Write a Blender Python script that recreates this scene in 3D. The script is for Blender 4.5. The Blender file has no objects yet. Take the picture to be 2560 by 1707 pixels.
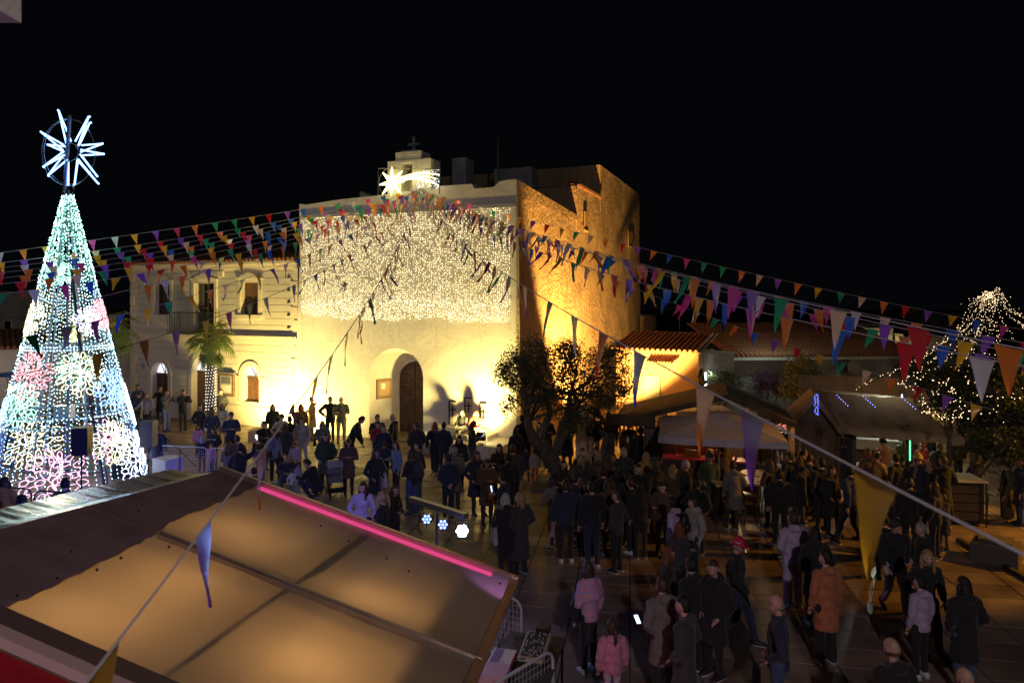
import bpy, math, random
import numpy as np
from mathutils import Vector, Matrix, noise
R = math.radians
rnd = random.Random(7)
SC = bpy.context.scene
COL = SC.collection
# ------------------------------------------------------------------ camera
F, CX, HV, H = 1707.0, 1280.0, 752.0, 5.6
cam = bpy.data.cameras.new('camera'); cam.lens = 24; cam.sensor_width = 36; cam.clip_end = 600; cam.clip_start = .05
cam.shift_y = -(853.5 - HV) / 2560
cam.dof.use_dof = True; cam.dof.focus_distance = 24; cam.dof.aperture_fstop = 2.4
co = bpy.data.objects.new('camera', cam); COL.objects.link(co)
co.location = (0, 0, H); co.rotation_euler = (R(90), 0, 0); SC.camera = co
# ------------------------------------------------------------------ world (night)
W = bpy.data.worlds.new('World'); SC.world = W; W.use_nodes = True
bg = W.node_tree.nodes['Background']; bg.inputs[0].default_value = (.30, .34, .5, 1); bg.inputs[1].default_value = .0042
SC.view_settings.view_transform = 'Standard'; SC.view_settings.look = 'None'
SC.view_settings.exposure = 0; SC.view_settings.gamma = 1; SC.view_settings.use_curve_mapping = False
SC.cycles.use_denoising = True
SC.cycles.max_bounces = 6; SC.cycles.diffuse_bounces = 3; SC.cycles.glossy_bounces = 3
SC.cycles.transmission_bounces = 4; SC.cycles.transparent_max_bounces = 8
SC.cycles.sample_clamp_indirect = 4; SC.cycles.use_light_tree = True
SC.cycles.caustics_reflective = False; SC.cycles.caustics_refractive = False

# ------------------------------------------------------------------ helpers
def P(u, v, Y): return Vector(((u - CX) / F * Y, Y, H - (v - HV) / F * Y))
def G(u, v, z=0.0): return P(u, v, (H - z) * F / (v - HV))
def Zat(v, Y): return H - (v - HV) / F * Y

def tag(o, label=None, cat=None, group=None, kind=None):
    if label: o['label'] = label
    if cat: o['category'] = cat
    if group: o['group'] = group
    if kind: o['kind'] = kind
    return o

def empty(name, loc=(0, 0, 0), rz=0.0, label=None, cat=None, group=None):
    o = bpy.data.objects.new(name, None); COL.objects.link(o); o.empty_display_size = .1
    o.location = loc; o.rotation_euler = (0, 0, rz)
    return tag(o, label, cat, group)

MATS = {}
def mat(key, col, rough=.7, metal=0.0, emit=None, es=0.0, var=0.0, vs=3.0, bump=0.0, bs=20.0, spec=.5, trans=0.0, sheen=0.0, coat=0.0):
    if key in MATS: return MATS[key]
    m = bpy.data.materials.new(key); m.use_nodes = True; MATS[key] = m
    nt = m.node_tree; N = nt.nodes; L = nt.links; b = N['Principled BSDF']
    c4 = (*col, 1)
    b.inputs['Base Color'].default_value = c4; b.inputs['Roughness'].default_value = rough
    b.inputs['Metallic'].default_value = metal; b.inputs['Specular IOR Level'].default_value = spec
    b.inputs['Coat Weight'].default_value = coat
    if sheen: b.inputs['Sheen Weight'].default_value = sheen
    if emit: b.inputs['Emission Color'].default_value = (*emit, 1); b.inputs['Emission Strength'].default_value = es
    if var or bump:
        tc = N.new('ShaderNodeTexCoord')
    if var:
        t = N.new('ShaderNodeTexNoise'); t.inputs['Scale'].default_value = vs; t.inputs['Detail'].default_value = 5
        L.new(tc.outputs['Object'], t.inputs['Vector'])
        mr = N.new('ShaderNodeMapRange'); mr.inputs[1].default_value = .3; mr.inputs[2].default_value = .7
        mr.inputs[3].default_value = 1 - var; mr.inputs[4].default_value = 1 + var * .5
        L.new(t.outputs[0], mr.inputs[0])
        mx = N.new('ShaderNodeMix'); mx.data_type = 'RGBA'; mx.blend_type = 'MULTIPLY'; mx.inputs[0].default_value = 1
        mx.inputs[6].default_value = c4; L.new(mr.outputs[0], mx.inputs[7]); L.new(mx.outputs[2], b.inputs['Base Color'])
    if bump:
        t2 = N.new('ShaderNodeTexNoise'); t2.inputs['Scale'].default_value = bs; t2.inputs['Detail'].default_value = 4
        L.new(tc.outputs['Object'], t2.inputs['Vector'])
        bp = N.new('ShaderNodeBump'); bp.inputs['Strength'].default_value = bump; bp.inputs['Distance'].default_value = .03
        L.new(t2.outputs[0], bp.inputs['Height']); L.new(bp.outputs[0], b.inputs['Normal'])
    if trans:
        tr = N.new('ShaderNodeBsdfTranslucent'); tr.inputs[0].default_value = c4
        ms = N.new('ShaderNodeMixShader'); ms.inputs[0].default_value = trans
        L.new(b.outputs[0], ms.inputs[1]); L.new(tr.outputs[0], ms.inputs[2]); L.new(ms.outputs[0], N['Material Output'].inputs[0])
    return m

def glow(key, col, s, sample=True):
    m = mat(key, (.02, .02, .02), emit=col, es=s)
    if not sample: m.cycles.emission_sampling = 'NONE'
    return m

class MB:
    def __init__(s): s.v = []; s.f = []; s.mi = []; s.cur = 0; s.M = None
    def add(s, vs, fs, m=None):
        b = len(s.v)
        if s.M is not None: vs = [s.M @ Vector(p) for p in vs]
        s.v.extend([tuple(p) for p in vs]); s.f.extend([tuple(i + b for i in f) for f in fs])
        s.mi.extend([s.cur if m is None else m] * len(fs)); return s
    def box(s, lo, hi, m=None):
        x0, y0, z0 = lo; x1, y1, z1 = hi
        return s.add([(x0, y0, z0), (x1, y0, z0), (x1, y1, z0), (x0, y1, z0), (x0, y0, z1), (x1, y0, z1), (x1, y1, z1), (x0, y1, z1)],
                     [(0, 3, 2, 1), (4, 5, 6, 7), (0, 1, 5, 4), (1, 2, 6, 5), (2, 3, 7, 6), (3, 0, 4, 7)], m)
    def hexa(s, a, b, m=None):   # a: 4 bottom points, b: 4 top points
        return s.add(list(a) + list(b), [(0, 3, 2, 1), (4, 5, 6, 7), (0, 1, 5, 4), (1, 2, 6, 5), (2, 3, 7, 6), (3, 0, 4, 7)], m)
    def tube(s, pts, r, n=6, cap=True, m=None, closed=False):
        pts = [Vector(p) for p in pts]; k = len(pts); vs = []; rs = r if isinstance(r, (list, tuple)) else [r] * k
        up = None
        for i, p in enumerate(pts):
            if closed: d = pts[(i + 1) % k] - pts[i - 1]
            else: d = pts[min(i + 1, k - 1)] - pts[max(i - 1, 0)]
            if d.length < 1e-9: d = Vector((0, 0, 1))
            d.normalize()
            if up is None: up = Vector((1, 0, 0)) if abs(d.x) < .8 else Vector((0, 1, 0))
            a = (up - d * up.dot(d))
            if a.length < 1e-4: a = d.orthogonal()
            a.normalize(); b = d.cross(a); up = a
            rr = rs[i]; ra, rb = rr if isinstance(rr, tuple) else (rr, rr)
            for j in range(n):
                t = 2 * math.pi * j / n; vs.append(p + a * math.cos(t) * ra + b * math.sin(t) * rb)
        fs = []
        for i in range(k if closed else k - 1):
            i2 = (i + 1) % k
            for j in range(n):
                j2 = (j + 1) % n; fs.append((i * n + j, i * n + j2, i2 * n + j2, i2 * n + j))
        if cap and not closed: fs.append(tuple(range(n - 1, -1, -1))); fs.append(tuple((k - 1) * n + j for j in range(n)))
        return s.add(vs, fs, m)
    def ball(s, c, r, n=8, k=6, m=None):
        c = Vector(c); rx, ry, rz = r if isinstance(r, tuple) else (r, r, r); vs = [c + Vector((0, 0, rz))]
        for i in range(1, k):
            a = math.pi * i / k
            for j in range(n):
                b = 2 * math.pi * j / n; vs.append(c + Vector((rx * math.sin(a) * math.cos(b), ry * math.sin(a) * math.sin(b), rz * math.cos(a))))
        vs.append(c - Vector((0, 0, rz))); fs = []
        for j in range(n): fs.append((0, 1 + j, 1 + (j + 1) % n))
        for i in range(k - 2):
            for j in range(n):
                a = 1 + i * n + j; b2 = 1 + i * n + (j + 1) % n; fs.append((a, a + n, b2 + n, b2))
        l = len(vs) - 1; q = 1 + (k - 2) * n
        for j in range(n): fs.append((l, q + (j + 1) % n, q + j))
        return s.add(vs, fs, m)
    def prism(s, poly, d, m=None):   # poly: 3d points, d: extrusion vector
        n = len(poly); d = Vector(d); vs = [Vector(p) for p in poly] + [Vector(p) + d for p in poly]
        fs = [tuple(range(n - 1, -1, -1)), tuple(range(n, 2 * n))] + [(i, (i + 1) % n, n + (i + 1) % n, n + i) for i in range(n)]
        return s.add(vs, fs, m)
    def mesh(s, name, smooth=False):
        me = bpy.data.meshes.new(name); me.from_pydata(s.v, [], s.f)
        if any(s.mi): me.polygons.foreach_set('material_index', s.mi)
        if smooth: me.polygons.foreach_set('use_smooth', [True] * len(me.polygons))
        me.update(); return me
    def build(s, name, mats, parent=None, smooth=False, M=None):
        me = s.mesh(name, smooth)
        for m in (mats if isinstance(mats, (list, tuple)) else [mats]): me.materials.append(m)
        return link(name, me, parent, M)

def link(name, me, parent=None, M=None):
    o = bpy.data.objects.new(name, me); COL.objects.link(o)
    if M is not None: o.matrix_basis = M
    if parent is not None: o.parent = parent
    return o

_oct = np.array([(1, 0, 0), (-1, 0, 0), (0, 1, 0), (0, -1, 0), (0, 0, 1), (0, 0, -1)], float)
_of = np.array([(0, 2, 4), (2, 1, 4), (1, 3, 4), (3, 0, 4), (2, 0, 5), (1, 2, 5), (3, 1, 5), (0, 3, 5)])
def bulbs(name, pts, r, m, parent=None, world=False, mids=None):
    pts = np.array([tuple(p) for p in pts], float); n = len(pts)
    rr = np.full(n, r) if np.isscalar(r) else np.array(r)
    v = (pts[:, None, :] + _oct[None] * rr[:, None, None]).reshape(-1, 3)
    f = (_of[None] + (np.arange(n) * 6)[:, None, None]).reshape(-1, 3)
    me = bpy.data.meshes.new(name); me.vertices.add(len(v)); me.vertices.foreach_set('co', v.ravel())
    me.loops.add(f.size); me.loops.foreach_set('vertex_index', f.ravel()); me.polygons.add(len(f))
    me.polygons.foreach_set('loop_start', np.arange(0, f.size, 3))
    if mids is not None: me.polygons.foreach_set('material_index', np.repeat(np.array(mids), 8))
    me.update(calc_edges=True)
    for q in (m if isinstance(m, (list, tuple)) else [m]): me.materials.append(q)
    o = link(name, me, parent); o['kind'] = 'stuff'; return o

def leaves(name, cents, size, m, parent=None, seed=1, aspect=.35, up=0.0):
    rg = np.random.RandomState(seed); c = np.array([tuple(p) for p in cents], float); n = len(c)
    d = rg.normal(size=(n, 3)); d[:, 2] += up; d /= np.linalg.norm(d, axis=1)[:, None]
    e = rg.normal(size=(n, 3)); e -= (e * d).sum(1)[:, None] * d; e /= np.linalg.norm(e, axis=1)[:, None]
    s = size * rg.uniform(.6, 1.3, n)[:, None]
    v = np.stack([c - d * s * .5, c + e * s * aspect * .5, c + d * s * .5, c - e * s * aspect * .5], 1).reshape(-1, 3)
    f = np.arange(4 * n)
    me = bpy.data.meshes.new(name); me.vertices.add(4 * n); me.vertices.foreach_set('co', v.ravel())
    me.loops.add(4 * n); me.loops.foreach_set('vertex_index', f); me.polygons.add(n); me.polygons.foreach_set('loop_start', np.arange(0, 4 * n, 4))
    me.update(calc_edges=True)
    ms = m if isinstance(m, (list, tuple)) else [m]
    for q in ms: me.materials.append(q)
    if len(ms) > 1: me.polygons.foreach_set('material_index', rg.randint(0, len(ms), n))
    o = link(name, me, parent); o['kind'] = 'stuff'; return o

def lamp(name, kind, loc, energy, col, size=.1, aim=None, spot=60, blend=.5, parent=None):
    l = bpy.data.lights.new(name, kind); l.energy = energy; l.color = col
    if kind == 'AREA': l.shape = 'DISK'; l.size = size
    else: l.shadow_soft_size = size
    if kind == 'SPOT': l.spot_size = R(spot); l.spot_blend = blend
    o = bpy.data.objects.new(name, l); COL.objects.link(o); o.location = loc
    if aim is not None: o.rotation_euler = (Vector(aim) - Vector(loc)).to_track_quat('-Z', 'Y').to_euler()
    return o

class Wall:   # vertical plane with origin o and unit direction d; local s along, n outward, z up
    def __init__(s, o, d):
        s.o = Vector((o[0], o[1], 0)); s.d = Vector((d[0], d[1], 0)).normalized(); s.n = Vector((s.d.y, -s.d.x, 0))
    def sz(s, u, v, off=0.0):
        r = Vector(((u - CX) / F, 1, -(v - HV) / F)); o = s.o + s.n * off
        t = o.dot(s.n) / r.dot(s.n); p = r * t; return (p - o).dot(s.d), p.z + H
    def at(s, a, z, n=0.0): return s.o + s.d * a + s.n * n + Vector((0, 0, z))
    def M(s): return Matrix(((s.d.x, s.n.x, 0, s.o.x), (s.d.y, s.n.y, 0, s.o.y), (0, 0, 1, 0), (0, 0, 0, 1)))
# local wall frame used in builders: x = along, y = outward (towards the square), z = up

def wall_holes(mb, x0, x1, z0, z1, holes, y=0.0, depth=.3):
    """front face grid with rectangular/arched holes and their reveals. holes: (xa,xb,za,zb,arch)"""
    xs = sorted({x0, x1, *[h[0] for h in holes], *[h[1] for h in holes]}); zs = sorted({z0, z1, *[h[2] for h in holes], *[h[3] for h in holes]})
    for i in range(len(xs) - 1):
        for j in range(len(zs) - 1):
            cx = (xs[i] + xs[i + 1]) / 2; cz = (zs[j] + zs[j + 1]) / 2
            if any(h[0] < cx < h[1] and h[2] < cz < h[3] for h in holes): continue
            mb.add([(xs[i], y, zs[j]), (xs[i + 1], y, zs[j]), (xs[i + 1], y, zs[j + 1]), (xs[i], y, zs[j + 1])], [(0, 1, 2, 3)])
    for (xa, xb, za, zb, arch) in holes:
        if not arch: prof = [(xa, za), (xa, zb), (xb, zb), (xb, za)]
        else:
            r = (xb - xa) / 2; cxx = (xa + xb) / 2; ry = min(arch, zb - za); zc = zb - ry; k = 12
            arc = [(cxx - r * math.cos(math.pi * t / k), zc + ry * math.sin(math.pi * t / k)) for t in range(k + 1)]
            prof = [(xa, za)] + arc + [(xb, za)]
            # spandrels
            top = [(cxx, zb)]
            mb.add([(xa, y, zb)] + [(p[0], y, p[1]) for p in arc[:k // 2 + 1]], [tuple(range(k // 2 + 2))])
            mb.add([(xb, y, zb)] + [(p[0], y, p[1]) for p in arc[k // 2:][::-1]], [tuple(range(k // 2 + 2))])
        n = len(prof)
        mb.add([(p[0], y, p[1]) for p in prof] + [(p[0], y - depth, p[1]) for p in prof], [(i, i + 1, n + i + 1, n + i) for i in range(n - 1)] + [(0, n, 2 * n - 1, n - 1)])

def dup(root):
    r = root.copy(); COL.objects.link(r)
    for ch in root.children:
        c = ch.copy(); COL.objects.link(c); c.parent = r
        for g in ch.children:
            d = g.copy(); COL.objects.link(d); d.parent = c
    return r

# ------------------------------------------------------------------ materials
def plaster(key, col, stain=.3, bump=.35, streak=0.0, pits=0.0, rough=.85):
    m = bpy.data.materials.new(key); m.use_nodes = True; N = m.node_tree.nodes; L = m.node_tree.links; b = N['Principled BSDF']
    b.inputs['Roughness'].default_value = rough; b.inputs['Specular IOR Level'].default_value = .25
    tc = N.new('ShaderNodeTexCoord'); geo = tc.outputs['Object']
    n1 = N.new('ShaderNodeTexNoise'); n1.inputs['Scale'].default_value = .55; n1.inputs['Detail'].default_value = 8; L.new(geo, n1.inputs['Vector'])
    r1 = N.new('ShaderNodeMapRange'); r1.inputs[1].default_value = .35; r1.inputs[2].default_value = .7; r1.inputs[3].default_value = 1; r1.inputs[4].default_value = 1 - stain; L.new(n1.outputs[0], r1.inputs[0])
    fac = r1.outputs[0]
    if streak:
        mp = N.new('ShaderNodeMapping'); mp.inputs['Scale'].default_value = (5, 5, .9); L.new(geo, mp.inputs['Vector'])
        n2 = N.new('ShaderNodeTexNoise'); n2.inputs['Scale'].default_value = 1.3; n2.inputs['Detail'].default_value = 10; n2.inputs['Roughness'].default_value = .75; L.new(mp.outputs[0], n2.inputs['Vector'])
        r2 = N.new('ShaderNodeMapRange'); r2.inputs[1].default_value = .5; r2.inputs[2].default_value = .68; r2.inputs[3].default_value = 1; r2.inputs[4].default_value = 1 - streak; L.new(n2.outputs[0], r2.inputs[0])
        mm = N.new('ShaderNodeMath'); mm.operation = 'MULTIPLY'; L.new(fac, mm.inputs[0]); L.new(r2.outputs[0], mm.inputs[1]); fac = mm.outputs[0]
    mx = N.new('ShaderNodeMix'); mx.data_type = 'RGBA'; mx.blend_type = 'MULTIPLY'; mx.inputs[0].default_value = 1; mx.inputs[6].default_value = (*col, 1)
    L.new(fac, mx.inputs[7]); L.new(mx.outputs[2], b.inputs['Base Color'])
    n3 = N.new('ShaderNodeTexNoise'); n3.inputs['Scale'].default_value = 3.0 if not pits else 5.0; n3.inputs['Detail'].default_value = 10; n3.inputs['Roughness'].default_value = .65; L.new(geo, n3.inputs['Vector'])
    bp = N.new('ShaderNodeBump'); bp.inputs['Strength'].default_value = bump; bp.inputs['Distance'].default_value = .08 if not pits else .2
    L.new(n3.outputs[0], bp.inputs['Height'])
    out = bp.outputs[0]
    L.new(out, b.inputs['Normal']); MATS[key] = m; return m

white_plaster = plaster('white plaster', (.78, .74, .67), .2, .35, streak=.16)
old_plaster = plaster('old ochre plaster', (.56, .40, .23), .38, .65, streak=.62, pits=1)
cream_plaster = plaster('cream plaster', (.66, .60, .50), .10, .15)
trim_plaster = plaster('trim plaster', (.72, .64, .50), .10, .15)
dirty_white = plaster('weathered whitewash', (.55, .55, .52), .5, .5, streak=.4)
grey_plaster = plaster('grey render', (.38, .38, .36), .4, .4, streak=.3)
dark_wood = mat('dark wood', (.10, .055, .03), .6, var=.5, vs=9, bump=.3, bs=30)
brown_wood = mat('brown wood', (.20, .11, .055), .6, var=.5, vs=6, bump=.3, bs=30)
grey_wood = mat('grey weathered wood', (.16, .13, .10), .8, var=.5, vs=6, bump=.4, bs=30)
tile_clay = mat('clay tile', (.30, .14, .08), .85, var=.6, vs=7, bump=.3)
iron = mat('dark iron', (.03, .03, .03), .5, .6)
steel = mat('galvanised steel', (.45, .46, .48), .35, .9, var=.2)
zinc = mat('barrier zinc', (.55, .57, .62), .4, .15)
black_plastic = mat('black plastic', (.015, .015, .017), .45, bump=.1, bs=80)
glass_dark = mat('dark glass', (.015, .018, .02), .08, spec=.8)
wire_m = mat('cable', (.03, .03, .03), .6)
# ================================================================== lamps of the place and added fills
# floodlights at the foot of the church, street lamps outside the frame, stage lamps (some with fixtures further down, added fills with none)
CH0, CHR = G(749, 1079), G(1292, 1126)
CH = Wall((CH0.x, CH0.y), (CHR.x - CH0.x, CHR.y - CH0.y)); CHW = (CHR - CH0).length
FL_L = CH.at(-.7, .35, 1.7); FL_R = CH.at(CHW - .75, .85, 1.45)
lamp('facade_flood_light_a', 'SPOT', FL_L, 3600, (1, .75, .21), .12, aim=CH.at(-.4, 2.0, 0), spot=174, blend=.6)
lamp('facade_flood_light_b', 'SPOT', FL_R, 2500, (1, .75, .21), .12, aim=CH.at(CHW - 2.6, 3.6, 0), spot=150, blend=.8)
SD = Wall((CHR.x, CHR.y), (-CH.n.x, -CH.n.y))   # side wall plane: s along depth, outward = +right
SIDE = SD.at(4.6, .6, 2.3)
lamp('side_wall_flood', 'SPOT', SIDE, 19000, (1, .52, .12), .15, aim=SD.at(9.8, 8.8, 0), spot=118, blend=.25)
lamp('house_flood', 'POINT', (5.6, 25.6, .45), 75, (1, .42, .09), .08)
lamp('street_lamp_right', 'SPOT', (17.5, 14.6, 5.6), 3000, (1, .42, .03), .12, aim=(10.4, 16.2, 0), spot=52, blend=.4)
lamp('fill_light_behind', 'POINT', (2.0, -7.5, 10.5), 2300, (1, .83, .90), .25)  # unseen fill added behind the camera to brighten pennants and near crowd
lamp('street_lamp_lane', 'POINT', (-27, 29.5, 3.6), 160, (1, .80, .45), .2)
lamp('fill_light_palace', 'POINT', (-16.5, 25.0, 4.6), 300, (1, .80, .50), .2)  # unseen fill added to brighten the town house front
lamp('stage_magenta_wash', 'SPOT', (-.9, 6.2, 1.6), 40, (1, .12, .42), .1, aim=(7, 10.5, .8), spot=74, blend=.8)
lamp('stage_blue_wash', 'SPOT', (-3.9, 9.0, 3.3), 600, (.18, .2, 1), .12, aim=(-9.5, 18.5, 0), spot=105, blend=.7)
lamp('stage_blue_spot', 'SPOT', (-3.95, 8.9, 3.35), 1500, (.13, .12, 1), .1, aim=(-11.6, 19.2, .6), spot=40, blend=.8)
lamp('stage_lilac_spill', 'SPOT', (-3.2, 6.9, 3.5), 70, (.38, .22, 1), .1, aim=(-3.0, 3.0, 7.1), spot=35, blend=.5)
lamp('bar_work_light', 'POINT', (6.9, 20.9, 2.3), 90, (1, .62, .3), .1)
lamp('hut_work_light', 'POINT', (11.3, 20.6, 2.35), 90, (.85, .95, .85), .1)
lamp('hut_yellow_light', 'POINT', (13.0, 18.6, 2.6), 35, (1, .60, .15), .1)
lamp('far_stall_light', 'POINT', (17.2, 27, 2.6), 90, (1, .72, .3), .1)
lamp('gable_wall_lamp', 'POINT', P(1766, 935, 31.2) + Vector((.15, -.25, 0)), 16, (.9, 1, .92), .06)
lamp('yard_lamp', 'POINT', (12.5, 33.5, 4.2), 90, (.8, 1, .8), .1)
lamp('far_house_lamp', 'POINT', P(2190, 895, 66), 260, (1, .8, .35), .2)

# ================================================================== ground
ground_m = mat('dark mortar bed', (.07, .06, .05), .9)
MB().add([(-300, -60, -.012), (300, -60, -.012), (300, 420, -.012), (-300, 420, -.012)], [(0, 1, 2, 3)]).build('ground', ground_m)
gr = bpy.data.objects['ground']; tag(gr, kind='structure')
sky = None
SW, SL, SA = 1.05, .62, R(-9.8)
E1 = Vector((math.cos(SA), math.sin(SA), 0)); E2 = Vector((-math.sin(SA), math.cos(SA), 0))
def slab_material():
    m = bpy.data.materials.new('stone paving'); m.use_nodes = True; N = m.node_tree.nodes; L = m.node_tree.links; b = N['Principled BSDF']
    g = N.new('ShaderNodeNewGeometry')
    def dot(vec, s):
        d = N.new('ShaderNodeVectorMath'); d.operation = 'DOT_PRODUCT'; L.new(g.outputs['Position'], d.inputs[0]); d.inputs[1].default_value = tuple(vec / s)
        f = N.new('ShaderNodeMath'); f.operation = 'FLOOR'; L.new(d.outputs['Value'], f.inputs[0]); return f.outputs[0]
    cb = N.new('ShaderNodeCombineXYZ'); L.new(dot(E1, SW), cb.inputs[0]); L.new(dot(E2, SL), cb.inputs[1])
    wn = N.new('ShaderNodeTexWhiteNoise'); L.new(cb.outputs[0], wn.inputs['Vector'])
    cr = N.new('ShaderNodeValToRGB'); cr.color_ramp.elements[0].color = (.185, .135, .105, 1); cr.color_ramp.elements[1].color = (.30, .225, .18, 1); L.new(wn.outputs[0], cr.inputs[0])
    nz = N.new('ShaderNodeTexNoise'); nz.inputs['Scale'].default_value = 1.3; nz.inputs['Detail'].default_value = 9; L.new(g.outputs['Position'], nz.inputs['Vector'])
    mr = N.new('ShaderNodeMapRange'); mr.inputs[1].default_value = .3; mr.inputs[2].default_value = .7; mr.inputs[3].default_value = .55; mr.inputs[4].default_value = 1.1; L.new(nz.outputs[0], mr.inputs[0])
    mx = N.new('ShaderNodeMix'); mx.data_type = 'RGBA'; mx.blend_type = 'MULTIPLY'; mx.inputs[0].default_value = 1; L.new(cr.outputs[0], mx.inputs[6]); L.new(mr.outputs[0], mx.inputs[7]); L.new(mx.outputs[2], b.inputs['Base Color'])
    m2 = N.new('ShaderNodeMapRange'); m2.inputs[1].default_value = .35; m2.inputs[2].default_value = .65; m2.inputs[3].default_value = .28; m2.inputs[4].default_value = .62; L.new(nz.outputs[0], m2.inputs[0]); L.new(m2.outputs[0], b.inputs['Roughness'])
    n2 = N.new('ShaderNodeTexNoise'); n2.inputs['Scale'].default_value = 14; n2.inputs['Detail'].default_value = 6; L.new(g.outputs['Position'], n2.inputs['Vector'])
    bp = N.new('ShaderNodeBump'); bp.inputs['Strength'].default_value = .35; bp.inputs['Distance'].default_value = .01; L.new(n2.outputs[0], bp.inputs['Height']); L.new(bp.outputs[0], b.inputs['Normal'])
    return m
stone = slab_material()
sm = MB(); g_ = .008
sm.hexa([(g_, g_, -.03), (SW - g_, g_, -.03), (SW - g_, SL - g_, -.03), (g_, SL - g_, -.03)], [(g_ + .006, g_ + .006, 0), (SW - g_ - .006, g_ + .006, 0), (SW - g_ - .006, SL - g_ - .006, 0), (g_ + .006, SL - g_ - .006, 0)])
slab_me = sm.mesh('paving_slab'); slab_me.materials.append(stone)
cells = []
for i in range(-32, 32):
    for j in range(2, 62):
        o = E1 * (i * SW) + E2 * (j * SL); c = o + E1 * SW / 2 + E2 * SL / 2
        if c.y < 6.5 or c.y > 36: continue
        u = CX + c.x / c.y * F
        if u < -150 or u > 2750: continue
        if (c - CH.o).dot(CH.n) < -.3 and 0 < (c - CH.o).dot(CH.d) < CHW + 9: 
            if (c - SD.o).dot(SD.n) < 0: continue
        v = HV + H * F / c.y
        occl = (v > 1450 and u < 1230) or (u < 600 and v > 1300)
        cells.append((0 if (not occl and v < 1760) else 1, c.y, o))
cells.sort(key=lambda t: (t[0], t[1]))
far = MB()
for k, (q, y, o) in enumerate(cells):
    dz = rnd.uniform(-.003, .003)
    if k < 300:
        s = link('paving_slab', slab_me, gr); s.location = o + Vector((0, 0, dz + .0)); s.rotation_euler = (0, 0, SA)
    else:
        far.M = Matrix.Translation(o + Vector((0, 0, dz))) @ Matrix.Rotation(SA, 4, 'Z')
        far.add(sm.v, sm.f)
far.M = None
tag(far.build('paving', stone, gr), kind='stuff')

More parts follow.
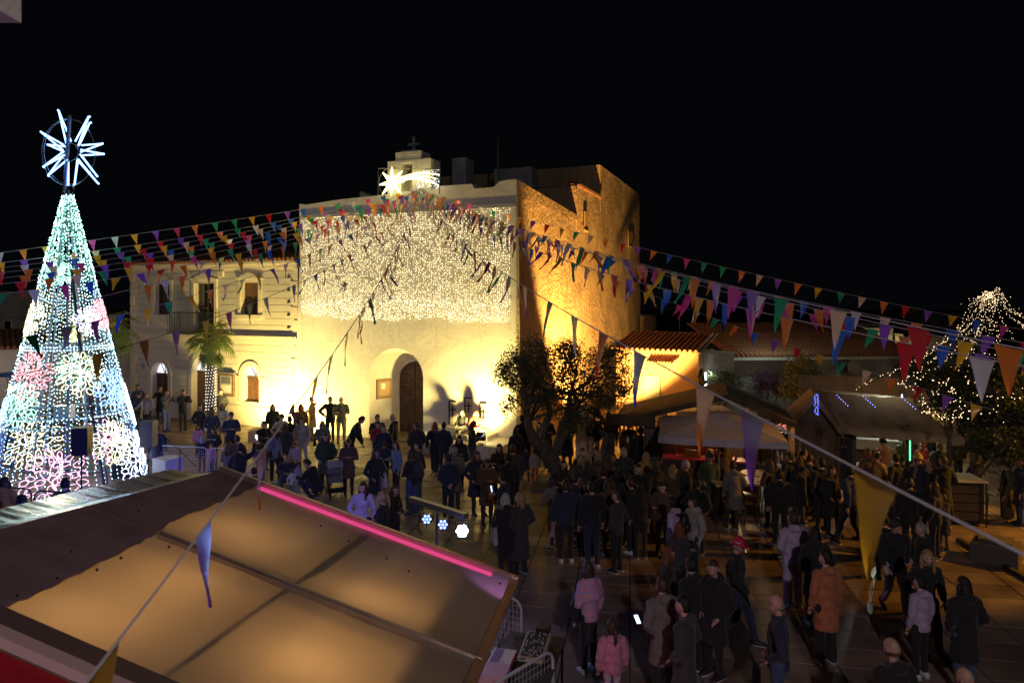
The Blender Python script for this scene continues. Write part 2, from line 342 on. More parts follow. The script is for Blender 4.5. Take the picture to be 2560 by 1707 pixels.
# ================================================================== church
def church():
    r = empty('church', (0, 0, 0), label='tall whitewashed church with arched door and rough ochre side wall', cat='church')
    M = CH.M(); Wd = CHW
    mb = MB(); mb.M = M
    top = lambda x: 9.35 + .10 * x / Wd
    # niche with splayed reveals
    nx0, _ = CH.sz(924, 950); nx1, _ = CH.sz(1058, 950); _, nzt = CH.sz(998, 871)
    dep = 1.25
    wall_holes(mb, 0, Wd, 0, 9.3, [], 0) if False else None
    # facade front with arched niche hole (own grid)
    bx0, bx1, bzt = nx0 + .62, nx1 - .02, nzt - .52
    k = 14
    def arch(x0, x1, zt, y, rise):
        c = (x0 + x1) / 2; rr = (x1 - x0) / 2
        return [(x0, y, 0)] + [(c - rr * math.cos(math.pi * t / k), y, zt - rise + rise * math.sin(math.pi * t / k)) for t in range(k + 1)] + [(x1, y, 0)]
    A = arch(nx0, nx1, nzt, 0, 1.15); B = arch(bx0, bx1, bzt, -dep, .95); n = len(A)
    # front skin around niche
    mb.add([(0, 0, 0), (nx0, 0, 0), (nx0, 0, nzt), (0, 0, nzt)], [(0, 1, 2, 3)])
    mb.add([(nx1, 0, 0), (Wd, 0, 0), (Wd, 0, nzt), (nx1, 0, nzt)], [(0, 1, 2, 3)])
    h = k // 2
    mb.add([(nx0, 0, nzt)] + A[1:h + 2], [tuple(range(h + 2))]); mb.add([(nx1, 0, nzt)] + A[h + 1:n - 1][::-1], [tuple(range(h + 2))])
    cx, cz = CH.sz(858, 716); cr = .2
    xs = [0, cx - cr, cx + cr, Wd]; zs = [nzt, cz - cr, cz + cr, 9.3]
    for i in range(3):
        for j in range(3):
            if i == 1 and j == 1: continue
            mb.add([(xs[i], 0, zs[j]), (xs[i + 1], 0, zs[j]), (xs[i + 1], 0, zs[j + 1]), (xs[i], 0, zs[j + 1])], [(0, 1, 2, 3)])
    circ = [(cx + cr * math.cos(2 * math.pi * t / 24), 0, cz + cr * math.sin(2 * math.pi * t / 24)) for t in range(24)]
    for q, (sx, sz_) in enumerate([(1, 1), (-1, 1), (-1, -1), (1, -1)]):
        seg = circ[q * 6:q * 6 + 7] if q < 3 else circ[18:] + circ[:1]
        mb.add([(cx + sx * cr, 0, cz + sz_ * cr)] + seg, [tuple(range(8))])
    mb.add(circ + [(p[0], -.5, p[2]) for p in circ], [(t, (t + 1) % 24, 24 + (t + 1) % 24, 24 + t) for t in range(24)])
    mb.add(A + B, [(i, i + 1, n + i + 1, n + i) for i in range(n - 1)])
    # back wall of niche round the door
    dx1 = bx1; dx0, _ = CH.sz(997, 1000, -dep); dzt = CH.sz(1030, 902, -dep)[1]
    D = arch(dx0, dx1 - .02, dzt, -dep, .72)
    mb.add(B + D, [(i, i + 1, n + i + 1, n + i) for i in range(n - 1)])
    DD = [(p[0], -dep - .14, p[2]) for p in D]; mb.add(D + DD, [(i, i + 1, n + i + 1, n + i) for i in range(n - 1)])
    # left flank with batter, back, parapet
    mb.add([(0, 0, 0), (0, 0, 9.3), (0, -9, 9.3), (-.0, -9, 0)], [(0, 1, 2, 3)])
    mb.add([(-.28, 0.02, 0), (0.01, 0.004, 7.5), (0.01, -3, 7.5), (-.28, -3, 0)], [(0, 1, 2, 3)])
    mb.add([(-.28, 0.02, 0), (.25, 0.02, 0), (.05, .004, 7.5), (0.01, .004, 7.5)], [(0, 1, 2, 3)])
    mb.build('facade_wall', white_plaster, r)
    pb = MB(); pb.M = M
    # parapet: wavy top, thickness .55
    prof = [(0, 9.45), (.25, 9.56), (2.0, 9.72), (3.8, 9.86), (3.9, 10.02), (6.0, 10.18), (6.95, 10.22), (7.05, 10.02), (8.05, 9.98), (8.35, 10.05), (8.8, 10.22), (9.3, 10.32), (Wd, 10.34)]
    pts = [CH.sz(u, v) for u, v in [(749, 510), (766, 512), (850, 499), (935, 490), (1000, 482), (1075, 478), (1095, 466), (1180, 460), (1187, 472), (1235, 468), (1248, 455), (1268, 450), (1294, 448)]]
    pts = [(max(0, min(Wd, a)), b) for a, b in pts]; pts[0] = (0, pts[0][1]); pts[-1] = (Wd, pts[-1][1])
    fr = [(a, .02, 9.25) for a, b in pts] + [(a, .02, b) for a, b in pts]; bk = [(a, -.55, 9.25) for a, b in pts] + [(a, -.55, b + .04) for a, b in pts]
    m_ = len(pts); fs = []
    for i in range(m_ - 1):
        fs += [(i, i + 1, m_ + i + 1, m_ + i), (2 * m_ + i + 1, 2 * m_ + i, 3 * m_ + i, 3 * m_ + i + 1), (m_ + i, m_ + i + 1, 3 * m_ + i + 1, 3 * m_ + i)]
    fs += [(0, m_, 3 * m_, 2 * m_), (m_ - 1, 2 * m_ + m_ - 1, 4 * m_ - 1, 2 * m_ - 1), tuple(range(m_ - 1, -1, -1)) if False else (0, 2 * m_, 3 * m_ - 1, m_ - 1)]
    pb.add(fr + bk, fs)
    pb.build('parapet', white_plaster, r)
    tr = MB(); tr.M = M
    tr.box((.12, .0, 9.12), (Wd - .05, .07, 9.26)); tr.build('light_rail', mat('blue grey coping', (.35, .35, .42), .6), r)
    # bell gable
    bg_ = MB(); bg_.M = M
    def sx(u): return CH.sz(u, 450)[0]
    def zz(v): return CH.sz(1020, v)[1]
    a0, a1, b0, b1 = sx(969), sx(1077), sx(988), sx(1052)
    base, sh, tp = 9.6, zz(400), zz(379)
    o0, o1, ot = sx(1003), sx(1030), zz(394); ob = zz(478); th = .8
    bg_.box((a0, -th, base), (o0, .0, sh)); bg_.box((o1, -th, base), (a1, .0, sh)); bg_.box((o0, -th, ot), (o1, 0, sh)) if ot < sh else bg_.box((o0, -th, sh - .12), (o1, 0, sh))
    bg_.box((b0, -th + .02, sh), (b1, -.02, tp)); bg_.box((o0, -th, base), (o1, 0, ob)); bg_.box((o0, -th + .0, ob), (o1, -th + .12, sh))
    bg_.box((b0 + .2, -th + .1, tp), (b1 - .25, -.1, tp + .07))
    bg_.build('bell_gable', white_plaster, r)
    bl = MB(); bl.M = M; c = (o0 + o1) / 2
    bl.tube([(c, -.35, ob + 1.05), (c, -.35, ob + 1.0), (c, -.35, ob + .8), (c, -.35, ob + .6), (c, -.35, ob + .52)], [.03, .09, .12, .16, .19], 12); bl.build('bell', mat('bronze', (.12, .08, .03), .4, .8), r, True)
    cr_ = MB(); cr_.M = M; xc = sx(1022); zc0, zc1 = tp, zz(337)
    cr_.box((xc - .05, -.45, zc0), (xc + .05, -.35, zc1)); cr_.box((xc - .26, -.44, zc1 - .36), (xc + .26, -.36, zc1 - .27)); cr_.build('cross', mat('grey stone cross', (.2, .2, .2), .8), r)
    # door
    door = MB(); door.M = M; y = -dep - .1
    dm = (dx0 + dx1 - .02) / 2
    seam = CH.sz(1036, 1000, -dep)[0]
    o = door.prism([(p[0], y, p[2]) for p in D], (0, -.03, 0)).build('door', dark_wood, r)
    # each leaf's horizontal planks are separate pieces
    c = (dx0 + dx1 - .02) / 2; rr = (dx1 - .02 - dx0) / 2
    z = .05; pm = mat('church door wood', (.105, .052, .028), .55, var=.6, vs=5, bump=.5, bs=22)
    while z < dzt - .03:
        hh = rnd.uniform(.15, .2); z2 = min(z + hh, dzt - .01); zm = z2
        w = rr if zm < dzt - .72 else rr * math.sqrt(max(0, 1 - ((zm - (dzt - .72)) / .72) ** 2))
        for lo, hi in ((c - w + .03, seam - .012), (seam + .012, c + w - .03)):
            if hi - lo > .05:
                q = MB(); q.M = M; q.box((lo, y, z + .006), (hi, y + .035 + rnd.uniform(0, .01), z2 - .006)); q.build('plank', pm, o)
        z = z2
    rg = MB(); rg.M = M; rg.tube([(seam + .12 + .05 * math.cos(t * math.pi / 6), y + .06, 1.15 + .05 * math.sin(t * math.pi / 6)) for t in range(12)], .012, 6, closed=True); rg.build('handle', iron, o)
    # round window
    w = MB(); w.M = M; w.prism([(p[0], -.3, p[2]) for p in circ], (0, -.02, 0)); ow = w.build('window', glass_dark, r)
    w = MB(); w.M = M; w.box((cx - cr, -.28, cz - .012), (cx + cr, -.25, cz + .012)); w.box((cx - .012, -.28, cz - cr), (cx + .012, -.25, cz + cr)); w.build('window_bar', iron, ow)
    # side wall and the higher blocks behind (SD frame: x along depth, y outward)
    S = SD.M(); sb = MB(); sb.M = S
    def seg(x0, x1, z0, z1, y=0.0, nn=24, mm=14):
        vs = []; 
        for i in range(nn + 1):
            for j in range(mm + 1):
                x = x0 + (x1 - x0) * i / nn; z = z0 + (z1 - z0) * j / mm
                d = .05 * noise.noise(Vector((x * .7, z * .7, 3))) + .05 * noise.noise(Vector((x * 2.1, z * 2.1, 8)))
                bat = .16 * max(0, 1 - z / 9)
                vs.append((x, y + d + bat, z))
        fs = [(i * (mm + 1) + j, (i + 1) * (mm + 1) + j, (i + 1) * (mm + 1) + j + 1, i * (mm + 1) + j + 1) for i in range(nn) for j in range(mm)]
        sb.add(vs, fs)
    L1, L2, L3 = 8.0, 12.5, 23.5
    seg(0, L3, 0, 9.55, nn=70, mm=34)
    seg(L1, L2, 9.55, 11.15, nn=12, mm=6); seg(L2, L3, 9.55, 13.0, nn=24, mm=10)
    # nave top closing and inclined roof edges
    sb.add([(.0, .18, 0), (.0, .05, 10.1), (0, -.02, 10.1), (0, -.02, 0)], [(0, 1, 2, 3)])
    sb.add([(0, .08, 9.5), (L1, .08, 9.5), (L1, .05, 9.72), (0, .05, 10.12)], [(0, 1, 2, 3)])
    sb.add([(0, .05, 10.12), (L1, .05, 9.72), (L1, -.5, 9.72), (0, -.5, 10.12)], [(0, 1, 2, 3)])
    sb.add([(0, -.5, 9.2), (L1, -.5, 9.2), (L1, -.5, 9.72), (0, -.5, 10.12)], [(0, 1, 2, 3)])
    sb.add([(L3, 0, 0), (L3, 0, 13), (L3, -9.8, 13), (L3, -9.8, 0)], [(0, 1, 2, 3)])
    # front faces of the raised blocks (facing the facade side)
    def face(x, z0, z1, y1, nn=18, mm=8):
        vs = []
        for i in range(nn + 1):
            for j in range(mm + 1):
                yy = .03 + (y1 - .03) * i / nn; z = z0 + (z1 - z0) * j / mm
                vs.append((x + .06 * noise.noise(Vector((yy * 1.5, z * 1.5, 5))) - .0, yy, z))
        sb.add(vs, [(i * (mm + 1) + j, (i + 1) * (mm + 1) + j, (i + 1) * (mm + 1) + j + 1, i * (mm + 1) + j + 1) for i in range(nn) for j in range(mm)])
    face(L1, 9.0, 11.15, -9.7); face(L2, 10.0, 13.0, -9.7)
    sb.build('side_wall', old_plaster, r, smooth=True)
    rf = MB(); rf.M = S
    rf.add([(0, -.4, 9.25), (L1, -.4, 9.25), (L1, -9.6, 9.25), (0, -9.6, 9.25)], [(0, 1, 2, 3)])
    rf.add([(L1, .03, 11.15), (L2, .03, 11.15), (L2, -9.7, 11.35), (L1, -9.7, 11.35)], [(0, 1, 2, 3)])
    rf.add([(L2, .02, 13.0), (L3, .02, 12.95), (L3, -9.7, 13.1), (L2, -9.7, 13.1)], [(0, 1, 2, 3)])
    rf.add([(0, -9.6, 0), (L3, -9.7, 0), (L3, -9.7, 13), (0, -9.6, 9.2)], [(0, 1, 2, 3)])
    rf.build('roof', mat('lime roof', (.25, .23, .2), .9, var=.4), r)
    # buttress hump behind parapet and small stair wedge at left
    wd = MB(); wd.M = M; x0 = CH.sz(858, 480)[0]; x1 = CH.sz(925, 500)[0]
    wd.prism([(x0, -1.2, 9.3), (x1 + 1.0, -1.2, 9.3), (x0, -1.2, 10.35)], (0, -.8, 0)); wd.build('roof_wedge', dirty_white, r)
    # tile fringe on the middle block
    tf = MB(); tf.M = S
    for i in range(22):
        x = L1 + .1 + i * .2; tf.tube([(x, -.45, 11.3), (x, .16, 11.2)], .085, 8)
    tf.build('eave_tiles', tile_clay, r)['kind'] = 'stuff'
    # windows on the side wall: blind niches
    for (u0, v0, u1, v1) in ((1455, 528, 1463, 573), (1566, 578, 1577, 616)):
        a, z1 = SD.sz(u0, v0); b, z0 = SD.sz(u1, v1); z0 = min(z0, z1 - .9)
        wn = MB(); wn.M = S; yy = .10
        wn.box((a, yy - .0, z0), (b, yy + .05, z1)); ow = wn.build('window', mat('shutter ochre', (.33, .24, .15), .8), r)
        q = MB(); q.M = S; q.box((a - .08, yy, z0 - .1), (b + .08, yy + .1, z0 - .02)); q.build('sill', old_plaster, ow)
    pole = MB(); pole.M = M; x = CH.sz(1152, 480)[0]
    zt = CH.sz(1152, 352, -3)[1]; pole.tube([(x + .3, -3, 9.2), (x + .3, -3, zt)], .05, 6); pole.build('roof_pole', steel, r)
    # far masses seen dimly over the nave
    bk = MB(); bk.M = M
    for (u0, u1, v0) in ((1130, 1165, 396), (1235, 1330, 424)):
        a = CH.sz(u0, 450, -9)[0]; b = CH.sz(u1, 450, -9)[0]; z = CH.sz(u0, v0, -9)[1]; bk.box((a, -10, 9.3), (b, -9, z))
    bk.build('roof_turret', dirty_white, r)
    # tombstone niches with crosses beside the door
    for (u0, v0, u1, v1) in ((1126, 1004, 1141, 1061), (1165, 995, 1181, 1050), (1203, 1008, 1218, 1068)):
        a, z1 = CH.sz(u0, v0); b, z0 = CH.sz(u1, v1)
        q = MB(); q.M = M; q.box((a, .0, z0), (b, .05, z1)); op = q.build('memorial_slab', plaster('memorial plaster', (.62, .55, .42), .1) if 'memorial plaster' not in MATS else MATS['memorial plaster'], r)
        q = MB(); q.M = M; t = .035
        q.box((a - t, 0, z0), (a, .09, z1)); q.box((a - t, 0, z1), (b, .09, z1 + t)); q.build('slab_frame', iron, op)
        c = (a + b) / 2; q = MB(); q.M = M; hh = z1 - z0
        q.box((c - .022, .05, z0 + .35 * hh), (c + .022, .08, z1 - .18 * hh)); q.box((c - .13, .05, z1 - .36 * hh), (c + .13, .08, z1 - .36 * hh + .045)); q.build('cross', iron, op)
    # notice case in the niche reveal
    a, b = nx0 + .12, nx0 + .5
    q = MB(); q.M = M
    p0 = Vector((nx0 + .62 * .22, -dep * .22, 0)); p1 = Vector((nx0 + .62 * .72, -dep * .72, 0)); d = (p1 - p0); nn = Vector((-d.y, d.x, 0)).normalized(); nn = -nn if nn.x < 0 else nn
    z0, z1 = 1.55, 2.35
    q.hexa([p0 + Vector((0, 0, z0)), p1 + Vector((0, 0, z0)), p1 + nn * .07 + Vector((0, 0, z0)), p0 + nn * .07 + Vector((0, 0, z0))], [p0 + Vector((0, 0, z1)), p1 + Vector((0, 0, z1)), p1 + nn * .07 + Vector((0, 0, z1)), p0 + nn * .07 + Vector((0, 0, z1))])
    nc = q.build('notice_case', mat('case wood', (.28, .16, .07), .6), None); tag(nc, 'small wooden notice case hanging in the church door recess', 'notice board')
    q = MB(); q.M = M; e = d * .14; w0 = p0 + e + nn * .072; w1 = p1 - e + nn * .072; q.add([w0 + Vector((0, 0, z0 + .12)), w1 + Vector((0, 0, z0 + .12)), w1 + Vector((0, 0, z1 - .1)), w0 + Vector((0, 0, z1 - .1))], [(0, 1, 2, 3)]); q.build('backing', mat('cork', (.45, .3, .16), .9), nc)
    q = MB(); q.M = M; w0 = p0 + e * 2 + nn * .076; w1 = p0 + d * .55 + nn * .076; q.add([w0 + Vector((0, 0, z0 + .4)), w1 + Vector((0, 0, z0 + .4)), w1 + Vector((0, 0, z1 - .16)), w0 + Vector((0, 0, z1 - .16))], [(0, 1, 2, 3)]); q.build('notice', mat('paper', (.75, .72, .65), .8), nc)
    # steps in front of the slabs
    q = MB(); q.M = M; q.box((CH.sz(1085, 1080)[0], .0, 0), (Wd + .05, 1.75, .46)); q.build('terrace', white_plaster, r)
    for (u0, u1, v, dp, hgt) in ((1100, 1225, 1062, .7, .80), (1090, 1245, 1080, 1.05, .63)):
        a = CH.sz(u0, 1080)[0]; b = CH.sz(u1, 1080)[0]
        q = MB(); q.M = M; q.box((a, .0, 0), (b, dp, hgt)); q.build('step', white_plaster, r)
    q = MB(); q.M = M; q.box((dx0 - .3, -dep, 0), (dx1 + .35, .35, .1)); q.build('threshold', stone, r)
    # light curtain
    cu = empty('light_curtain', label='curtain of warm fairy lights hanging over the upper half of the white church front', cat='fairy lights')
    pts = []; wr = MB(); wr.M = M; x = .18
    while x < Wd - .2:
        zb = 4.85 + .10 * math.sin(x * 1.1 + 1) + .04 * math.sin(x * 5) + rnd.uniform(-.05, .05) - .13 * x / Wd
        n = int((9.1 - zb) / .082); xx = x
        for i in range(n):
            z = 9.08 - i * .082 + rnd.uniform(-.02, .02)
            if z < 4.75: break
            dens = .62 if z > 6.3 else .8
            if rnd.random() < dens: pts.append(M @ Vector((xx + rnd.uniform(-.02, .02), .07 + rnd.uniform(-.015, .02), z)))
            if z < 5.7 and rnd.random() < .5: pts.append(M @ Vector((xx + rnd.uniform(-.05, .05), .08, z + rnd.uniform(-.04, .04))))
        wr.tube([(xx, .06, 9.12), (xx, .06, zb)], .0035, 3, cap=False)
        x += rnd.uniform(.07, .095)
    bulbs('fairy_bulbs', pts, [rnd.uniform(.009, .0145) for _ in pts], glow('warm bulb', (1, .82, .45), 7), cu)
    wr.build('hanging_wires', mat('curtain wire', (.35, .28, .18), .7), cu)['kind'] = 'stuff'
    # fixtures of the floods
    for lo, lab in ((FL_L, 'small black floodlight at the left foot of the church front'), (FL_R, 'small black floodlight at the right foot of the church front')):
        f = empty('floodlight', (lo.x, lo.y, lo.z - .35), label=lab, cat='floodlight')
        ang = math.atan2(CH.n.y, CH.n.x) - math.pi / 2
        f.rotation_euler = (0, 0, ang)
        q = MB(); q.box((-.16, .10, .12), (.16, .2, .42)); q.box((-.12, .0, 0), (.12, .2, .03)); q.tube([(-.18, .14, .02), (-.18, .14, .28)], .012); q.tube([(.18, .14, .02), (.18, .14, .28)], .012); q.build('housing', iron, f)
        q = MB(); q.add([(-.13, .09, .15), (.13, .09, .15), (.13, .09, .39), (-.13, .09, .39)], [(0, 1, 2, 3)]); q.build('lens', glow('flood lens', (1, .85, .4), 30), f)
church()

# comet light figure on the bell gable
def comet():
    r = empty('comet_light_figure', label='glowing comet star light figure fixed in front of the bell gable', cat='light figure')
    M = CH.M(); Y = .35
    def at(u, v): a, z = CH.sz(u, v, Y); return (a, Y, z)
    q = MB(); q.M = M
    for a, b in (((946, 421), (945, 491)), ((1101, 422), (1099, 485)), ((946, 421), (1101, 423)), ((1060, 425), (1100, 424))): q.tube([at(*a), at(*b)], .018, 5)
    c = at(979, 456); q.tube([(c[0] + .6 * math.cos(t * math.pi / 12), Y, c[2] + .6 * math.sin(t * math.pi / 12)) for t in range(24)], .012, 5, closed=True)
    q.build('frame', steel, r)
    st = MB(); st.M = M; L = [(980, 418), (1006, 428), (1012, 454), (1002, 483), (978, 489), (956, 486), (949, 462), (957, 432)]
    for (u, v) in L:
        p = at(u, v); d = Vector(p) - Vector(c); n = Vector((-d.z, 0, d.x)).normalized()
        st.tube([Vector(c) + n * .10, p], .022, 4); st.tube([Vector(c) - n * .10, p], .022, 4); st.tube([c, Vector(c) + d * .8], .014, 4)
    st.build('star', glow('comet bulbs', (1, .86, .32), 4.5), r)
    tl = MB(); tl.M = M
    for i, (v0, u1, v1, top) in enumerate(((447, 1098, 437, 428), (450, 1090, 447, 433), (453, 1095, 463, 440), (445, 1075, 432, 427), (451, 1085, 455, 437))):
        a = Vector(at(1000, v0)); e = Vector(at(u1, v1)); m_ = Vector(at(1045, top))
        tl.tube([(a * (1 - t) ** 2 + m_ * 2 * t * (1 - t) + e * t * t) for t in [k / 8 for k in range(9)]], .02, 4)
    tl.build('tail', glow('comet bulbs', (1, .86, .32), 4.5), r)
    pts = [M @ (Vector(at(rnd.uniform(1040, 1100), rnd.uniform(425, 470)))) for _ in range(70)]
    bulbs('sparkle_bulbs', pts, .012, glow('cool tiny bulb', (.8, .95, 1), 8), r)
comet()

# ================================================================== palace (town house left of the church)
PL0, PLR = G(327, 1032), G(649, 1065)
PW = Wall((PL0.x, PL0.y), (PLR.x - PL0.x, PLR.y - PL0.y))
PW_W = PW.sz(746, 900)[0]
def palace():
    r = empty('town_house', label='two storey cream town house with shuttered windows and balcony beside the church', cat='building')
    M = PW.M(); top = 7.35
    rect = lambda u0, v0, u1, v1: (PW.sz(u0, (v0 + v1) / 2)[0], PW.sz(u1, (v0 + v1) / 2)[0], PW.sz((u0 + u1) / 2, v1)[1], PW.sz((u0 + u1) / 2, v0)[1])
    wins = [rect(388, 710, 426, 786), rect(487, 708, 537, 832), rect(603, 706, 647, 787)]
    arcs = [rect(380, 905, 422, 1020), rect(481, 890, 538, 1046), rect(607, 914, 650, 1005)]
    holes = [(*w, 0) for w in wins] + [(*a, (a[1] - a[0]) / 2) for a in arcs]
    # door to the ground
    holes[4] = (holes[4][0], holes[4][1], .12, holes[4][3], holes[4][4])
    mb = MB(); mb.M = M; wall_holes(mb, 0, PW_W, 0, top, holes, 0, .32)
    mb.add([(0, 0, 0), (0, 0, top), (0, -8, top), (0, -8, 0)], [(0, 1, 2, 3)]); mb.build('wall', cream_plaster, r)
    # coursing joints as thin raised bands, darker than the wall
    jm = mat('joint dark', (.30, .26, .20), .9); q = MB(); q.M = M
    for z in np.arange(.9, 7.0, .30):
        segs = [(0.35, PW_W - .35)]
        for (a, b, c, d, _) in holes:
            if c - .45 < z < d + .45:
                ns = []
                for (s, e) in segs:
                    if a - .35 > s: ns.append((s, min(e, a - .35)))
                    if b + .35 < e: ns.append((max(s, b + .35), e))
                    if e < a - .35 or s > b + .35: pass
                segs = ns
        for s, e in segs:
            if e > s: q.box((s, .0, z), (e, .006, z + .016))
    q.build('wall_joints', jm, r)['kind'] = 'stuff'
    # plinth, string course, cornice
    q = MB(); q.M = M; q.box((.0, .0, 0), (arcs[1][0] - .25, .05, .85)); q.box((arcs[1][1] + .25, 0, 0), (PW_W, .05, .85)); q.build('plinth', trim_plaster, r)
    q = MB(); q.M = M; z = PW.sz(600, 842)[1]; q.box((-.05, 0, z), (PW_W, .14, z + .07)); q.box((0, 0, z - .22), (PW_W, .07, z)); q.build('string_course', trim_plaster, r)
    q = MB(); q.M = M; q.box((-.08, 0, top - .3), (PW_W, .12, top - .12)); q.box((-.14, -.3, top - .12), (PW_W, .24, top)); q.build('cornice', trim_plaster, r)
    # roof: rows of round tiles ending in a scalloped eave
    q = MB(); q.M = M; q.add([(-.2, .2, top + .02), (PW_W, .2, top + .02), (PW_W, -6, top + 1.4), (-.2, -6, top + 1.4)], [(0, 1, 2, 3)]); rf = q.build('roof', tile_clay, r)
    q = MB(); x = -.12; q.tube([(0, 0, 0), (0, -2.6, .58)], .085, 7); tme = q.mesh('eave_tile'); tme.materials.append(tile_clay)
    while x < PW_W:
        t = link('tile', tme, rf, M @ Matrix.Translation((x, .26, top + .06))); x += .24
    # quoins
    for side, xx in ((0, 0), (1, PW_W)):
        for k in range(11):
            w = .42 if k % 2 else .28; z = .9 + k * .56
            q = MB(); q.M = M; lo, hi = ((xx, xx + w) if side == 0 else (xx - w, xx)); q.box((lo, 0, z), (hi, .045, z + .5)); q.build('quoin', trim_plaster, r)
    wood = mat('window wood', (.13, .065, .035), .6, var=.4, vs=8)
    for k, (a, b, c, d) in enumerate(wins):
        q = MB(); q.M = M; e = .17; q.box((a - e, 0, c), (a, .06, d)); q.box((b, 0, c), (b + e, .06, d)); q.box((a - e, 0, d), (b + e, .06, d + e)); q.box((a - e - .06, 0, c - .17), (b + e + .06, .10, c))
        q.prism([(a - e - .1, 0, d + e), (b + e + .1, 0, d + e), ((a + b) / 2, 0, d + e + .3)], (0, .12, 0)); q.build('window_surround', trim_plaster, r)
        q = MB(); q.M = M; q.box((a, -.3, c), (b, -.26, d)); w = q.build('window', wood if k != 0 else glass_dark, r)
        for x0, x1 in ((a, (a + b) / 2 - .01), ((a + b) / 2 + .01, b)):
            q = MB(); q.M = M; q.box((x0, -.26, c), (x0 + .05, -.21, d)); q.box((x1 - .05, -.26, c), (x1, -.21, d))
            for z in (c, (c + d) / 2 - .03, d - .05): q.box((x0 + .05, -.26, z), (x1 - .05, -.215, z + .05))
            q.build('shutter_frame', wood, w)
            q = MB(); q.M = M; q.box((x0 + .06, -.262, (c + d) / 2 + .04), (x1 - .06, -.245, d - .06)); q.box((x0 + .06, -.262, c + .06), (x1 - .06, -.245, (c + d) / 2 - .05)); q.build('pane' if k != 2 else 'panel', glass_dark if k < 2 else wood, w)
    lit = glow('lit fanlight', (.95, .95, 1), 1.1)
    for k, (a, b, c, d) in enumerate(arcs):
        if k == 1: c = .12
        rr = (b - a) / 2; cx = (a + b) / 2; zc = d - rr
        q = MB(); q.M = M; n = 16; ro = rr + .2
        for t in range(n):
            t0, t1 = math.pi * t / n, math.pi * (t + 1) / n
            f = lambda R_, tt, y: (cx + R_ * math.cos(tt), y, zc + R_ * math.sin(tt))
            q.hexa([f(rr, t0, 0), f(ro, t0, 0), f(ro, t0, .07), f(rr, t0, .07)], [f(rr, t1, 0), f(ro, t1, 0), f(ro, t1, .07), f(rr, t1, .07)])
        q.box((cx - ro, 0, c), (cx - rr, .06, zc)); q.box((cx + rr, 0, c), (cx + ro, .06, zc)); q.box((cx - ro - .06, 0, zc - .04), (cx - rr + .02, .1, zc + .04)); q.box((cx + rr - .02, 0, zc - .04), (cx + ro + .06, .1, zc + .04))
        q.build('window_surround' if k != 1 else 'door_surround', trim_plaster, r)
        q = MB(); q.M = M; q.box((a, -.31, c), (b, -.27, zc)); w = q.build('window' if k != 1 else 'door', mat('door wood', (.11, .05, .03), .5, var=.5, vs=7), r)
        q = MB(); q.M = M; q.box((cx - .01, -.27, c), (cx + .01, -.24, zc))
        for x0 in (a + .06, cx + .05):
            x1 = x0 + rr - .12
            for z0, z1 in ((c + .1, (c + zc) / 2 - .05), ((c + zc) / 2 + .05, zc - .1)): q.box((x0, -.275, z0), (x1, -.25, z1))
        q.build('panel', mat('door wood', (.11, .05, .03)), w)
        q = MB(); q.M = M; arc = [(cx - rr * math.cos(math.pi * t / n), -.29, zc + rr * math.sin(math.pi * t / n)) for t in range(n + 1)]; q.add(arc, [tuple(range(n + 1))]); q.build('fanlight', lit, w)
        q = MB(); q.M = M
        for an in (60, 90, 120) if k != 1 else (45, 90, 135): q.tube([(cx, -.27, zc), (cx + rr * math.cos(R(an)), -.27, zc + rr * math.sin(R(an)))], .022, 4)
        q.box((a, -.29, zc - .03), (b, -.25, zc + .03)); q.build('glazing_bar', wood, w)
    # balcony
    a, b, c, d = wins[1]; a -= .95; b += .3; z = PW.sz(500, 834)[1]; dpt = .75
    q = MB(); q.M = M; q.box((a, 0, z - .12), (b, dpt, z)); bal = q.build('balcony', trim_plaster, r)
    q = MB(); q.M = M; zt = z + 1.0
    q.tube([(a, 0, zt), (a, dpt - .03, zt), (b, dpt - .03, zt), (b, 0, zt)], .02, 5); q.tube([(a, 0, z + .06), (a, dpt - .03, z + .06), (b, dpt - .03, z + .06), (b, 0, z + .06)], .015, 5)
    x = a
    while x <= b: q.tube([(x, dpt - .03, z), (x, dpt - .03, zt)], .011, 4); x += .12
    y = 0.0
    while y < dpt: q.tube([(a, y, z), (a, y, zt)], .011, 4); q.tube([(b, y, z), (b, y, zt)], .011, 4); y += .12
    q.build('railing', iron, bal)
    # name band over the balcony door, street number plates, speaker brackets
    q = MB(); q.M = M; c0, _ = PW.sz(470, 685); c1, _ = PW.sz(560, 685); zz = PW.sz(515, 685)[1]; q.box((c0, 0, zz - .12), (c1, .09, zz + .1)); q.build('name_band', trim_plaster, r)
    q = MB(); q.M = M
    x = c0 + .25
    while x < c1 - .3: q.box((x, .09, zz - .05), (x + .07, .1, zz + .05)); x += .12 if rnd.random() < .8 else .24
    q.build('carved_letters', mat('letter grey', (.35, .33, .3), .8), r)
    for (u, v) in ((545, 909), (358, 915)):
        a, z = PW.sz(u, v); q = MB(); q.M = M; q.box((a - .1, 0, z - .13), (a + .1, .03, z + .13)); q.build('street_sign', mat('enamel sign', (.25, .3, .4), .4), r)
    for k in range(6):
        z = 6.6 - k * .55; q = MB(); q.M = M; q.box((PW_W - .62, 0, z), (PW_W - .45, .04, z + .05)); q.build('vent_slot', iron, r)
    # notice board beside the window
    a, z1 = PW.sz(552, 932); b, z0 = PW.sz(588, 990)
    nb = empty('notice_board', PW.at((a + b) / 2, 0, 0), label='wooden notice board with a grey cap on the town house wall', cat='notice board')
    MM = Matrix.Translation(-nb.location) @ M
    q = MB(); q.M = MM; q.box((a, 0, z0), (b, .12, z1)); q.build('case', brown_wood, nb)
    q = MB(); q.M = MM; q.box((a - .08, 0, z1), (b + .08, .2, z1 + .06)); q.build('cap', mat('zinc', (.3, .32, .35), .5, .5), nb)
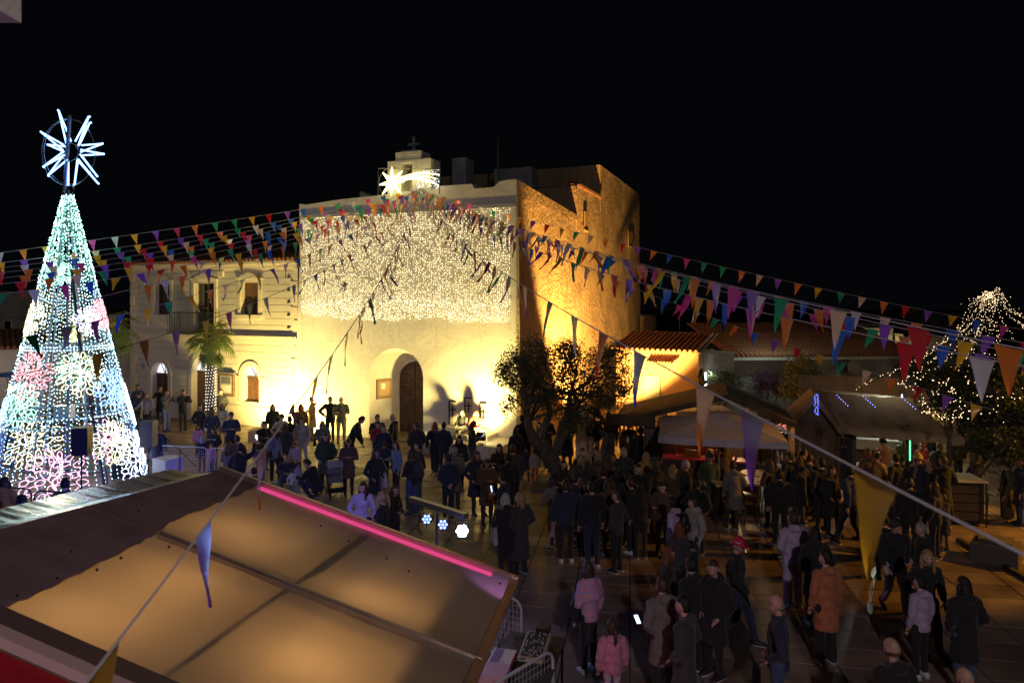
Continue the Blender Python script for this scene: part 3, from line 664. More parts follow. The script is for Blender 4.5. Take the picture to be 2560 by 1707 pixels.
    q = MB(); q.M = MM; q.box((a + .1, .12, z0 + .1), (b - .1, .125, z1 - .1)); q.build('backing', mat('board grey', (.45, .43, .38), .8), nb)
    q = MB(); q.M = MM; mz = (z0 + z1) / 2; q.box((a + .16, .127, mz + .05), (b - .16, .13, z1 - .14)); q.build('poster', mat('poster', (.16, .16, .17), .6), nb)
    q = MB(); q.M = MM; q.box((a + .16, .127, z0 + .16), (b - .16, .13, mz - .02)); q.build('notice', mat('paper', (.75, .72, .65), .8), nb)
palace()

# ================================================================== left background buildings
def simple_house(name, label, p0, p1, h, depth, m, roof='flat', wins=(), cat='building', roofh=.8, lit=None):
    w = Wall((p0.x, p0.y), (p1.x - p0.x, p1.y - p0.y)); Wd = (p1 - p0).length; M = w.M()
    r = empty(name, label=label, cat=cat)
    q = MB(); q.M = M; q.box((0, -depth, 0), (Wd, 0, h)); q.build('wall', m, r)
    if roof == 'tile':
        q = MB(); q.M = M; q.hexa([(-.15, .3, h), (Wd + .15, .3, h), (Wd + .15, -depth, h + roofh), (-.15, -depth, h + roofh)], [(-.15, .3, h + .06), (Wd + .15, .3, h + .06), (Wd + .15, -depth, h + roofh + .06), (-.15, -depth, h + roofh + .06)]); rf = q.build('roof', tile_clay, r)
        q = MB(); ln = min(depth, 4); sl = roofh / (depth + .3); q.tube([(0, 0, 0), (0, -ln, ln * sl)], .09, 6); me = q.mesh('tile_row'); me.materials.append(tile_clay)
        x = -.05; n = 0
        while x < Wd: link('tile', me, rf, M @ Matrix.Translation((x, .36, h + .09))); x += .25
    elif roof == 'flat':
        q = MB(); q.M = M; q.box((-.05, -depth - .05, h), (Wd + .05, .05, h + .18)); q.build('parapet', m, r)
    for k, (u0, v0, u1, v1, lt) in enumerate(wins):
        a, z1 = w.sz(u0, v0); b, z0 = w.sz(u1, v1)
        q = MB(); q.M = M; q.box((a, 0, z0), (b, .05, z1)); wi = q.build('window', trim_plaster, r)
        q = MB(); q.M = M; e = min(.07, (b - a) * .1); q.box((a + e, .03, z0 + e), (b - e, .06, z1 - e)); q.build('pane', lt or glass_dark, wi)
    return r, w
blue_pane = mat('blue shutter', (.03, .05, .16), .6)
simple_house('low_house', 'low white house left of the town house with blue shuttered window', P(228, 1025, 36.2).xy.to_3d(), P(330, 1025, 35).xy.to_3d(), 3.9, 4, dirty_white, 'flat', [(284, 920, 306, 965, blue_pane)])
simple_house('tiled_house', 'pale house with a clay tile eave behind the light tree', P(-90, 1025, 33).xy.to_3d(), P(228, 1025, 36.2).xy.to_3d(), 3.2, 4, white_plaster, 'tile', [(20, 935, 50, 985, blue_pane), (200, 930, 222, 980, blue_pane)])
simple_house('back_house', 'dim grey building rising behind the tiled house at far left', P(-200, 1000, 42).xy.to_3d(), P(110, 1000, 43).xy.to_3d(), 6.0, 5, grey_plaster, 'flat', [(10, 800, 30, 830, None), (60, 800, 80, 830, None)])

# ================================================================== right background buildings
HA, HB = P(1540, 1040, 33.0), P(1746, 1040, 31.0)
r, HW = simple_house('small_house', 'small orange lit house with a clay tile roof beside the church', HA.xy.to_3d(), HB.xy.to_3d(), 3.22, 3.0, plaster('apricot plaster', (.36, .235, .13), .2, .2), 'tile', [], roofh=.75)
def canopy_tiles():
    q = MB(); M = HW.M()
    a, z = HW.sz(1625, 905); b, _ = HW.sz(1686, 916)
    q.M = M; q.hexa([(a, .0, z + .12), (b, .0, z + .12), (b, .45, z), (a, .45, z)], [(a, .0, z + .17), (b, .0, z + .17), (b, .45, z + .05), (a, .45, z + .05)]); h = q.build('door_hood', tile_clay, r)
    q = MB(); q.tube([(0, .5, 0), (0, 0, .15)], .06, 6); me = q.mesh('hood_tile'); me.materials.append(tile_clay); x = a
    while x < b: link('tile', me, h, M @ Matrix.Translation((x, 0, z + .05))); x += .14
    a, z1 = HW.sz(1612, 937); b, z0 = HW.sz(1651, 1030); z0 = 0.05
    q = MB(); q.M = M; q.box((a, 0, z0), (b, .06, z1)); dd = q.build('door', mat('green grey shutter', (.20, .23, .17), .7, var=.2), r)
    for k in range(5):
        x = a + (b - a) * k / 5; q = MB(); q.M = M; q.box((x + .01, .06, z0), (x + (b - a) / 5 - .01, .075, z1 - .02)); q.build('plank', mat('green grey shutter', (.2, .23, .17)), dd)
canopy_tiles()
# picket fence in front of it
def picket():
    f = empty('picket_fence', label='wooden picket fence in front of the small orange lit house', cat='fence')
    A, B = G(1550, 1092), G(1790, 1108); d = (B - A).normalized(); L = (B - A).length; x = 0; me = None
    q = MB(); q.prism([(-.045, 0, 0), (.045, 0, 0), (.045, 0, .95), (0, 0, 1.05), (-.045, 0, .95)], (0, .02, 0)); me = q.mesh('picket'); me.materials.append(grey_wood)
    ang = math.atan2(d.y, d.x)
    while x < L:
        p = A + d * x; link('picket', me, f, Matrix.Translation(p) @ Matrix.Rotation(ang, 4, 'Z')); x += .17
    q = MB(); n = Vector((-d.y, d.x, 0)) * .03
    for z in (.3, .75): q.tube([A + n + Vector((0, 0, z)), B + n + Vector((0, 0, z))], .025, 4)
    q.build('rail', grey_wood, f)
picket()
# small rough apse annex beyond the side wall
def annex():
    b = SD.at(24.0, 0, -.6); q = MB(); c = P(1607, 1000, 47.5); zt = Zat(786, 47.5)
    q.tube([(c.x, c.y + 1.2, 0), (c.x, c.y + 1.2, zt - .5), (c.x, c.y + 1.2, zt - .12), (c.x, c.y + 1.2, zt)], [1.2, 1.2, 1.08, .7], 20)
    tag(q.build('apse_tower', old_plaster, smooth=True), 'round rough rendered apse end at the back of the church side wall', 'apse')
    q = MB(); c = P(1679, 850, 36); q.box((c.x - .25, c.y, 2.5), (c.x + .25, c.y + .5, Zat(841, 36))); tag(q.build('chimney', dirty_white), 'small white chimney block behind the small tiled house roof', 'chimney')
annex()
# long dark shed house with climbing plants
simple_house('gable_house', 'white gable end wall lit by a wall lamp right of the small house', P(1772, 1010, 31.6).xy.to_3d(), P(1835, 1010, 32.2).xy.to_3d(), 3.0, 3.5, dirty_white, 'flat')
r2, LW = simple_house('long_house', 'long dark house with weathered tile roof behind the market huts', P(1830, 1000, 34.5).xy.to_3d(), P(2290, 1000, 35.5).xy.to_3d(), 2.75, 6.0, grey_plaster, 'tile', [(1955, 940, 1975, 985, None), (2080, 938, 2100, 985, None)], roofh=1.5)
q = MB(); q.M = LW.M(); q.box((-.1, .3, 2.62), ((P(2290, 1000, 35.5) - P(1830, 1000, 34.5)).length, .42, 2.75)); q.build('gutter', mat('gutter', (.5, .5, .48), .6), r2)
for uu in (1855, 1915):
    a, z = LW.sz(uu, 905, -1.5); q = MB(); q.M = LW.M(); q.box((a - .22, -1.7, z - .3), (a + .22, -1.3, z + .3)); q.prism([(a - .26, -1.75, z + .3), (a + .26, -1.75, z + .3), (a, -1.75, z + .52)], (0, .5, 0)); q.build('chimney', dirty_white, r2)
cream_far = plaster('far cream', (.6, .56, .42), .15, .1)
lit_tv = glow('lit window blue', (.4, .9, 1), 2.2)
simple_house('far_villa', 'distant cream villa with one blue lit window up the street', P(2120, 900, 68).xy.to_3d(), P(2232, 900, 66).xy.to_3d(), Zat(824, 67), 8, cream_far, 'flat', [(2137, 866, 2150, 877, lit_tv), (2185, 880, 2203, 888, None)])
simple_house('far_villa_wing', 'set back upper storey with pillars on the distant cream villa', P(2135, 900, 71).xy.to_3d(), P(2215, 900, 71).xy.to_3d(), Zat(812, 71), 5, cream_far, 'flat', [(2148, 815, 2156, 823, None), (2165, 815, 2173, 823, None), (2192, 815, 2200, 823, None)])
simple_house('far_grey_block', 'distant grey flat block beyond the tent of fairy lights', P(2290, 850, 85).xy.to_3d(), P(2415, 850, 85).xy.to_3d(), Zat(785, 85), 9, mat('far grey', (.32, .30, .33), .9, var=.2), 'flat', [(2310, 800, 2325, 812, None), (2345, 800, 2360, 812, None), (2380, 800, 2395, 812, None)])
simple_house('far_yellow_house', 'dim yellowish house behind the fairy lights and dark tree', P(2370, 900, 58).xy.to_3d(), P(2470, 900, 58).xy.to_3d(), Zat(850, 58), 8, cream_far, 'flat', [(2385, 870, 2400, 895, None), (2430, 870, 2445, 895, None)])
simple_house('far_low_house', 'distant low house with two small lit windows over the tile roofs', P(1835, 880, 74).xy.to_3d(), P(1960, 880, 74).xy.to_3d(), Zat(842, 74), 8, mat('far dark wall', (.12, .12, .12), .9), 'flat', [(1856, 845, 1866, 850, glow('lit pane dim', (.75, .85, .7), .35)), (1902, 845, 1910, 850, glow('lit pane blue', (.5, .9, 1), .9))])
# ================================================================== LED cone tree
TC = Vector((-13.2, 20.3, 0))
def led_tree():
    r = empty('light_tree', TC, label='tall cone shaped tree of white fairy lights with coloured flower rosettes', cat='light tree')
    prof = [(0, 2.15), (2.05, 1.66), (4.2, 1.15), (6.9, .55), (8.7, .13)]
    def rad(z):
        for (a, ra), (b, rb) in zip(prof, prof[1:]):
            if z <= b: return ra + (rb - ra) * (z - a) / (b - a)
        return .13
    def cp(th, z, off=0.0): rr = rad(z) + off; return Vector((rr * math.sin(th), -rr * math.cos(th), z))   # th=0 faces the camera side
    fr = MB()
    for k in range(8):
        th = 2 * math.pi * (k + .35) / 8; fr.tube([cp(th, .02, -.04), cp(th, 2.05, -.04), cp(th, 4.2, -.04), cp(th, 6.9, -.03), cp(th, 8.7, -.03)], .035, 5)
    fr.build('rib', mat('painted aluminium', (.35, .38, .42), .4, .7), r)
    for z in (.03, 1.0, 2.05, 2.3, 3.2, 4.2, 4.28, 5.6, 6.9, 7.9):
        q = MB(); big = z in (2.05, 2.3, 4.2, 4.28, .03); q.tube([cp(2 * math.pi * t / 40, z, -.05) for t in range(40)], .04 if big else .012, 5, closed=True); q.build('ring', mat('painted aluminium', (.35, .38, .42)), r)
    q = MB(); q.tube([(0, 0, 0), (0, 0, 8.9)], .05, 6); q.tube([cp(R(58), .0), cp(R(48), 4.2), cp(R(40), 6.5, .03)], .05, 6); q.build('mast', mat('mast grey', (.12, .14, .18), .4, .6), r)
    # vertical strings of bulbs
    ROS = [(-10, .75, .80), (-42, 3.55, .62), (-48, 2.75, .60), (14, 3.55, .62), (48, 3.0, .58), (-78, 1.25, .70), (38, 1.55, .62), (62, .95, .85), (-62, 5.1, .50), (62, 5.2, .48)]
    groups = {k: [] for k in ('cool', 'green', 'blue', 'warm')}; wr = MB()
    for k in range(62):
        th = 2 * math.pi * k / 62
        zt = 8.75 if k % 3 == 0 else (6.9 if k % 3 == 1 else 5.8)
        z = .12 + rnd.random() * .1
        wr.tube([cp(th, .1), cp(th, 2.05), cp(th, 4.2), cp(th, min(6.9, zt)), cp(th, zt)], .004, 3, cap=False)
        while z < zt:
            zz = z + rnd.uniform(-.02, .02); p = cp(th + rnd.uniform(-.012, .012), zz, rnd.uniform(-.02, .035))
            u = math.degrees((th + math.pi) % (2 * math.pi) - math.pi)
            if any(math.hypot(R(u - a - 33) * rad(zz), zz - b) < c_ * .95 for a, b, c_ in ROS) and rnd.random() < .3: z += .135; continue
            g = 'cool'
            if zz > 6.2 and rnd.random() < .75: g = 'green'
            elif zz < 2.0 and (u < -17 or 83 < u < 143) and rnd.random() < .7: g = 'blue'
            elif 4.4 < zz < 6.0 and u < -30 and rnd.random() < .5: g = 'warm'
            groups[g].append(p); z += .118 if zz < 5 else .098
    for k in range(900):   # denser tip
        z = 6.0 + 2.75 * rnd.random(); groups['green' if z > 6.6 and rnd.random() < .7 else 'cool'].append(cp(rnd.uniform(0, 6.3), z, rnd.uniform(-.03, .04)))
    for z in (.1, 2.05, 2.3, 4.2, 4.28):
        for t in range(90): groups['cool'].append(cp(2 * math.pi * t / 90, z, .02))
    cm = {'cool': ((.50, .88, 1), 9), 'green': ((.38, 1, .72), 9), 'blue': ((.10, .28, 1), 12), 'warm': ((1, .9, .35), 8)}
    for g, p in groups.items(): bulbs('fairy_bulbs', p, .0148, glow('tree bulb ' + g, *cm[g]), r)
    wr.build('bulb_wires', mat('white wire', (.4, .42, .4), .6), r)['kind'] = 'stuff'
    # flower rosettes of rope light bent round the cone: (azimuth deg, z, radius, colour)
    cols = {'pink': ((1, .50, .78), 2.8), 'red': ((1, .38, .42), 2.6), 'yellow': ((1, .95, .60), 2.8), 'green': ((.45, 1, .72), 2.6), 'blue': ((.22, .42, 1), 4.5), 'white': ((.72, .76, 1), 4.2), 'ygreen': ((.7, 1, .4), 3)}
    ros = [(-10, .75, .80, 'pink'), (-42, 3.55, .62, 'red'), (-48, 2.75, .60, 'green'), (14, 3.55, .62, 'yellow'), (48, 3.0, .58, 'blue'), (-78, 1.25, .70, 'blue'), (38, 1.55, .62, 'yellow'),
           (62, .95, .85, 'white'), (-62, 5.1, .50, 'yellow'), (62, 5.2, .48, 'red'), (-20, 6.4, .34, 'green'), (30, 5.0, .40, 'white'), (100, 2.4, .7, 'white'), (-100, 2.2, .6, 'blue'), (150, 1.0, .8, 'pink'), (-150, 1.2, .8, 'yellow'), (170, 3.4, .6, 'green')]
    for az, z0, rr, cn in ros:
        az += 33
        def pt(x, y): z = max(.05, z0 + y); return cp(R(az) + x / rad(z0), z, .05)
        q = MB(); rings = [(.0, 1, .2), (.32, 6, .17), (.6, 11, .15), (.86, 15, .14)]
        for rho, n, s in rings:
            for k in range(n):
                a = 2 * math.pi * (k + .5 * rnd.random()) / n; cx, cy = rho * rr * math.cos(a) + rnd.uniform(-.04, .04), rho * rr * math.sin(a) + rnd.uniform(-.04, .04); ss = s * rr * rnd.uniform(.8, 1.3); a += rnd.uniform(-.6, .6); ph = rnd.uniform(0, 6)
                pts = []
                for t in range(12):
                    w = 2 * math.pi * t / 12; lx = ss * math.cos(w) * 1.05; ly = ss * .62 * math.sin(w) * (1 + .25 * math.cos(w + ph))
                    ca, sa = math.cos(a), math.sin(a); pts.append(pt(cx + lx * ca - ly * sa, cy + lx * sa + ly * ca))
                q.tube(pts, .013, 3, closed=True)
        for k in range(3):   # stems
            a = rnd.uniform(0, 6.3); q.tube([pt(rr * .2 * math.cos(a + t * .3) * t, rr * .2 * math.sin(a + t * .3) * t) for t in range(5)], .021, 4)
        q.build('flower_rosette', glow('rope light ' + cn, cols[cn][0], cols[cn][1] * .8), r)
    # small control box inside
    q = MB(); q.box((-.3, -.2, 2.1), (.15, .1, 2.5)); q.build('control_box', steel, r)
led_tree()

def star():
    c = TC + Vector((.02, 0, 10.02)); r = empty('star_topper', TC + Vector((.05, 0, 8.8)), label='large blue white light star on a pole above the cone tree', cat='light star')
    o = r.location; rel = lambda v: v - o
    q = MB(); q.tube([rel(c + Vector((-.12, 0, -1.2))), rel(c + Vector((.03, 0, 1.08)))], .055, 8); q.build('pole', mat('pole steel', (.25, .32, .5), .3, .7), r)
    q = MB(); q.tube([rel(c + Vector((-.02 + .80 * math.cos(t * math.pi / 20), .02, 1.0 * math.sin(t * math.pi / 20)))) for t in range(40)], .013, 4, closed=True)
    q.tube([rel(c + Vector((.03 + .70 * math.cos(t * math.pi / 20), .1 * math.cos(t * math.pi / 20), .97 * math.sin(t * math.pi / 20)))) for t in range(40)], .01, 4, closed=True)
    q.tube([rel(c + Vector((.02 + .27 * math.cos(t * math.pi / 12), 0, .27 * math.sin(t * math.pi / 12)))) for t in range(24)], .012, 4, closed=True); q.build('hoop', steel, r)
    cx, cy = 183, 375
    spikes = [((145, 276), (176, 353), (166, 365)), ((224, 292), (190, 355), (198, 365)), ((227, 307), (198, 366), (201, 362)), ((102, 330), (160, 363), (158, 376)), ((119, 362), (166, 367), (160, 380)), ((109, 418), (160, 380), (163, 388)), ((121, 440), (161, 388), (170, 400)), ((256, 359), (202, 363), (200, 380)), ((259, 385), (200, 374), (204, 388)), ((243, 441), (200, 386), (206, 392)), ((246, 459), (194, 400), (196, 398)), ((185, 462), (192, 400), (193, 404)), ((170, 462), (168, 402), (170, 404))]
    sm_ = glow('star rope', (.22, .46, 1), 5)
    for tip, a, b in spikes:
        W_ = lambda p: rel(P(p[0], p[1], TC.y)); q = MB(); off = Vector((0, rnd.uniform(-.04, .04), 0))
        q.tube([W_(a) + off, W_(tip) + off], .024, 5); q.tube([W_(b) + off, W_(tip) + off], .024, 5); q.ball(W_(tip), .03, 6, 4); q.build('spike', sm_, r)
    q = MB(); q.tube([(-.1, 0, 0), (-.22, 0, .12), (-.14, 0, .3)], .015, 4); q.tube([(.08, 0, 0), (.1, .05, .15), (-.02, 0, .3)], .015, 4); q.build('bracket', steel, r)
star()

# ================================================================== bunting
def penn_mesh(k):
    rg = random.Random(k); q = MB(); n, m_ = 2, 7; Wd, Ht = .21, .36; vs = []
    curl = rg.uniform(-.08, .08); tw = rg.uniform(-.35, .35) if k != 7 else .08; ph = rg.uniform(0, 6); fold = rg.uniform(-.05, .05); am = .01
    if k == 7: curl, fold, am = .015, .012, .004
    for j in range(m_ + 1):
        t = j / m_; w = Wd * (1 - t) * (1 - .25 * abs(fold) * 10 * t)
        for i in range(n + 1):
            s = i / n - .5; x = s * w; y = fold * math.cos(s * 3.1) * 1.0 * t + curl * t * t + am * math.sin(ph + t * 7 + s * 3)
            a = tw * t; vs.append((x * math.cos(a) - y * math.sin(a) * .5 + curl * .35 * t * t, x * math.sin(a) + y * math.cos(a), -Ht * t))
    fs = [(j * 3 + i, j * 3 + i + 1, (j + 1) * 3 + i + 1, (j + 1) * 3 + i) for j in range(m_) for i in range(n)]
    q.add(vs, fs); me = q.mesh('pennant', True); return me
PCOL = {'orange': (.95, .26, .04), 'red': (.75, .03, .05), 'yellow': (1, .56, .03), 'purple': (.32, .10, .75), 'blue': (.04, .18, .85), 'green': (.03, .42, .20), 'white': (.80, .80, .88), 'magenta': (.80, .08, .42), 'cream': (.90, .66, .48)}
PM = {}
for k, c in PCOL.items():
    PM[k] = mat('pennant ' + k, c, .28, trans=.2, spec=.6)
PMESH = {}
for c in PCOL:
    for k in range(8):
        me = penn_mesh(k); me.materials.append(PM[c]); PMESH[c, k] = me
ax_, az_ = CH.sz(1056, 474, .5); APEX = CH.at(ax_, az_, .5)
rope_m = mat('bunting rope', (.45, .42, .45), .6)
seq = ['orange', 'red', 'purple', 'yellow', 'blue', 'magenta', 'white', 'green', 'orange', 'blue', 'purple', 'red', 'yellow', 'green', 'cream']
def string(end, Y, mid, label, gap=.43, skip=(), start=.03, rad=.006, at=None, t1=1.0):
    B = P(end[0], end[1], Y); A = APEX + Vector((rnd.uniform(-.15, .15), 0, rnd.uniform(-.05, .05)))
    sag = .5
    if mid:
        best = None
        for k in range(1, 400):
            t = k / 400; p = A + (B - A) * t; e = abs(CX + F * p.x / p.y - mid[0])
            if best is None or e < best[0]: best = (e, t, p)
        _, t, p = best; sag = (p.z - Zat(mid[1], p.y)) / (4 * t * (1 - t))
        sag = max(.05, min(sag, 3.5))
    f = lambda t: A + (B - A) * t - Vector((0, 0, sag * 4 * t * (1 - t)))
    o = empty('bunting_string', A, label=label, cat='bunting', group='bunting strings radiating from the bell gable')
    q = MB(); N_ = 48; q.tube([f(k / N_) - A for k in range(N_ + 1)], rad, 4); q.build('rope', rope_m, o)
    L = (B - A).length; n = int(L / gap); ci = rnd.randrange(15)
    wind = rnd.uniform(-.2, .5)
    ts = [(start + (k + rnd.uniform(-.06, .06)) * gap / L, None) for k in range(n)]
    if at:
        fx = []
        for uu, cc in at:
            tt = min(range(1, 1200), key=lambda k: abs(CX + F * f(k / 1200).x / f(k / 1200).y - uu)) / 1200; fx.append((tt, cc))
        t0 = min(q[0] for q in fx) - .3 * gap / L; ts = [q for q in ts if q[0] < t0] + fx
    for t, fc in ts:
        p = f(t); d = (f(t + .004) - f(t - .004)).normalized(); ci += 1
        c = seq[ci % 15] if rnd.random() < .8 else rnd.choice(seq)
        if fc: c = fc
        x = d; z = Vector((0, 0, 1)); y = z.cross(x).normalized()
        droop = Vector((wind * .25 + rnd.uniform(-.12, .12), rnd.uniform(-.2, .2), 0))
        zz = (z - x * z.dot(x) * .75 + droop).normalized(); y = zz.cross(x).normalized(); zz = x.cross(y)
        if fc: zz = Vector((.04, 0, 1)); y = zz.cross(x).normalized()
        Mx = Matrix(((x.x, y.x, zz.x, p.x - A.x), (x.y, y.y, zz.y, p.y - A.y), (x.z, y.z, zz.z, p.z - A.z), (0, 0, 0, 1)))
        link('pennant', PMESH[c, rnd.randrange(7) if not fc else 7], o, Mx @ Matrix.Rotation(rnd.uniform(-.5, .5) if not fc else rnd.uniform(-.15, .15), 4, 'X'))
    return o
# (end pixel, end distance, a pixel it passes) : real anchors are buildings round the square
Lft = [((-60, 640), 20.0, (560, 553), 'topmost bunting string running left over the night sky from the bell gable'),
       ((-60, 664), 19.2, (560, 578), 'second bunting string from the top on the left side'),
       ((-60, 676), 18.0, (500, 600), 'third bunting string from the top on the left side'),
       ((-60, 688), 17.0, (500, 612), 'fourth bunting string from the top on the left side'),
       ((-60, 702), 15.5, (480, 628), 'fifth bunting string from the top on the left side'),
       ((-60, 716), 14.0, (480, 642), 'sixth bunting string on the left, just above the palm top'),
       ((-60, 742), 12.5, (480, 660), 'seventh bunting string on the left, crossing the light tree low in the bundle'),
       ((-60, 812), 10.0, (400, 705), 'bunting string across the upper windows of the town house'),
       ((-60, 868), 9.4, (499, 733), 'bunting string passing the middle of the town house upper windows'),
       ((60, 935), 7.4, (582, 778), 'bunting string passing in front of the palm crown with large purple pennant'),
       ((200, 1725), 2.0, (827, 890), 'steep bunting string coming down over the stage roof toward the viewer')]
ATL = {7: [(370, 'orange'), (412, 'white'), (455, 'orange'), (520, 'purple'), (600, 'yellow'), (650, 'green')], 9: [(245, 'yellow'), (360, 'orange'), (440, 'purple'), (515, 'yellow'), (572, 'magenta'), (625, 'green'), (664, 'white'), (735, 'blue')], 10: [(262, 'yellow'), (508, 'purple'), (658, 'orange'), (792, 'orange'), (829, 'white'), (868, 'green'), (898, 'red'), (905, 'orange')]}
for i, (e, y, m_, lab) in enumerate(Lft): string(e, y, m_, lab, gap=.60, at=ATL.get(i))
Rgt = [((2650, 842), 17.0, (1598, 619), 'topmost bunting string running right over the dark sky'),
       ((2650, 872), 10.5, (1780, 703), 'second bunting string from the top on the right side'),
       ((2650, 892), 4.4, (1940, 742), 'third bunting string on the right with big beige and red pennants'),
       ((2650, 905), 7.5, (1800, 715), 'fourth bunting string from the top on the right side'),
       ((2650, 934), 4.9, (1953, 792), 'fifth bunting string on the right with large red and white pennants'),
       ((2640, 930), 9.0, (1700, 700), 'sixth bunting string on the right, mid bundle with small pennants'),
       ((2500, 1030), 14.0, (2061, 892), 'thin low bunting string on the right passing over the long dark roof'),
       ((2640, 1428), 1.75, (1439, 793), 'nearest thick bunting string crossing the right side with big yellow pennant')]
ATR = {7: [(1312, 'magenta'), (1376, 'green'), (1436, 'white'), (1510, 'red'), (1598, 'blue'), (1765, 'orange'), (1880, 'purple'), (2185, 'yellow')], 2: [(1740, 'orange'), (1790, 'purple'), (1835, 'magenta'), (1880, 'purple'), (1955, 'green'), (2098, 'cream'), (2295, 'red'), (2520, 'orange')], 4: [(1750, 'yellow'), (1780, 'orange'), (1820, 'blue'), (1880, 'magenta'), (1968, 'orange'), (2100, 'blue'), (2265, 'red'), (2455, 'white')]}
for i, (e, y, m_, lab) in enumerate(Rgt): string(e, y, m_, lab, gap=.56, rad=.006, at=ATR.get(i))

# ================================================================== vegetation
leaf_d = mat('olive leaf', (.07, .085, .045), .6, trans=.2); leaf_d2 = mat('olive leaf pale', (.12, .13, .085), .6, trans=.2)
bark = mat('bark', (.12, .10, .085), .9, var=.5, vs=8, bump=.8, bs=12)
palm_g = mat('palm leaf', (.15, .20, .06), .5, trans=.25); palm_g2 = mat('palm leaf yellow', (.32, .30, .09), .5, trans=.25)
def crown_pts(blobs, n, seed):
    rg = np.random.RandomState(seed); out = []; vol = np.array([b[3] * b[4] * b[5] for b in blobs]); vol /= vol.sum()
    for b, k in zip(blobs, (vol * n).astype(int)):
        nc = max(4, k // 22); c = rg.normal(size=(nc, 3)); c /= np.linalg.norm(c, axis=1)[:, None]; c *= (rg.uniform(.25, 1, nc) ** .5)[:, None]
        idx = rg.randint(0, nc, k); p = c[idx] * np.array(b[3:6]) + rg.normal(size=(k, 3)) * .11 + np.array(b[:3]); out.append(p)
    return np.concatenate(out)
def olive():
    b = G(1398, 1215); r = empty('olive_tree', b, label='large dark olive tree with twisted trunk in front of the church corner', cat='tree')
    Y = b.y; rel = lambda u, v, dy=0: P(u, v, Y + dy) - b
    q = MB(); q.tube([rel(1402, 1225), rel(1398, 1180), rel(1378, 1150), rel(1360, 1120), rel(1345, 1100)], [.36, .27, .25, .24, .2], 10)
    q.tube([rel(1360, 1130), rel(1335, 1100, -.1), rel(1322, 1068, -.2), rel(1316, 1030, -.3), rel(1330, 990, -.3)], [.2, .15, .12, .1, .05], 8)
    q.tube([rel(1375, 1150), rel(1392, 1120, .1), rel(1405, 1080, .2), rel(1420, 1040, .3), rel(1425, 980, .3)], [.2, .17, .16, .12, .05], 8)
    q.tube([rel(1350, 1105), rel(1360, 1070, .3), rel(1375, 1030, .5), rel(1365, 970, .5)], [.15, .12, .1, .05], 7)
    rg = random.Random(3)
    for k in range(26):
        a = rg.choice([(1330, 990), (1425, 985), (1365, 975), (1410, 1050), (1325, 1050)]); e = (rg.uniform(1250, 1560), rg.uniform(860, 1010)); m_ = ((a[0] + e[0]) / 2 + rg.uniform(-15, 15), (a[1] + e[1]) / 2)
        dy = rg.uniform(-1, 1.2); q.tube([rel(*a), rel(*m_, dy * .5), rel(*e, dy)], [.05, .03, .008], 5)
    q.build('trunk', bark, r, True)
    bl = []
    for (u, v, ru, rv) in ((1290, 930, 45, 55), (1258, 935, 26, 30), (1330, 900, 45, 60), (1335, 985, 50, 40), (1400, 905, 50, 55), (1425, 880, 32, 35), (1450, 960, 55, 50), (1400, 1000, 60, 40), (1500, 900, 40, 35), (1540, 910, 38, 50), (1520, 985, 50, 45), (1560, 960, 22, 40), (1460, 1040, 45, 30), (1270, 1015, 30, 20), (1430, 1055, 30, 25)):
        p = rel(u, v, rnd.uniform(-.5, .5)); s = Y / F; bl.append((p.x, p.y, p.z, ru * s, .75, rv * s))
    leaves('crown', crown_pts(bl, 30000, 5), .10, [leaf_d, leaf_d2], r, 5, .3)
    q = MB(); q.M = Matrix.Rotation(SA, 4, 'Z'); q.box((-.75, -.8, 0), (1.0, .9, .10)); pl = q.build('planter_kerb', mat('kerb stone', (.12, .11, .1), .8), r)
olive()
def pruned_olive():
    Y = 21.6; b = P(1520, 752 + H * F / Y, Y); r = empty('pruned_olive', b, label='bare pruned olive trunk with stub branches right of the big olive tree', cat='tree')
    rel = lambda u, v, dy=0: P(u, v, Y + dy) - b
    q = MB(); q.tube([rel(1518, 1196), rel(1512, 1150), rel(1520, 1110), rel(1524, 1080)], [.3, .24, .2, .2], 9)
    for pts, rr in (([(1522, 1090), (1515, 1060), (1500, 1040), (1488, 1024)], [.14, .1, .07, .05]), ([(1524, 1085), (1530, 1060), (1522, 1040), (1522, 1030)], [.14, .11, .08, .05]), ([(1524, 1085), (1538, 1075), (1545, 1060), (1556, 1045)], [.12, .09, .07, .04]), ([(1522, 1100), (1535, 1085), (1545, 1078)], [.12, .1, .09]), ([(1520, 1095), (1508, 1085), (1500, 1078)], [.1, .08, .05])):
        q.tube([rel(*p) for p in pts], rr, 7)
    q.build('trunk', bark, r, True)
pruned_olive()
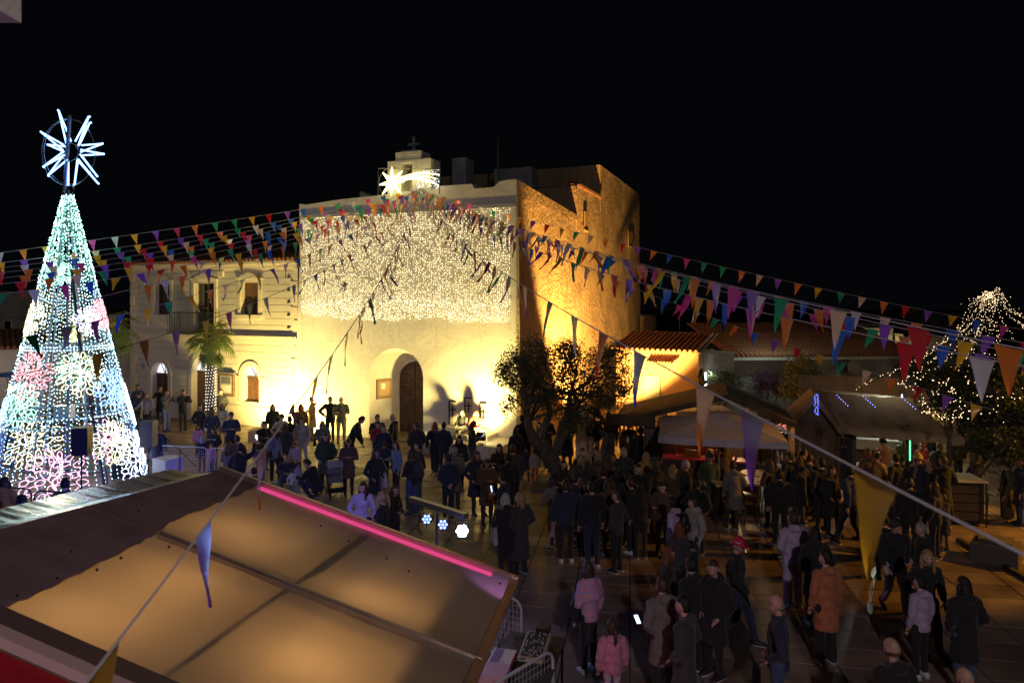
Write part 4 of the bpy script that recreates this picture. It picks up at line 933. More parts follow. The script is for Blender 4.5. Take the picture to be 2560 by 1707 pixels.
def palm(u, vb, vc, Y, label, rad, fl, hang=6, lights=None, seed=1):
    b = P(u, HV + H * F / Y, Y); zc = Zat(vc, Y); r = empty('palm_tree', b, label=label, cat='palm tree'); rg = random.Random(seed)
    q = MB(); n = 22; pts = [(.03 * math.sin(k * .4), 0, zc * k / n) for k in range(n + 1)]; q.tube(pts, [rad * (1.05 if k % 2 else .95) * (1.15 - .3 * k / n) for k in range(n + 1)], 10); q.build('trunk', bark, r, True)
    q = MB()
    for k in range(40):
        a = rg.uniform(0, 6.3); z = zc - rg.uniform(.05, .55); q.tube([(rad * math.cos(a), rad * math.sin(a), z - .1), (rad * 1.5 * math.cos(a), rad * 1.5 * math.sin(a), z + .12)], [.04, .015], 4)
    q.build('leaf_stubs', bark, r)
    for k in range(30):
        az = 2.4 * k + rg.uniform(-.2, .2); el = R(75 - 115 * (k / 30)) if k < 30 - hang else R(rg.uniform(-70, -45))
        Lr = fl * rg.uniform(.85, 1.1); d = Vector((math.cos(az) * math.cos(el), math.sin(az) * math.cos(el), math.sin(el))); c0 = Vector((0, 0, zc)); stem = []
        for t in range(5): s = t / 4; stem.append(c0 + d * Lr * .55 * s + Vector((0, 0, -.25 * fl * s * s)))
        q = MB(); q.tube(stem, [.02, .017, .014, .012, .01], 4)
        e = stem[-1]; dd = (stem[-1] - stem[-2]).normalized(); sd = dd.cross(Vector((0, 0, 1))); sd = sd.normalized() if sd.length > .1 else Vector((1, 0, 0)); up = sd.cross(dd)
        for j in range(17):   # fan of blades
            a = R(-100 + 200 * j / 16); v = dd * math.cos(a) + sd * math.sin(a); ln = Lr * .55 * (1 - .25 * abs(a) / 1.75) * rg.uniform(.85, 1.05)
            wv = (sd * math.cos(a) - dd * math.sin(a)) * .036; tip = e + v * ln + Vector((0, 0, -ln * rg.uniform(.15, .4))); md = e + v * ln * .55 + up * .02
            q.add([e, md - wv, tip, md + wv], [(0, 1, 2, 3)])
        q.build('frond', palm_g if k % 5 else palm_g2, r)
    if lights:
        z0, z1 = lights; pts = []; k = 0
        while z0 + k * .0055 < z1:
            z = z0 + k * .0055; a = k * .29; pts.append((rad * 1.12 * math.cos(a), rad * 1.12 * math.sin(a), z)) if k % 2 == 0 else None; k += 1
        lt = empty('trunk_lights', b, label='spiral of white fairy lights wrapped round the palm trunk', cat='fairy lights'); bulbs('fairy_bulbs', [p for p in pts if p], .013, glow('palm bulb', (1, .93, .75), 6), lt)
palm(527, 1050, 838, 27.0, 'palm tree with light wrapped trunk in front of the town house', .17, 1.15, 5, (1.25, 3.25), 3)
palm(258, 1060, 812, 26.0, 'palm tree with bright fan leaves just behind the light tree', .18, 1.45, 3, None, 9)
def bush(name, label, blobs, n, size, mats_, seed, cat='shrub', stems=()):
    r = empty(name, (blobs[0][0], blobs[0][1], 0), label=label, cat=cat); o = Vector((blobs[0][0], blobs[0][1], 0))
    leaves('foliage', crown_pts([(b[0] - o.x, b[1] - o.y, b[2], *b[3:]) for b in blobs], n, seed), size, mats_, r, seed, .5)
    q = MB()
    rg = random.Random(seed)
    for k in range(7):
        b = rg.choice(blobs); q.tube([(rg.uniform(-.2, .2), rg.uniform(-.1, .1), 0), ((b[0] - o.x) * .5, (b[1] - o.y) * .5, b[2] * .5), (b[0] - o.x, b[1] - o.y, b[2])], [.05, .035, .015], 5)
    for s in stems: q.tube([Vector(p) - o for p in s[0]], s[1], 7)
    q.build('stem', bark, r, True); return r
lf_g = mat('shrub leaf', (.09, .12, .04), .5, trans=.2); lf_y = mat('shrub leaf yellow', (.20, .19, .06), .5, trans=.2); lf_p = mat('bougainvillea', (.22, .07, .26), .6, trans=.2); lf_k = mat('dark leaf', (.05, .065, .035), .6, trans=.15)
def blob(u, v, Y, ru, rv, ry=None): p = P(u, v, Y); s = Y / F; return (p.x, p.y, p.z, ru * s, ry or min(ru, rv) * s, rv * s)
bush('round_shrub', 'lit green shrub tree behind the gabled market hut', [blob(2010, 930, 29, 45, 40), blob(1985, 965, 28.5, 40, 35), blob(2040, 960, 29, 30, 35)], 5200, .11, [lf_g, lf_y, lf_y], 11, 'tree')
bush('climbing_vine', 'dark climbing vine on the white gable end wall', [blob(1800, 940, 31, 25, 22, .3), blob(1830, 955, 31, 30, 28, .3), blob(1780, 965, 31, 12, 30, .3)], 2200, .09, [lf_g, lf_k], 12, 'vine')
bush('bougainvillea', 'purple bougainvillea sprawling along the long dark house wall', [blob(1920, 950, 32.5, 42, 26, .5), blob(1900, 975, 32.3, 25, 25, .4), blob(1955, 965, 32.5, 30, 24, .5)], 3000, .10, [lf_p, lf_p, lf_k], 13, 'bougainvillea')
bush('roof_shrub', 'green bush top showing behind the small tiled house roof', [blob(1790, 868, 38, 28, 14), blob(1820, 872, 38, 20, 12), blob(1765, 845, 40, 14, 14)], 1600, .14, [lf_g, lf_k], 14)
bush('dark_conifer', 'dark conifer standing beside the distant cream villa', [blob(2225, 905, 50, 22, 30), blob(2228, 880, 50, 12, 18), blob(2210, 930, 50, 34, 16)], 2200, .22, [lf_k], 15, 'tree')
bush('distant_palm_thatch', 'shaggy dead palm top right of the distant cream villa', [blob(2280, 800, 60, 22, 22), blob(2278, 825, 60, 14, 16)], 900, .6, [mat('dead palm', (.16, .14, .1), .8)], 16, 'palm tree')
dk = bush('dark_tree', 'big dark tree at the right edge hung with fairy lights', [blob(2380, 960, 18.5, 60, 55, 1), blob(2440, 1000, 18, 75, 70, 1), blob(2520, 980, 17.5, 70, 80, 1), blob(2500, 1090, 17.5, 80, 70, 1), blob(2560, 1060, 17.5, 70, 110, 1), blob(2360, 1020, 18.5, 35, 30, .6), blob(2600, 960, 18, 80, 90, 1)], 26000, .095, [lf_k, leaf_d], 17, 'tree',
          stems=[([P(2372, 1290, 17.8), P(2371, 1150, 17.8), P(2374, 1040, 18)], [.07, .06, .05]), ([P(2520, 1290, 17.6), P(2515, 1180, 17.6), P(2500, 1080, 17.6)], [.16, .14, .1])])
bush('hedge_tree', 'dark leafy tree filling the gap right of the green shrub', [blob(2330, 905, 32, 45, 30), blob(2280, 920, 33, 30, 22)], 2600, .13, [lf_k], 18, 'tree')

# fairy light tent over the right hand trees
def fairy_tent():
    Y = 23.5; top = P(2478, 742, Y); r = empty('fairy_light_tent', top, label='tent of warm fairy lights strung from a high point over the right hand trees', cat='fairy lights'); pts = []; w = MB()
    ends = [((2140, 965), -3), ((2190, 950), -2.5), ((2240, 960), -3.5), ((2290, 950), -4), ((2330, 985), -4.5), ((2372, 930), -4), ((2398, 925), -3), ((2420, 935), -1), ((2445, 960), -2), ((2460, 940), -1), ((2486, 930), 1), ((2512, 935), -3), ((2560, 880), 0), ((2620, 860), 1), ((2680, 850), -1), ((2700, 880), 3), ((2600, 800), 3), ((2330, 880), 3), ((2380, 850), 4)]
    for (u, v), dy in ends:
        for rep in range(1):
            e = P(u + rnd.uniform(-8, 8), v + rnd.uniform(-6, 6), Y + dy + rnd.uniform(-.2, .2)); L = (e - top).length; n = int(L / .085); sg = rnd.uniform(.2, .6) * L * .12
            f = lambda t: (e - top) * t - Vector((0, 0, sg * 4 * t * (1 - t))) + Vector((0, 0, .45 * math.sin(min(1, t * 4) * math.pi) * (1 if t < .25 else 0)))
            w.tube([f(k / 12) for k in range(13)], .004, 3, cap=False)
            for k in range(n):
                if rnd.random() < (.95 if k < n * .6 else .6): pts.append(f(k / n) + Vector((rnd.gauss(0, .03), rnd.gauss(0, .03), rnd.gauss(0, .03))))
    for k in range(140): pts.append(Vector((rnd.gauss(0, .25), rnd.gauss(0, .25), -abs(rnd.gauss(.1, .3)))))
    for p in pts:
        pass
    bulbs('fairy_bulbs', pts, [rnd.uniform(.008, .015) for _ in pts], glow('tent bulb', (1, .70, .38), 3.6), r); w.build('light_wires', wire_m, r)['kind'] = 'stuff'
    # garland draped through the dark tree and above the stalls
    g = empty('garland_lights', P(2350, 980, 17), label='warm light garland looped through the dark tree above the market stalls', cat='fairy lights'); o = g.location; pts = []; w = MB()
    path = [[(2105, 985), (2180, 975), (2235, 955), (2290, 958)], [(2180, 975), (2190, 1010), (2215, 1030), (2230, 985), (2225, 955)], [(2285, 960), (2295, 1000), (2330, 1030), (2380, 1035), (2400, 1000), (2350, 985), (2330, 960)], [(2330, 1010), (2370, 1040), (2420, 1010)], [(2440, 980), (2500, 985), (2540, 975)], [(2420, 1020), (2470, 1010), (2500, 1030), (2480, 1050)], [(2380, 920), (2440, 960), (2500, 990), (2555, 950)], [(2300, 935), (2345, 945), (2400, 975)]]
    for k, pp in enumerate(path):
        ps = [P(u, v, 17 if k > 1 else 24) + Vector((rnd.uniform(-.05, .05), rnd.uniform(-.4, .2), 0)) - o for u, v in pp]
        for a, b in zip(ps, ps[1:]):
            n = int((b - a).length / (.06 if k not in (4, 5, 6) else .16))
            for j in range(n): t = j / n; pts.append(a.lerp(b, t) + Vector((rnd.gauss(0, .035), rnd.gauss(0, .1), rnd.gauss(0, .035) - .12 * 4 * t * (1 - t))))
        w.tube(ps, .005, 3)
    bulbs('fairy_bulbs', pts, [rnd.uniform(.009, .017) for _ in pts], glow('tent bulb', (1, .74, .42), 5), g); w.build('light_wires', wire_m, g)['kind'] = 'stuff'
fairy_tent()

# ================================================================== stage
C_ = P(1287, 1459, (H - 2.4) / ((1459 - HV) / F))
d1 = Vector((.129, 1, -.097)).normalized(); d2 = Vector((-7.8, 1, 2.4)).normalized(); nrm = d1.cross(d2).normalized(); nrm = nrm if nrm.z > 0 else -nrm
def RP(u, v, off=0.0):
    r = Vector(((u - CX) / F, 1, -(v - HV) / F)); o = Vector((0, 0, H)); base = C_ + nrm * off
    t = (base - o).dot(nrm) / r.dot(nrm); return o + r * t
V3 = lambda *a: Vector(a)
def stage():
    r = empty('stage_canopy', (C_.x - 2, C_.y - 1, 0), label='big lit membrane roof of the concert stage in the near foreground', cat='stage roof'); o = r.location
    A, Cc = RP(544, 1181), RP(1287, 1459); ln = (A - Cc); dA = ln.normalized()
    db = -(d1 - dA * d1.dot(dA)).normalized(); dep = 6.2
    E, Dn = Cc + db * dep, A + db * dep; LL = ln.length
    def S(a, b, n=0.0): return Cc + dA * (a * LL) + db * b + nrm * n - o     # a: 0 right edge .. 1 left edge, b metres toward the viewer
    def ab(u, v, off=0.0): p = RP(u, v, off); q = p - Cc; return q.dot(dA) / LL, q.dot(db)
    amax = 1.0
    # end of the membrane: near side edge from the photo line (0,1610)-(195,1707)
    bl = ab(0, 1610)[1]
    mem = mat('stage membrane', (.62, .49, .35), .5, var=.28, vs=.9, trans=.62, bump=.3, bs=3)
    q = MB(); nx, ny = 30, 30
    for n_ in (0.0, -.03):
        vs = []
        for i in range(nx + 1):
            for j in range(ny + 1):
                a = i / nx; b = 6.2 * j / ny; w = .012 * math.sin(a * 9 + b) - .018 * math.sin(min(1, (b % 2.2) / 2.2) * math.pi) + .02 * noise.noise(Vector((a * 6, b * 1.3, 0)))
                vs.append(S(a, b, n_ + (w if 0 < i < nx else 0)))
        if n_ == 0.0: q.add(vs, [(i * (ny + 1) + j, (i + 1) * (ny + 1) + j, (i + 1) * (ny + 1) + j + 1, i * (ny + 1) + j + 1) for i in range(nx) for j in range(ny)])
    q.build('roof_membrane', mem, r, True)
    alu = mat('stage aluminium', (.42, .34, .30), .35, .8, var=.2)
    def beam(p0, p1, w, h, name, m, n0=.0, par=r):
        q = MB(); p0, p1 = Vector(p0), Vector(p1); d = (p1 - p0).normalized(); s = nrm.cross(d).normalized() * w / 2; t = nrm * h
        q.hexa([p0 - s, p1 - s, p1 + s, p0 + s], [p0 - s + t, p1 - s + t, p1 + s + t, p0 + s + t]); return q.build(name, m, par)
    # edge profile with pink LED line (A-C edge)
    beam(S(-.004, -.03, -.02), S(1.0, -.03, -.02), .055, .10, 'edge_rail', alu)
    pink = glow('pink LED strip', (1, .08, .30), .72); a0, a1 = ab(1225, 1445)[0], ab(640, 1225)[0]
    beam(S(a0, .055, .012), S(a1, .055, .012), .075, .02, 'led_strip', pink)
    q = MB(); q.add([S(a0, .045, .0), S(0, .045, .0), S(0, .10, .0), S(a0, .10, .0)], [(0, 1, 2, 3)])
    # right edge profile
    beam(S(.004, -.03, -.01), S(.004, 6.2, -.01), .09, .07, 'side_rail', alu)
    # keder seam rail through (384,1348)-(1206,1656)
    b1 = (ab(384, 1348)[1] + ab(1206, 1656)[1]) / 2; aL = ab(384, 1348)[0]
    beam(S(0, b1, .004), S(aL, b1, .004), .075, .045, 'purlin_rail', alu); beam(S(0, b1 + .0, .049), S(aL, b1, .049), .018, .015, 'purlin_ridge', alu)
    b2 = ab(140, 1620)[1]
    beam(S(0, b2, .004), S(1, b2, .004), .16, .05, 'front_rail', mat('dark rail', (.12, .07, .06), .6)); beam(S(0, b2 + .14, .0), S(1, b2 + .14, .0), .10, .06, 'fascia_rail', mat('pale rail', (.6, .4, .38), .5))
    # structure under the membrane: rafters that throw the soft bars
    steel_d = mat('truss dark', (.08, .07, .07), .6, .5)
    ra0, _ = ab(882, 1335); ra1, _ = ab(450, 1700); ra = (ra0 + ra1) / 2
    for a in (ra,): beam(S(a, .0, -.18), S(a, 6.2, -.23), .19, .12, 'rafter', steel_d)
    beam(S(0, b1, -.16), S(1, b1, -.16), .12, .10, 'purlin', steel_d)
    beam(S(0, b2, -.2), S(1, b2, -.2), .16, .10, 'purlin', steel_d)
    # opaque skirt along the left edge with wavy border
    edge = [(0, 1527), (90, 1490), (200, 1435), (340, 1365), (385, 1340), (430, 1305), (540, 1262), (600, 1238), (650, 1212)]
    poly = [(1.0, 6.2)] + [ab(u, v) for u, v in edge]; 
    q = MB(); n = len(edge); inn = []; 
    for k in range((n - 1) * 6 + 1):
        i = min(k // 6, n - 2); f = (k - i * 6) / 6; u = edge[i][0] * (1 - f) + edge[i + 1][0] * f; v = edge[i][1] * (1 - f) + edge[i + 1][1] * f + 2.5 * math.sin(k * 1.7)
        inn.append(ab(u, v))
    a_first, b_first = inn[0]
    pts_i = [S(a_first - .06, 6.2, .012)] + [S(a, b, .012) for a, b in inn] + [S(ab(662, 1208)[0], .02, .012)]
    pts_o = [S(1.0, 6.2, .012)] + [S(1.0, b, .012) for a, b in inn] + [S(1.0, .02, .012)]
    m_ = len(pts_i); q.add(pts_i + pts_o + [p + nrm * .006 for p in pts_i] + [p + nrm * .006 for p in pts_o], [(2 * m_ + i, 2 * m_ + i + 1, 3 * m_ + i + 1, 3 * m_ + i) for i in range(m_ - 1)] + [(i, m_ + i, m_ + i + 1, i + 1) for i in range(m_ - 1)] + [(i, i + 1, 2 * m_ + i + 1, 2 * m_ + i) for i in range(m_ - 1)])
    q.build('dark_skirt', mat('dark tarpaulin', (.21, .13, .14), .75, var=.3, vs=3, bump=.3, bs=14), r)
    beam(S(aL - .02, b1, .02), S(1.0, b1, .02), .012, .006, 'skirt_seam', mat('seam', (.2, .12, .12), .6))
    # polished fascia gutter along the left edge
    q = MB(); outw = (-(db.cross(nrm))).normalized(); outw = outw if outw.dot(dA) > 0 else -outw
    k = 40
    oh = Vector((outw.x, outw.y, 0)).normalized(); k = 160
    vs = []
    for j in range(k + 1):
        b = 6.2 * j / k; wv = .0016 * math.sin(b * 19) + .0012 * math.sin(b * 43 + 1) + .002 * math.sin(b * 5); Q = S(1.0, b, .0)
        vs += [Q + V3(0, 0, .014), Q + oh * .03 + V3(0, 0, .004 + wv), Q + oh * .30 + V3(0, 0, -.035 + wv * 2), Q + oh * .62 + V3(0, 0, .02 + wv), Q + oh * .625 + V3(0, 0, -.25)]
    q.add(vs, [(j * 5 + i, (j + 1) * 5 + i, (j + 1) * 5 + i + 1, j * 5 + i + 1) for j in range(k) for i in range(4)])
    q.build('metal_gutter', mat('polished aluminium', (.85, .88, .95), .24, 1.0), r, True)
    # fixings
    q = MB()
    for (u, v) in ((870, 1356), (965, 1400), (1020, 1432), (800, 1318), (1248, 1462), (300, 1400), (175, 1385), (420, 1372), (240, 1430), (40, 1496), (140, 1452), (345, 1283)):
        a, b = ab(u, v); q.ball(S(a, b, .02), .012, 6, 4)
    q.build('bolts', iron, r)['kind'] = 'stuff'
    # legs, deck and the red back drop
    for a, b in ((.2, .35), (.985, .1), (.2, 6.0), (.985, 6.0)): p = S(a, b, -.05); q = MB(); q.tube([(p.x, p.y, -o.z), (p.x, p.y, p.z)], .06, 6); q.build('leg', steel_d, r)
    red = mat('red tarpaulin', (.45, .01, .02), .6, var=.2)
    a_, b_ = 1.0, b2 + .24; q = MB(); q.add([S(1.0, b_, -.02), S(-.0, b_, -.02), S(-.0, b_ + .9, -.5), S(1.0, b_ + .9, -.5)], [(0, 1, 2, 3)]); q.prism([S(1, b_, 0), S(0, b_, 0), S(0, b_ + 1.4, -.06), S(1, b_ + 1.4, -.06)], nrm * .02); q.build('red_side_sheet', red, r)
    q = MB(); q.hexa([(C_.x - 3.4 - o.x, C_.y - 4.2 - o.y, .0), (C_.x - .3 - o.x, C_.y - 4.2 - o.y, .0), (C_.x - .2 - o.x, C_.y - .4 - o.y, .0), (C_.x - 3.3 - o.x, C_.y + .2 - o.y, .0)], [(C_.x - 3.4 - o.x, C_.y - 4.2 - o.y, .6), (C_.x - .3 - o.x, C_.y - 4.2 - o.y, .6), (C_.x - .2 - o.x, C_.y - .4 - o.y, .6), (C_.x - 3.3 - o.x, C_.y + .2 - o.y, .6)]); q.build('stage_deck', mat('stage deck', (.03, .03, .03), .6), r)
    # white work lamps hung under the roof (they light the membrane from below)
    for k, (u, v, e, dd) in enumerate(((620, 1330, 14, .75), (960, 1500, 13, .7), (800, 1650, 20, .72), (230, 1540, 17, .75), (480, 1450, 11, .7))):
        a, b = ab(u, v); p = S(a, b, -dd) + o; lamp('stage_work_light', 'POINT', p, e * 1.2, (1, .58, .23), .16)
        ll = empty('stage_lamp', p, label=['stage lamp hanging under the far part of the membrane roof', 'stage lamp hanging under the right part of the membrane roof', 'stage lamp hanging under the near middle of the membrane roof', 'stage lamp hanging under the left part of the membrane roof', 'stage lamp hanging under the centre of the membrane roof'][k], cat='stage lamp')
        q = MB(); q.tube([(0, 0, -.16), (0, 0, -.1), (0, 0, -.02)], [.05, .12, .12], 10); q.build('housing', iron, ll); q = MB(); q.tube([(0, 0, -.1), (0, 0, dd * .8)], .008, 4); q.build('hanger', iron, ll)
    lamp('stage_edge_lilac', 'SPOT', S(-.02, .6, -.55) + o, 14, (.55, .25, 1), .05, aim=S(.02, .25, 0) + o, spot=70, blend=.6)
    # unseen panel added under the roof to keep its right third darker
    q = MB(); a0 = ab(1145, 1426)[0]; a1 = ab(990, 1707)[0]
    q.add([S(a0 + .03, .1, -.22), S(a1 + .03, 6.1, -.22), S(a1 + .03, 6.1, -.62), S(a0 + .03, .1, -.62)], [(0, 1, 2, 3)]); q.build('shade_panel', mat('black cloth', (.01, .01, .01), .9), r)
stage()
# corner of the viewpoint building's cornice
q = MB(); pa = P(53, 58, 3.2); q.hexa([(pa.x - 2, pa.y - 2.5, pa.z + .04), (pa.x, pa.y - 2.5, pa.z + .02), (pa.x, pa.y, pa.z), (pa.x - 2, pa.y - .2, pa.z - .05)], [(pa.x - 2, pa.y - 2.5, pa.z + .7), (pa.x, pa.y - 2.5, pa.z + .7), (pa.x, pa.y, pa.z + .7), (pa.x - 2, pa.y - .2, pa.z + .7)])
tag(q.build('balcony_cornice', white_plaster), 'pale corner of a roof cornice at the very top left', 'cornice')

# ================================================================== gear round the stage
def speaker(p, z, face, sz, label, slabel, m, tri=True):
    ang = face
    r = empty('loudspeaker', (p.x, p.y, z), ang, label, 'loudspeaker'); w, d, h = sz
    q = MB(); q.hexa([(-w / 2, -d / 2, 0), (w / 2, -d / 2, 0), (w / 2 * .8, d / 2, 0), (-w / 2 * .8, d / 2, 0)], [(-w / 2, -d / 2, h), (w / 2, -d / 2, h), (w / 2 * .8, d / 2, h), (-w / 2 * .8, d / 2, h)]); q.build('cabinet', m, r)
    q = MB(); q.box((-w / 2 + .03, -d / 2 - .012, .04), (w / 2 - .03, -d / 2 - .002, h - .04)); q.build('grille', mat('speaker grille', (.03, .03, .035), .5, bump=.4, bs=150), r)
    q = MB(); q.box((w / 2 * .9, -.05, h * .4), (w / 2 * .93 + .015, .08, h * .55)); q.build('side_handle', black_plastic, r)
    s = empty('speaker_stand', (p.x, p.y, 0), rnd.uniform(0, 1), slabel, 'speaker stand')
    q = MB(); q.tube([(0, 0, .15), (0, 0, z)], .02, 6); q.build('pole', black_plastic, s)
    for k in range(3):
        a = k * 2.094; q = MB(); q.tube([(0, 0, .85), (.5 * math.cos(a), .5 * math.sin(a), .02)], .014, 5); q.tube([(0, 0, .4), (.27 * math.cos(a), .27 * math.sin(a), .4)], .008, 4); q.build('leg', black_plastic, s)
pz = Zat(1135, 16.6)
speaker(P(203, 1100, 16.6), pz, R(200), (.42, .38, .66), 'black loudspeaker on a pole in front of the light tree', 'tripod stand carrying the black loudspeaker before the light tree', black_plastic)
speaker(P(370, 1100, 20.6), Zat(1115, 20.6), R(190), (.44, .38, .76), 'blue lit loudspeaker on a tripod right of the light tree', 'black tripod under the blue lit loudspeaker', mat('speaker grey', (.10, .10, .12), .5))
def barrier(A, B, label, dark=False, z0=0):
    d = B - A; L = d.length; a = math.atan2(d.y, d.x); r = empty('crowd_barrier', (A.x, A.y, z0), a, label, 'crowd barrier', 'steel crowd barriers round the stage area')
    m = mat('barrier dark', (.10, .09, .09), .45, .6) if dark else zinc
    c = .16; q = MB(); arc = lambda cx, cz, t0, t1: [(cx + c * math.cos(t0 + (t1 - t0) * k / 5), 0, cz + c * math.sin(t0 + (t1 - t0) * k / 5)) for k in range(6)]
    q.tube([(.0, 0, .18), (0, 0, .9)] + arc(c, 1.1 - c, math.pi, math.pi / 2) + arc(L - c, 1.1 - c, math.pi / 2, 0) + [(L, 0, .9), (L, 0, .18)], .021, 6); q.tube([(0, 0, .2), (L, 0, .2)], .018, 5); q.build('frame', m, r)
    q = MB(); x = .09
    while x < L - .05: q.tube([(x, 0, .2), (x, 0, 1.08)], .0035, 3, cap=False); x += .07
    for k in range(9): q.tube([(0, 0, .28 + k * .09), (L, 0, .28 + k * .09)], .0035, 3, cap=False)
    q.build('mesh_infill', m, r)
    for x in (.25, L - .25): q = MB(); q.tube([(x, -.28, .02), (x, 0, .2), (x, .28, .02)], .016, 5); q.build('foot', m, r)
g = lambda u, v: G(u, v, 1.1).xy.to_3d()
for (a, b, lab, dk_) in (((397, 1113), (519, 1119), 'pale crowd barrier right of the white plinth', 0), ((523, 1119), (663, 1128), 'pale crowd barrier between the children and the man holding up a phone', 0),
                         ((398, 1216), (556, 1172), 'dark crowd barrier directly behind the stage roof corner', 1), ((86, 1226), (288, 1236), 'dark crowd barrier behind the man at the foot of the light tree', 1),
                         ((-70, 1212), (78, 1222), 'dark crowd barrier at the far left edge', 1), ((300, 1256), (394, 1212), 'dark slanted crowd barrier right of the light tree base', 1),
                         ((1200, 1476), (1303, 1500), 'steel crowd barrier behind the right corner of the stage roof', 0), ((1225, 1716), (1382, 1622), 'steel crowd barrier beside the music table in the foreground', 0)):
    barrier(g(*a), g(*b), lab, bool(dk_))
barrier(g(655, 1132), g(655, 1132) + Vector((.2, -1.6, 0)), 'crowd barrier seen end on beside the woman in the denim jacket')
def gear():
    Y = 20.4; p = P(420, 1225, Y); q = MB(); w = .30; q.M = Matrix.Translation((p.x, p.y, 0)) @ Matrix.Rotation(R(-28), 4, 'Z'); q.box((-w, -w, 0), (w, w, Zat(1143, Y))); tag(q.build('white_plinth', mat('plinth white', (.8, .8, .78), .5)), 'white box plinth standing behind the stage roof', 'plinth')
    def mic(u, vt, vb, Y, lab, a):
        p = P(u, vb, Y); r = empty('microphone_stand', (p.x, p.y, 0), 0, lab, 'microphone stand'); q = MB(); zt = Zat(vt, Y); q.tube([(0, 0, 0), (0, 0, zt)], .012, 5); q.build('pole', black_plastic, r)
        q = MB(); q.tube([(-.45 * math.cos(a), 0, zt + .35), (.5 * math.cos(a), 0, zt - .55)], .009, 5); q.build('boom', black_plastic, r)
        for k in range(3): q = MB(); q.tube([(0, 0, .12), (.3 * math.cos(k * 2.1), .3 * math.sin(k * 2.1), .01)], .01, 4); q.build('leg', black_plastic, r)
    mic(450, 1120, 1200, 19.5, 'black boom microphone stand beside the white plinth', 0); mic(205, 1215, 1300, 15.8, 'boom microphone stand in front of the light tree base', .2)
    for k, (u, v, lab) in enumerate(((318, 1135, 'upper black flight case behind the blue lit loudspeaker'), (316, 1165, 'lower black flight case behind the blue lit loudspeaker'))):
        p = P(u, v, 21.8); r = empty('flight_case', (p.x + .15, p.y, .55 - k * .55), R(20), lab, 'flight case'); q = MB(); q.box((-.5, -.3, 0), (.35, .3, .5)); q.build('case', black_plastic, r)
        q = MB(); 
        for z in (0, .48): q.box((-.505, -.305, z), (.355, -.29, z + .025))
        for x in (-.505, .33): q.box((x, -.305, 0), (x + .025, -.29, .5))
        q.build('edge_trim', steel, r)
    # T-bar of par lamps
    pc = P(1092, 1280, 11.9); r = empty('lighting_stand', (pc.x, pc.y, 0), 0, 'lighting stand with a T bar of LED par lamps behind the stage roof', 'lighting stand'); zt = Zat(1275, 11.9)
    q = MB(); q.tube([(0, 0, 0), (0, 0, zt + .05)], .024, 8); q.build('pole', mat('stand grey', (.1, .1, .11), .4, .6), r)
    for k in range(3): q = MB(); q.tube([(0, 0, .7), (.55 * math.cos(k * 2.1 + .4), .55 * math.sin(k * 2.1 + .4), .02)], .014, 5); q.build('leg', mat('stand grey', (.1, .1, .11)), r)
    a = P(1027, 1253, 12.4) - r.location; b = P(1166, 1297, 11.3) - r.location; d = (b - a).normalized(); s = Vector((-d.y, d.x, 0)).normalized() * .05
    q = MB(); up = Vector((0, 0, .09)); q.hexa([a - s, b - s, b + s, a + s], [a - s + up, b - s + up, b + s + up, a + s + up]); q.build('t_bar', mat('bar grey', (.22, .2, .2), .4, .6), r)
    for k, (t, tgt, pw) in enumerate(((.31, (1067, 1300), 6), (.60, (1108, 1313), 6), (.93, (1153, 1326), 30))):
        c = a + (b - a) * t + Vector((0, 0, -.22)); wc = c + r.location; face = (Vector((-.6, 0, 4.2)) if k < 2 else Vector((-.1, 0, H)))
        hd = empty('par_lamp', wc, 0, ['left blue white LED par lamp under the T bar', 'middle blue white LED par lamp under the T bar', 'brightest LED par lamp at the right end of the T bar'][k], 'stage lamp'); dv = (Vector((-1.6 + k * .8, 2, 3.6)) - wc).normalized() if k < 2 else (Vector((0, 0, H)) - wc).normalized()
        rot = dv.to_track_quat('Y', 'Z').to_matrix().to_4x4(); hd.rotation_euler = rot.to_euler()
        q = MB(); q.tube([(0, -.16, 0), (0, -.13, 0), (0, 0, 0), (0, .02, 0)], [.07, .1, .1, .1], 14); q.build('housing', black_plastic, hd)
        em = glow('par diode', (.28, .42, 1), 3) if k < 2 else glow('par diode bright', (.30, .50, 1), 60)
        q = MB()
        for j in range(7):
            x, z = (0, 0) if j == 0 else (.06 * math.cos(j * 1.047), .06 * math.sin(j * 1.047)); q.ball((x, .022, z), (.024, .012, .024) if k < 2 else (.042, .02, .042), 8, 5)
        q.build('diode', em, hd)
        q = MB(); q.tube([(-.11, -.02, 0), (-.11, -.02, .17), (.11, -.02, .17), (.11, -.02, 0)], .008, 4); q.build('yoke', iron, hd)
        lamp('par_beam', 'SPOT', wc + dv * .05, pw * 2.2, (.25, .38, 1), .08, aim=wc + dv * 3, spot=70, blend=.8)
        if k == 2: lamp('par_spill', 'POINT', wc + dv * .12 + Vector((0, 0, -.1)), 22, (.14, .22, 1), .05)
    # cables
    q = MB(); q.tube([a + Vector((.12, 0, 0)), a + Vector((.16, 0, -.3)), a + Vector((.12, .05, -.5)), a + Vector((.2, 0, -.62))], .012, 5); q.tube([a + Vector((.2, 0, 0)), a + Vector((.24, 0, -.22)), a + Vector((.3, 0, -.5))], .008, 5); q.build('cable', wire_m, r)
    # music table
    t = G(1300, 1650, .85); tz = .85; tb = empty('music_table', (t.x, t.y, 0), R(-14), 'black music equipment table right of the stage', 'table')
    q = MB(); q.box((-.32, -.75, tz - .03), (.48, .75, tz)); q.build('table_top', black_plastic, tb)
    for x in (-.28, .44):
        for y in (-.7, .7): q = MB(); q.tube([(x, y, 0), (x, y, tz - .03)], .018, 5); q.build('leg', iron, tb)
    Mt = Matrix.Translation(tb.location) @ Matrix.Rotation(R(-14), 4, 'Z')
    def T(x, y, z=tz + .002): return Mt @ Vector((x, y, z))
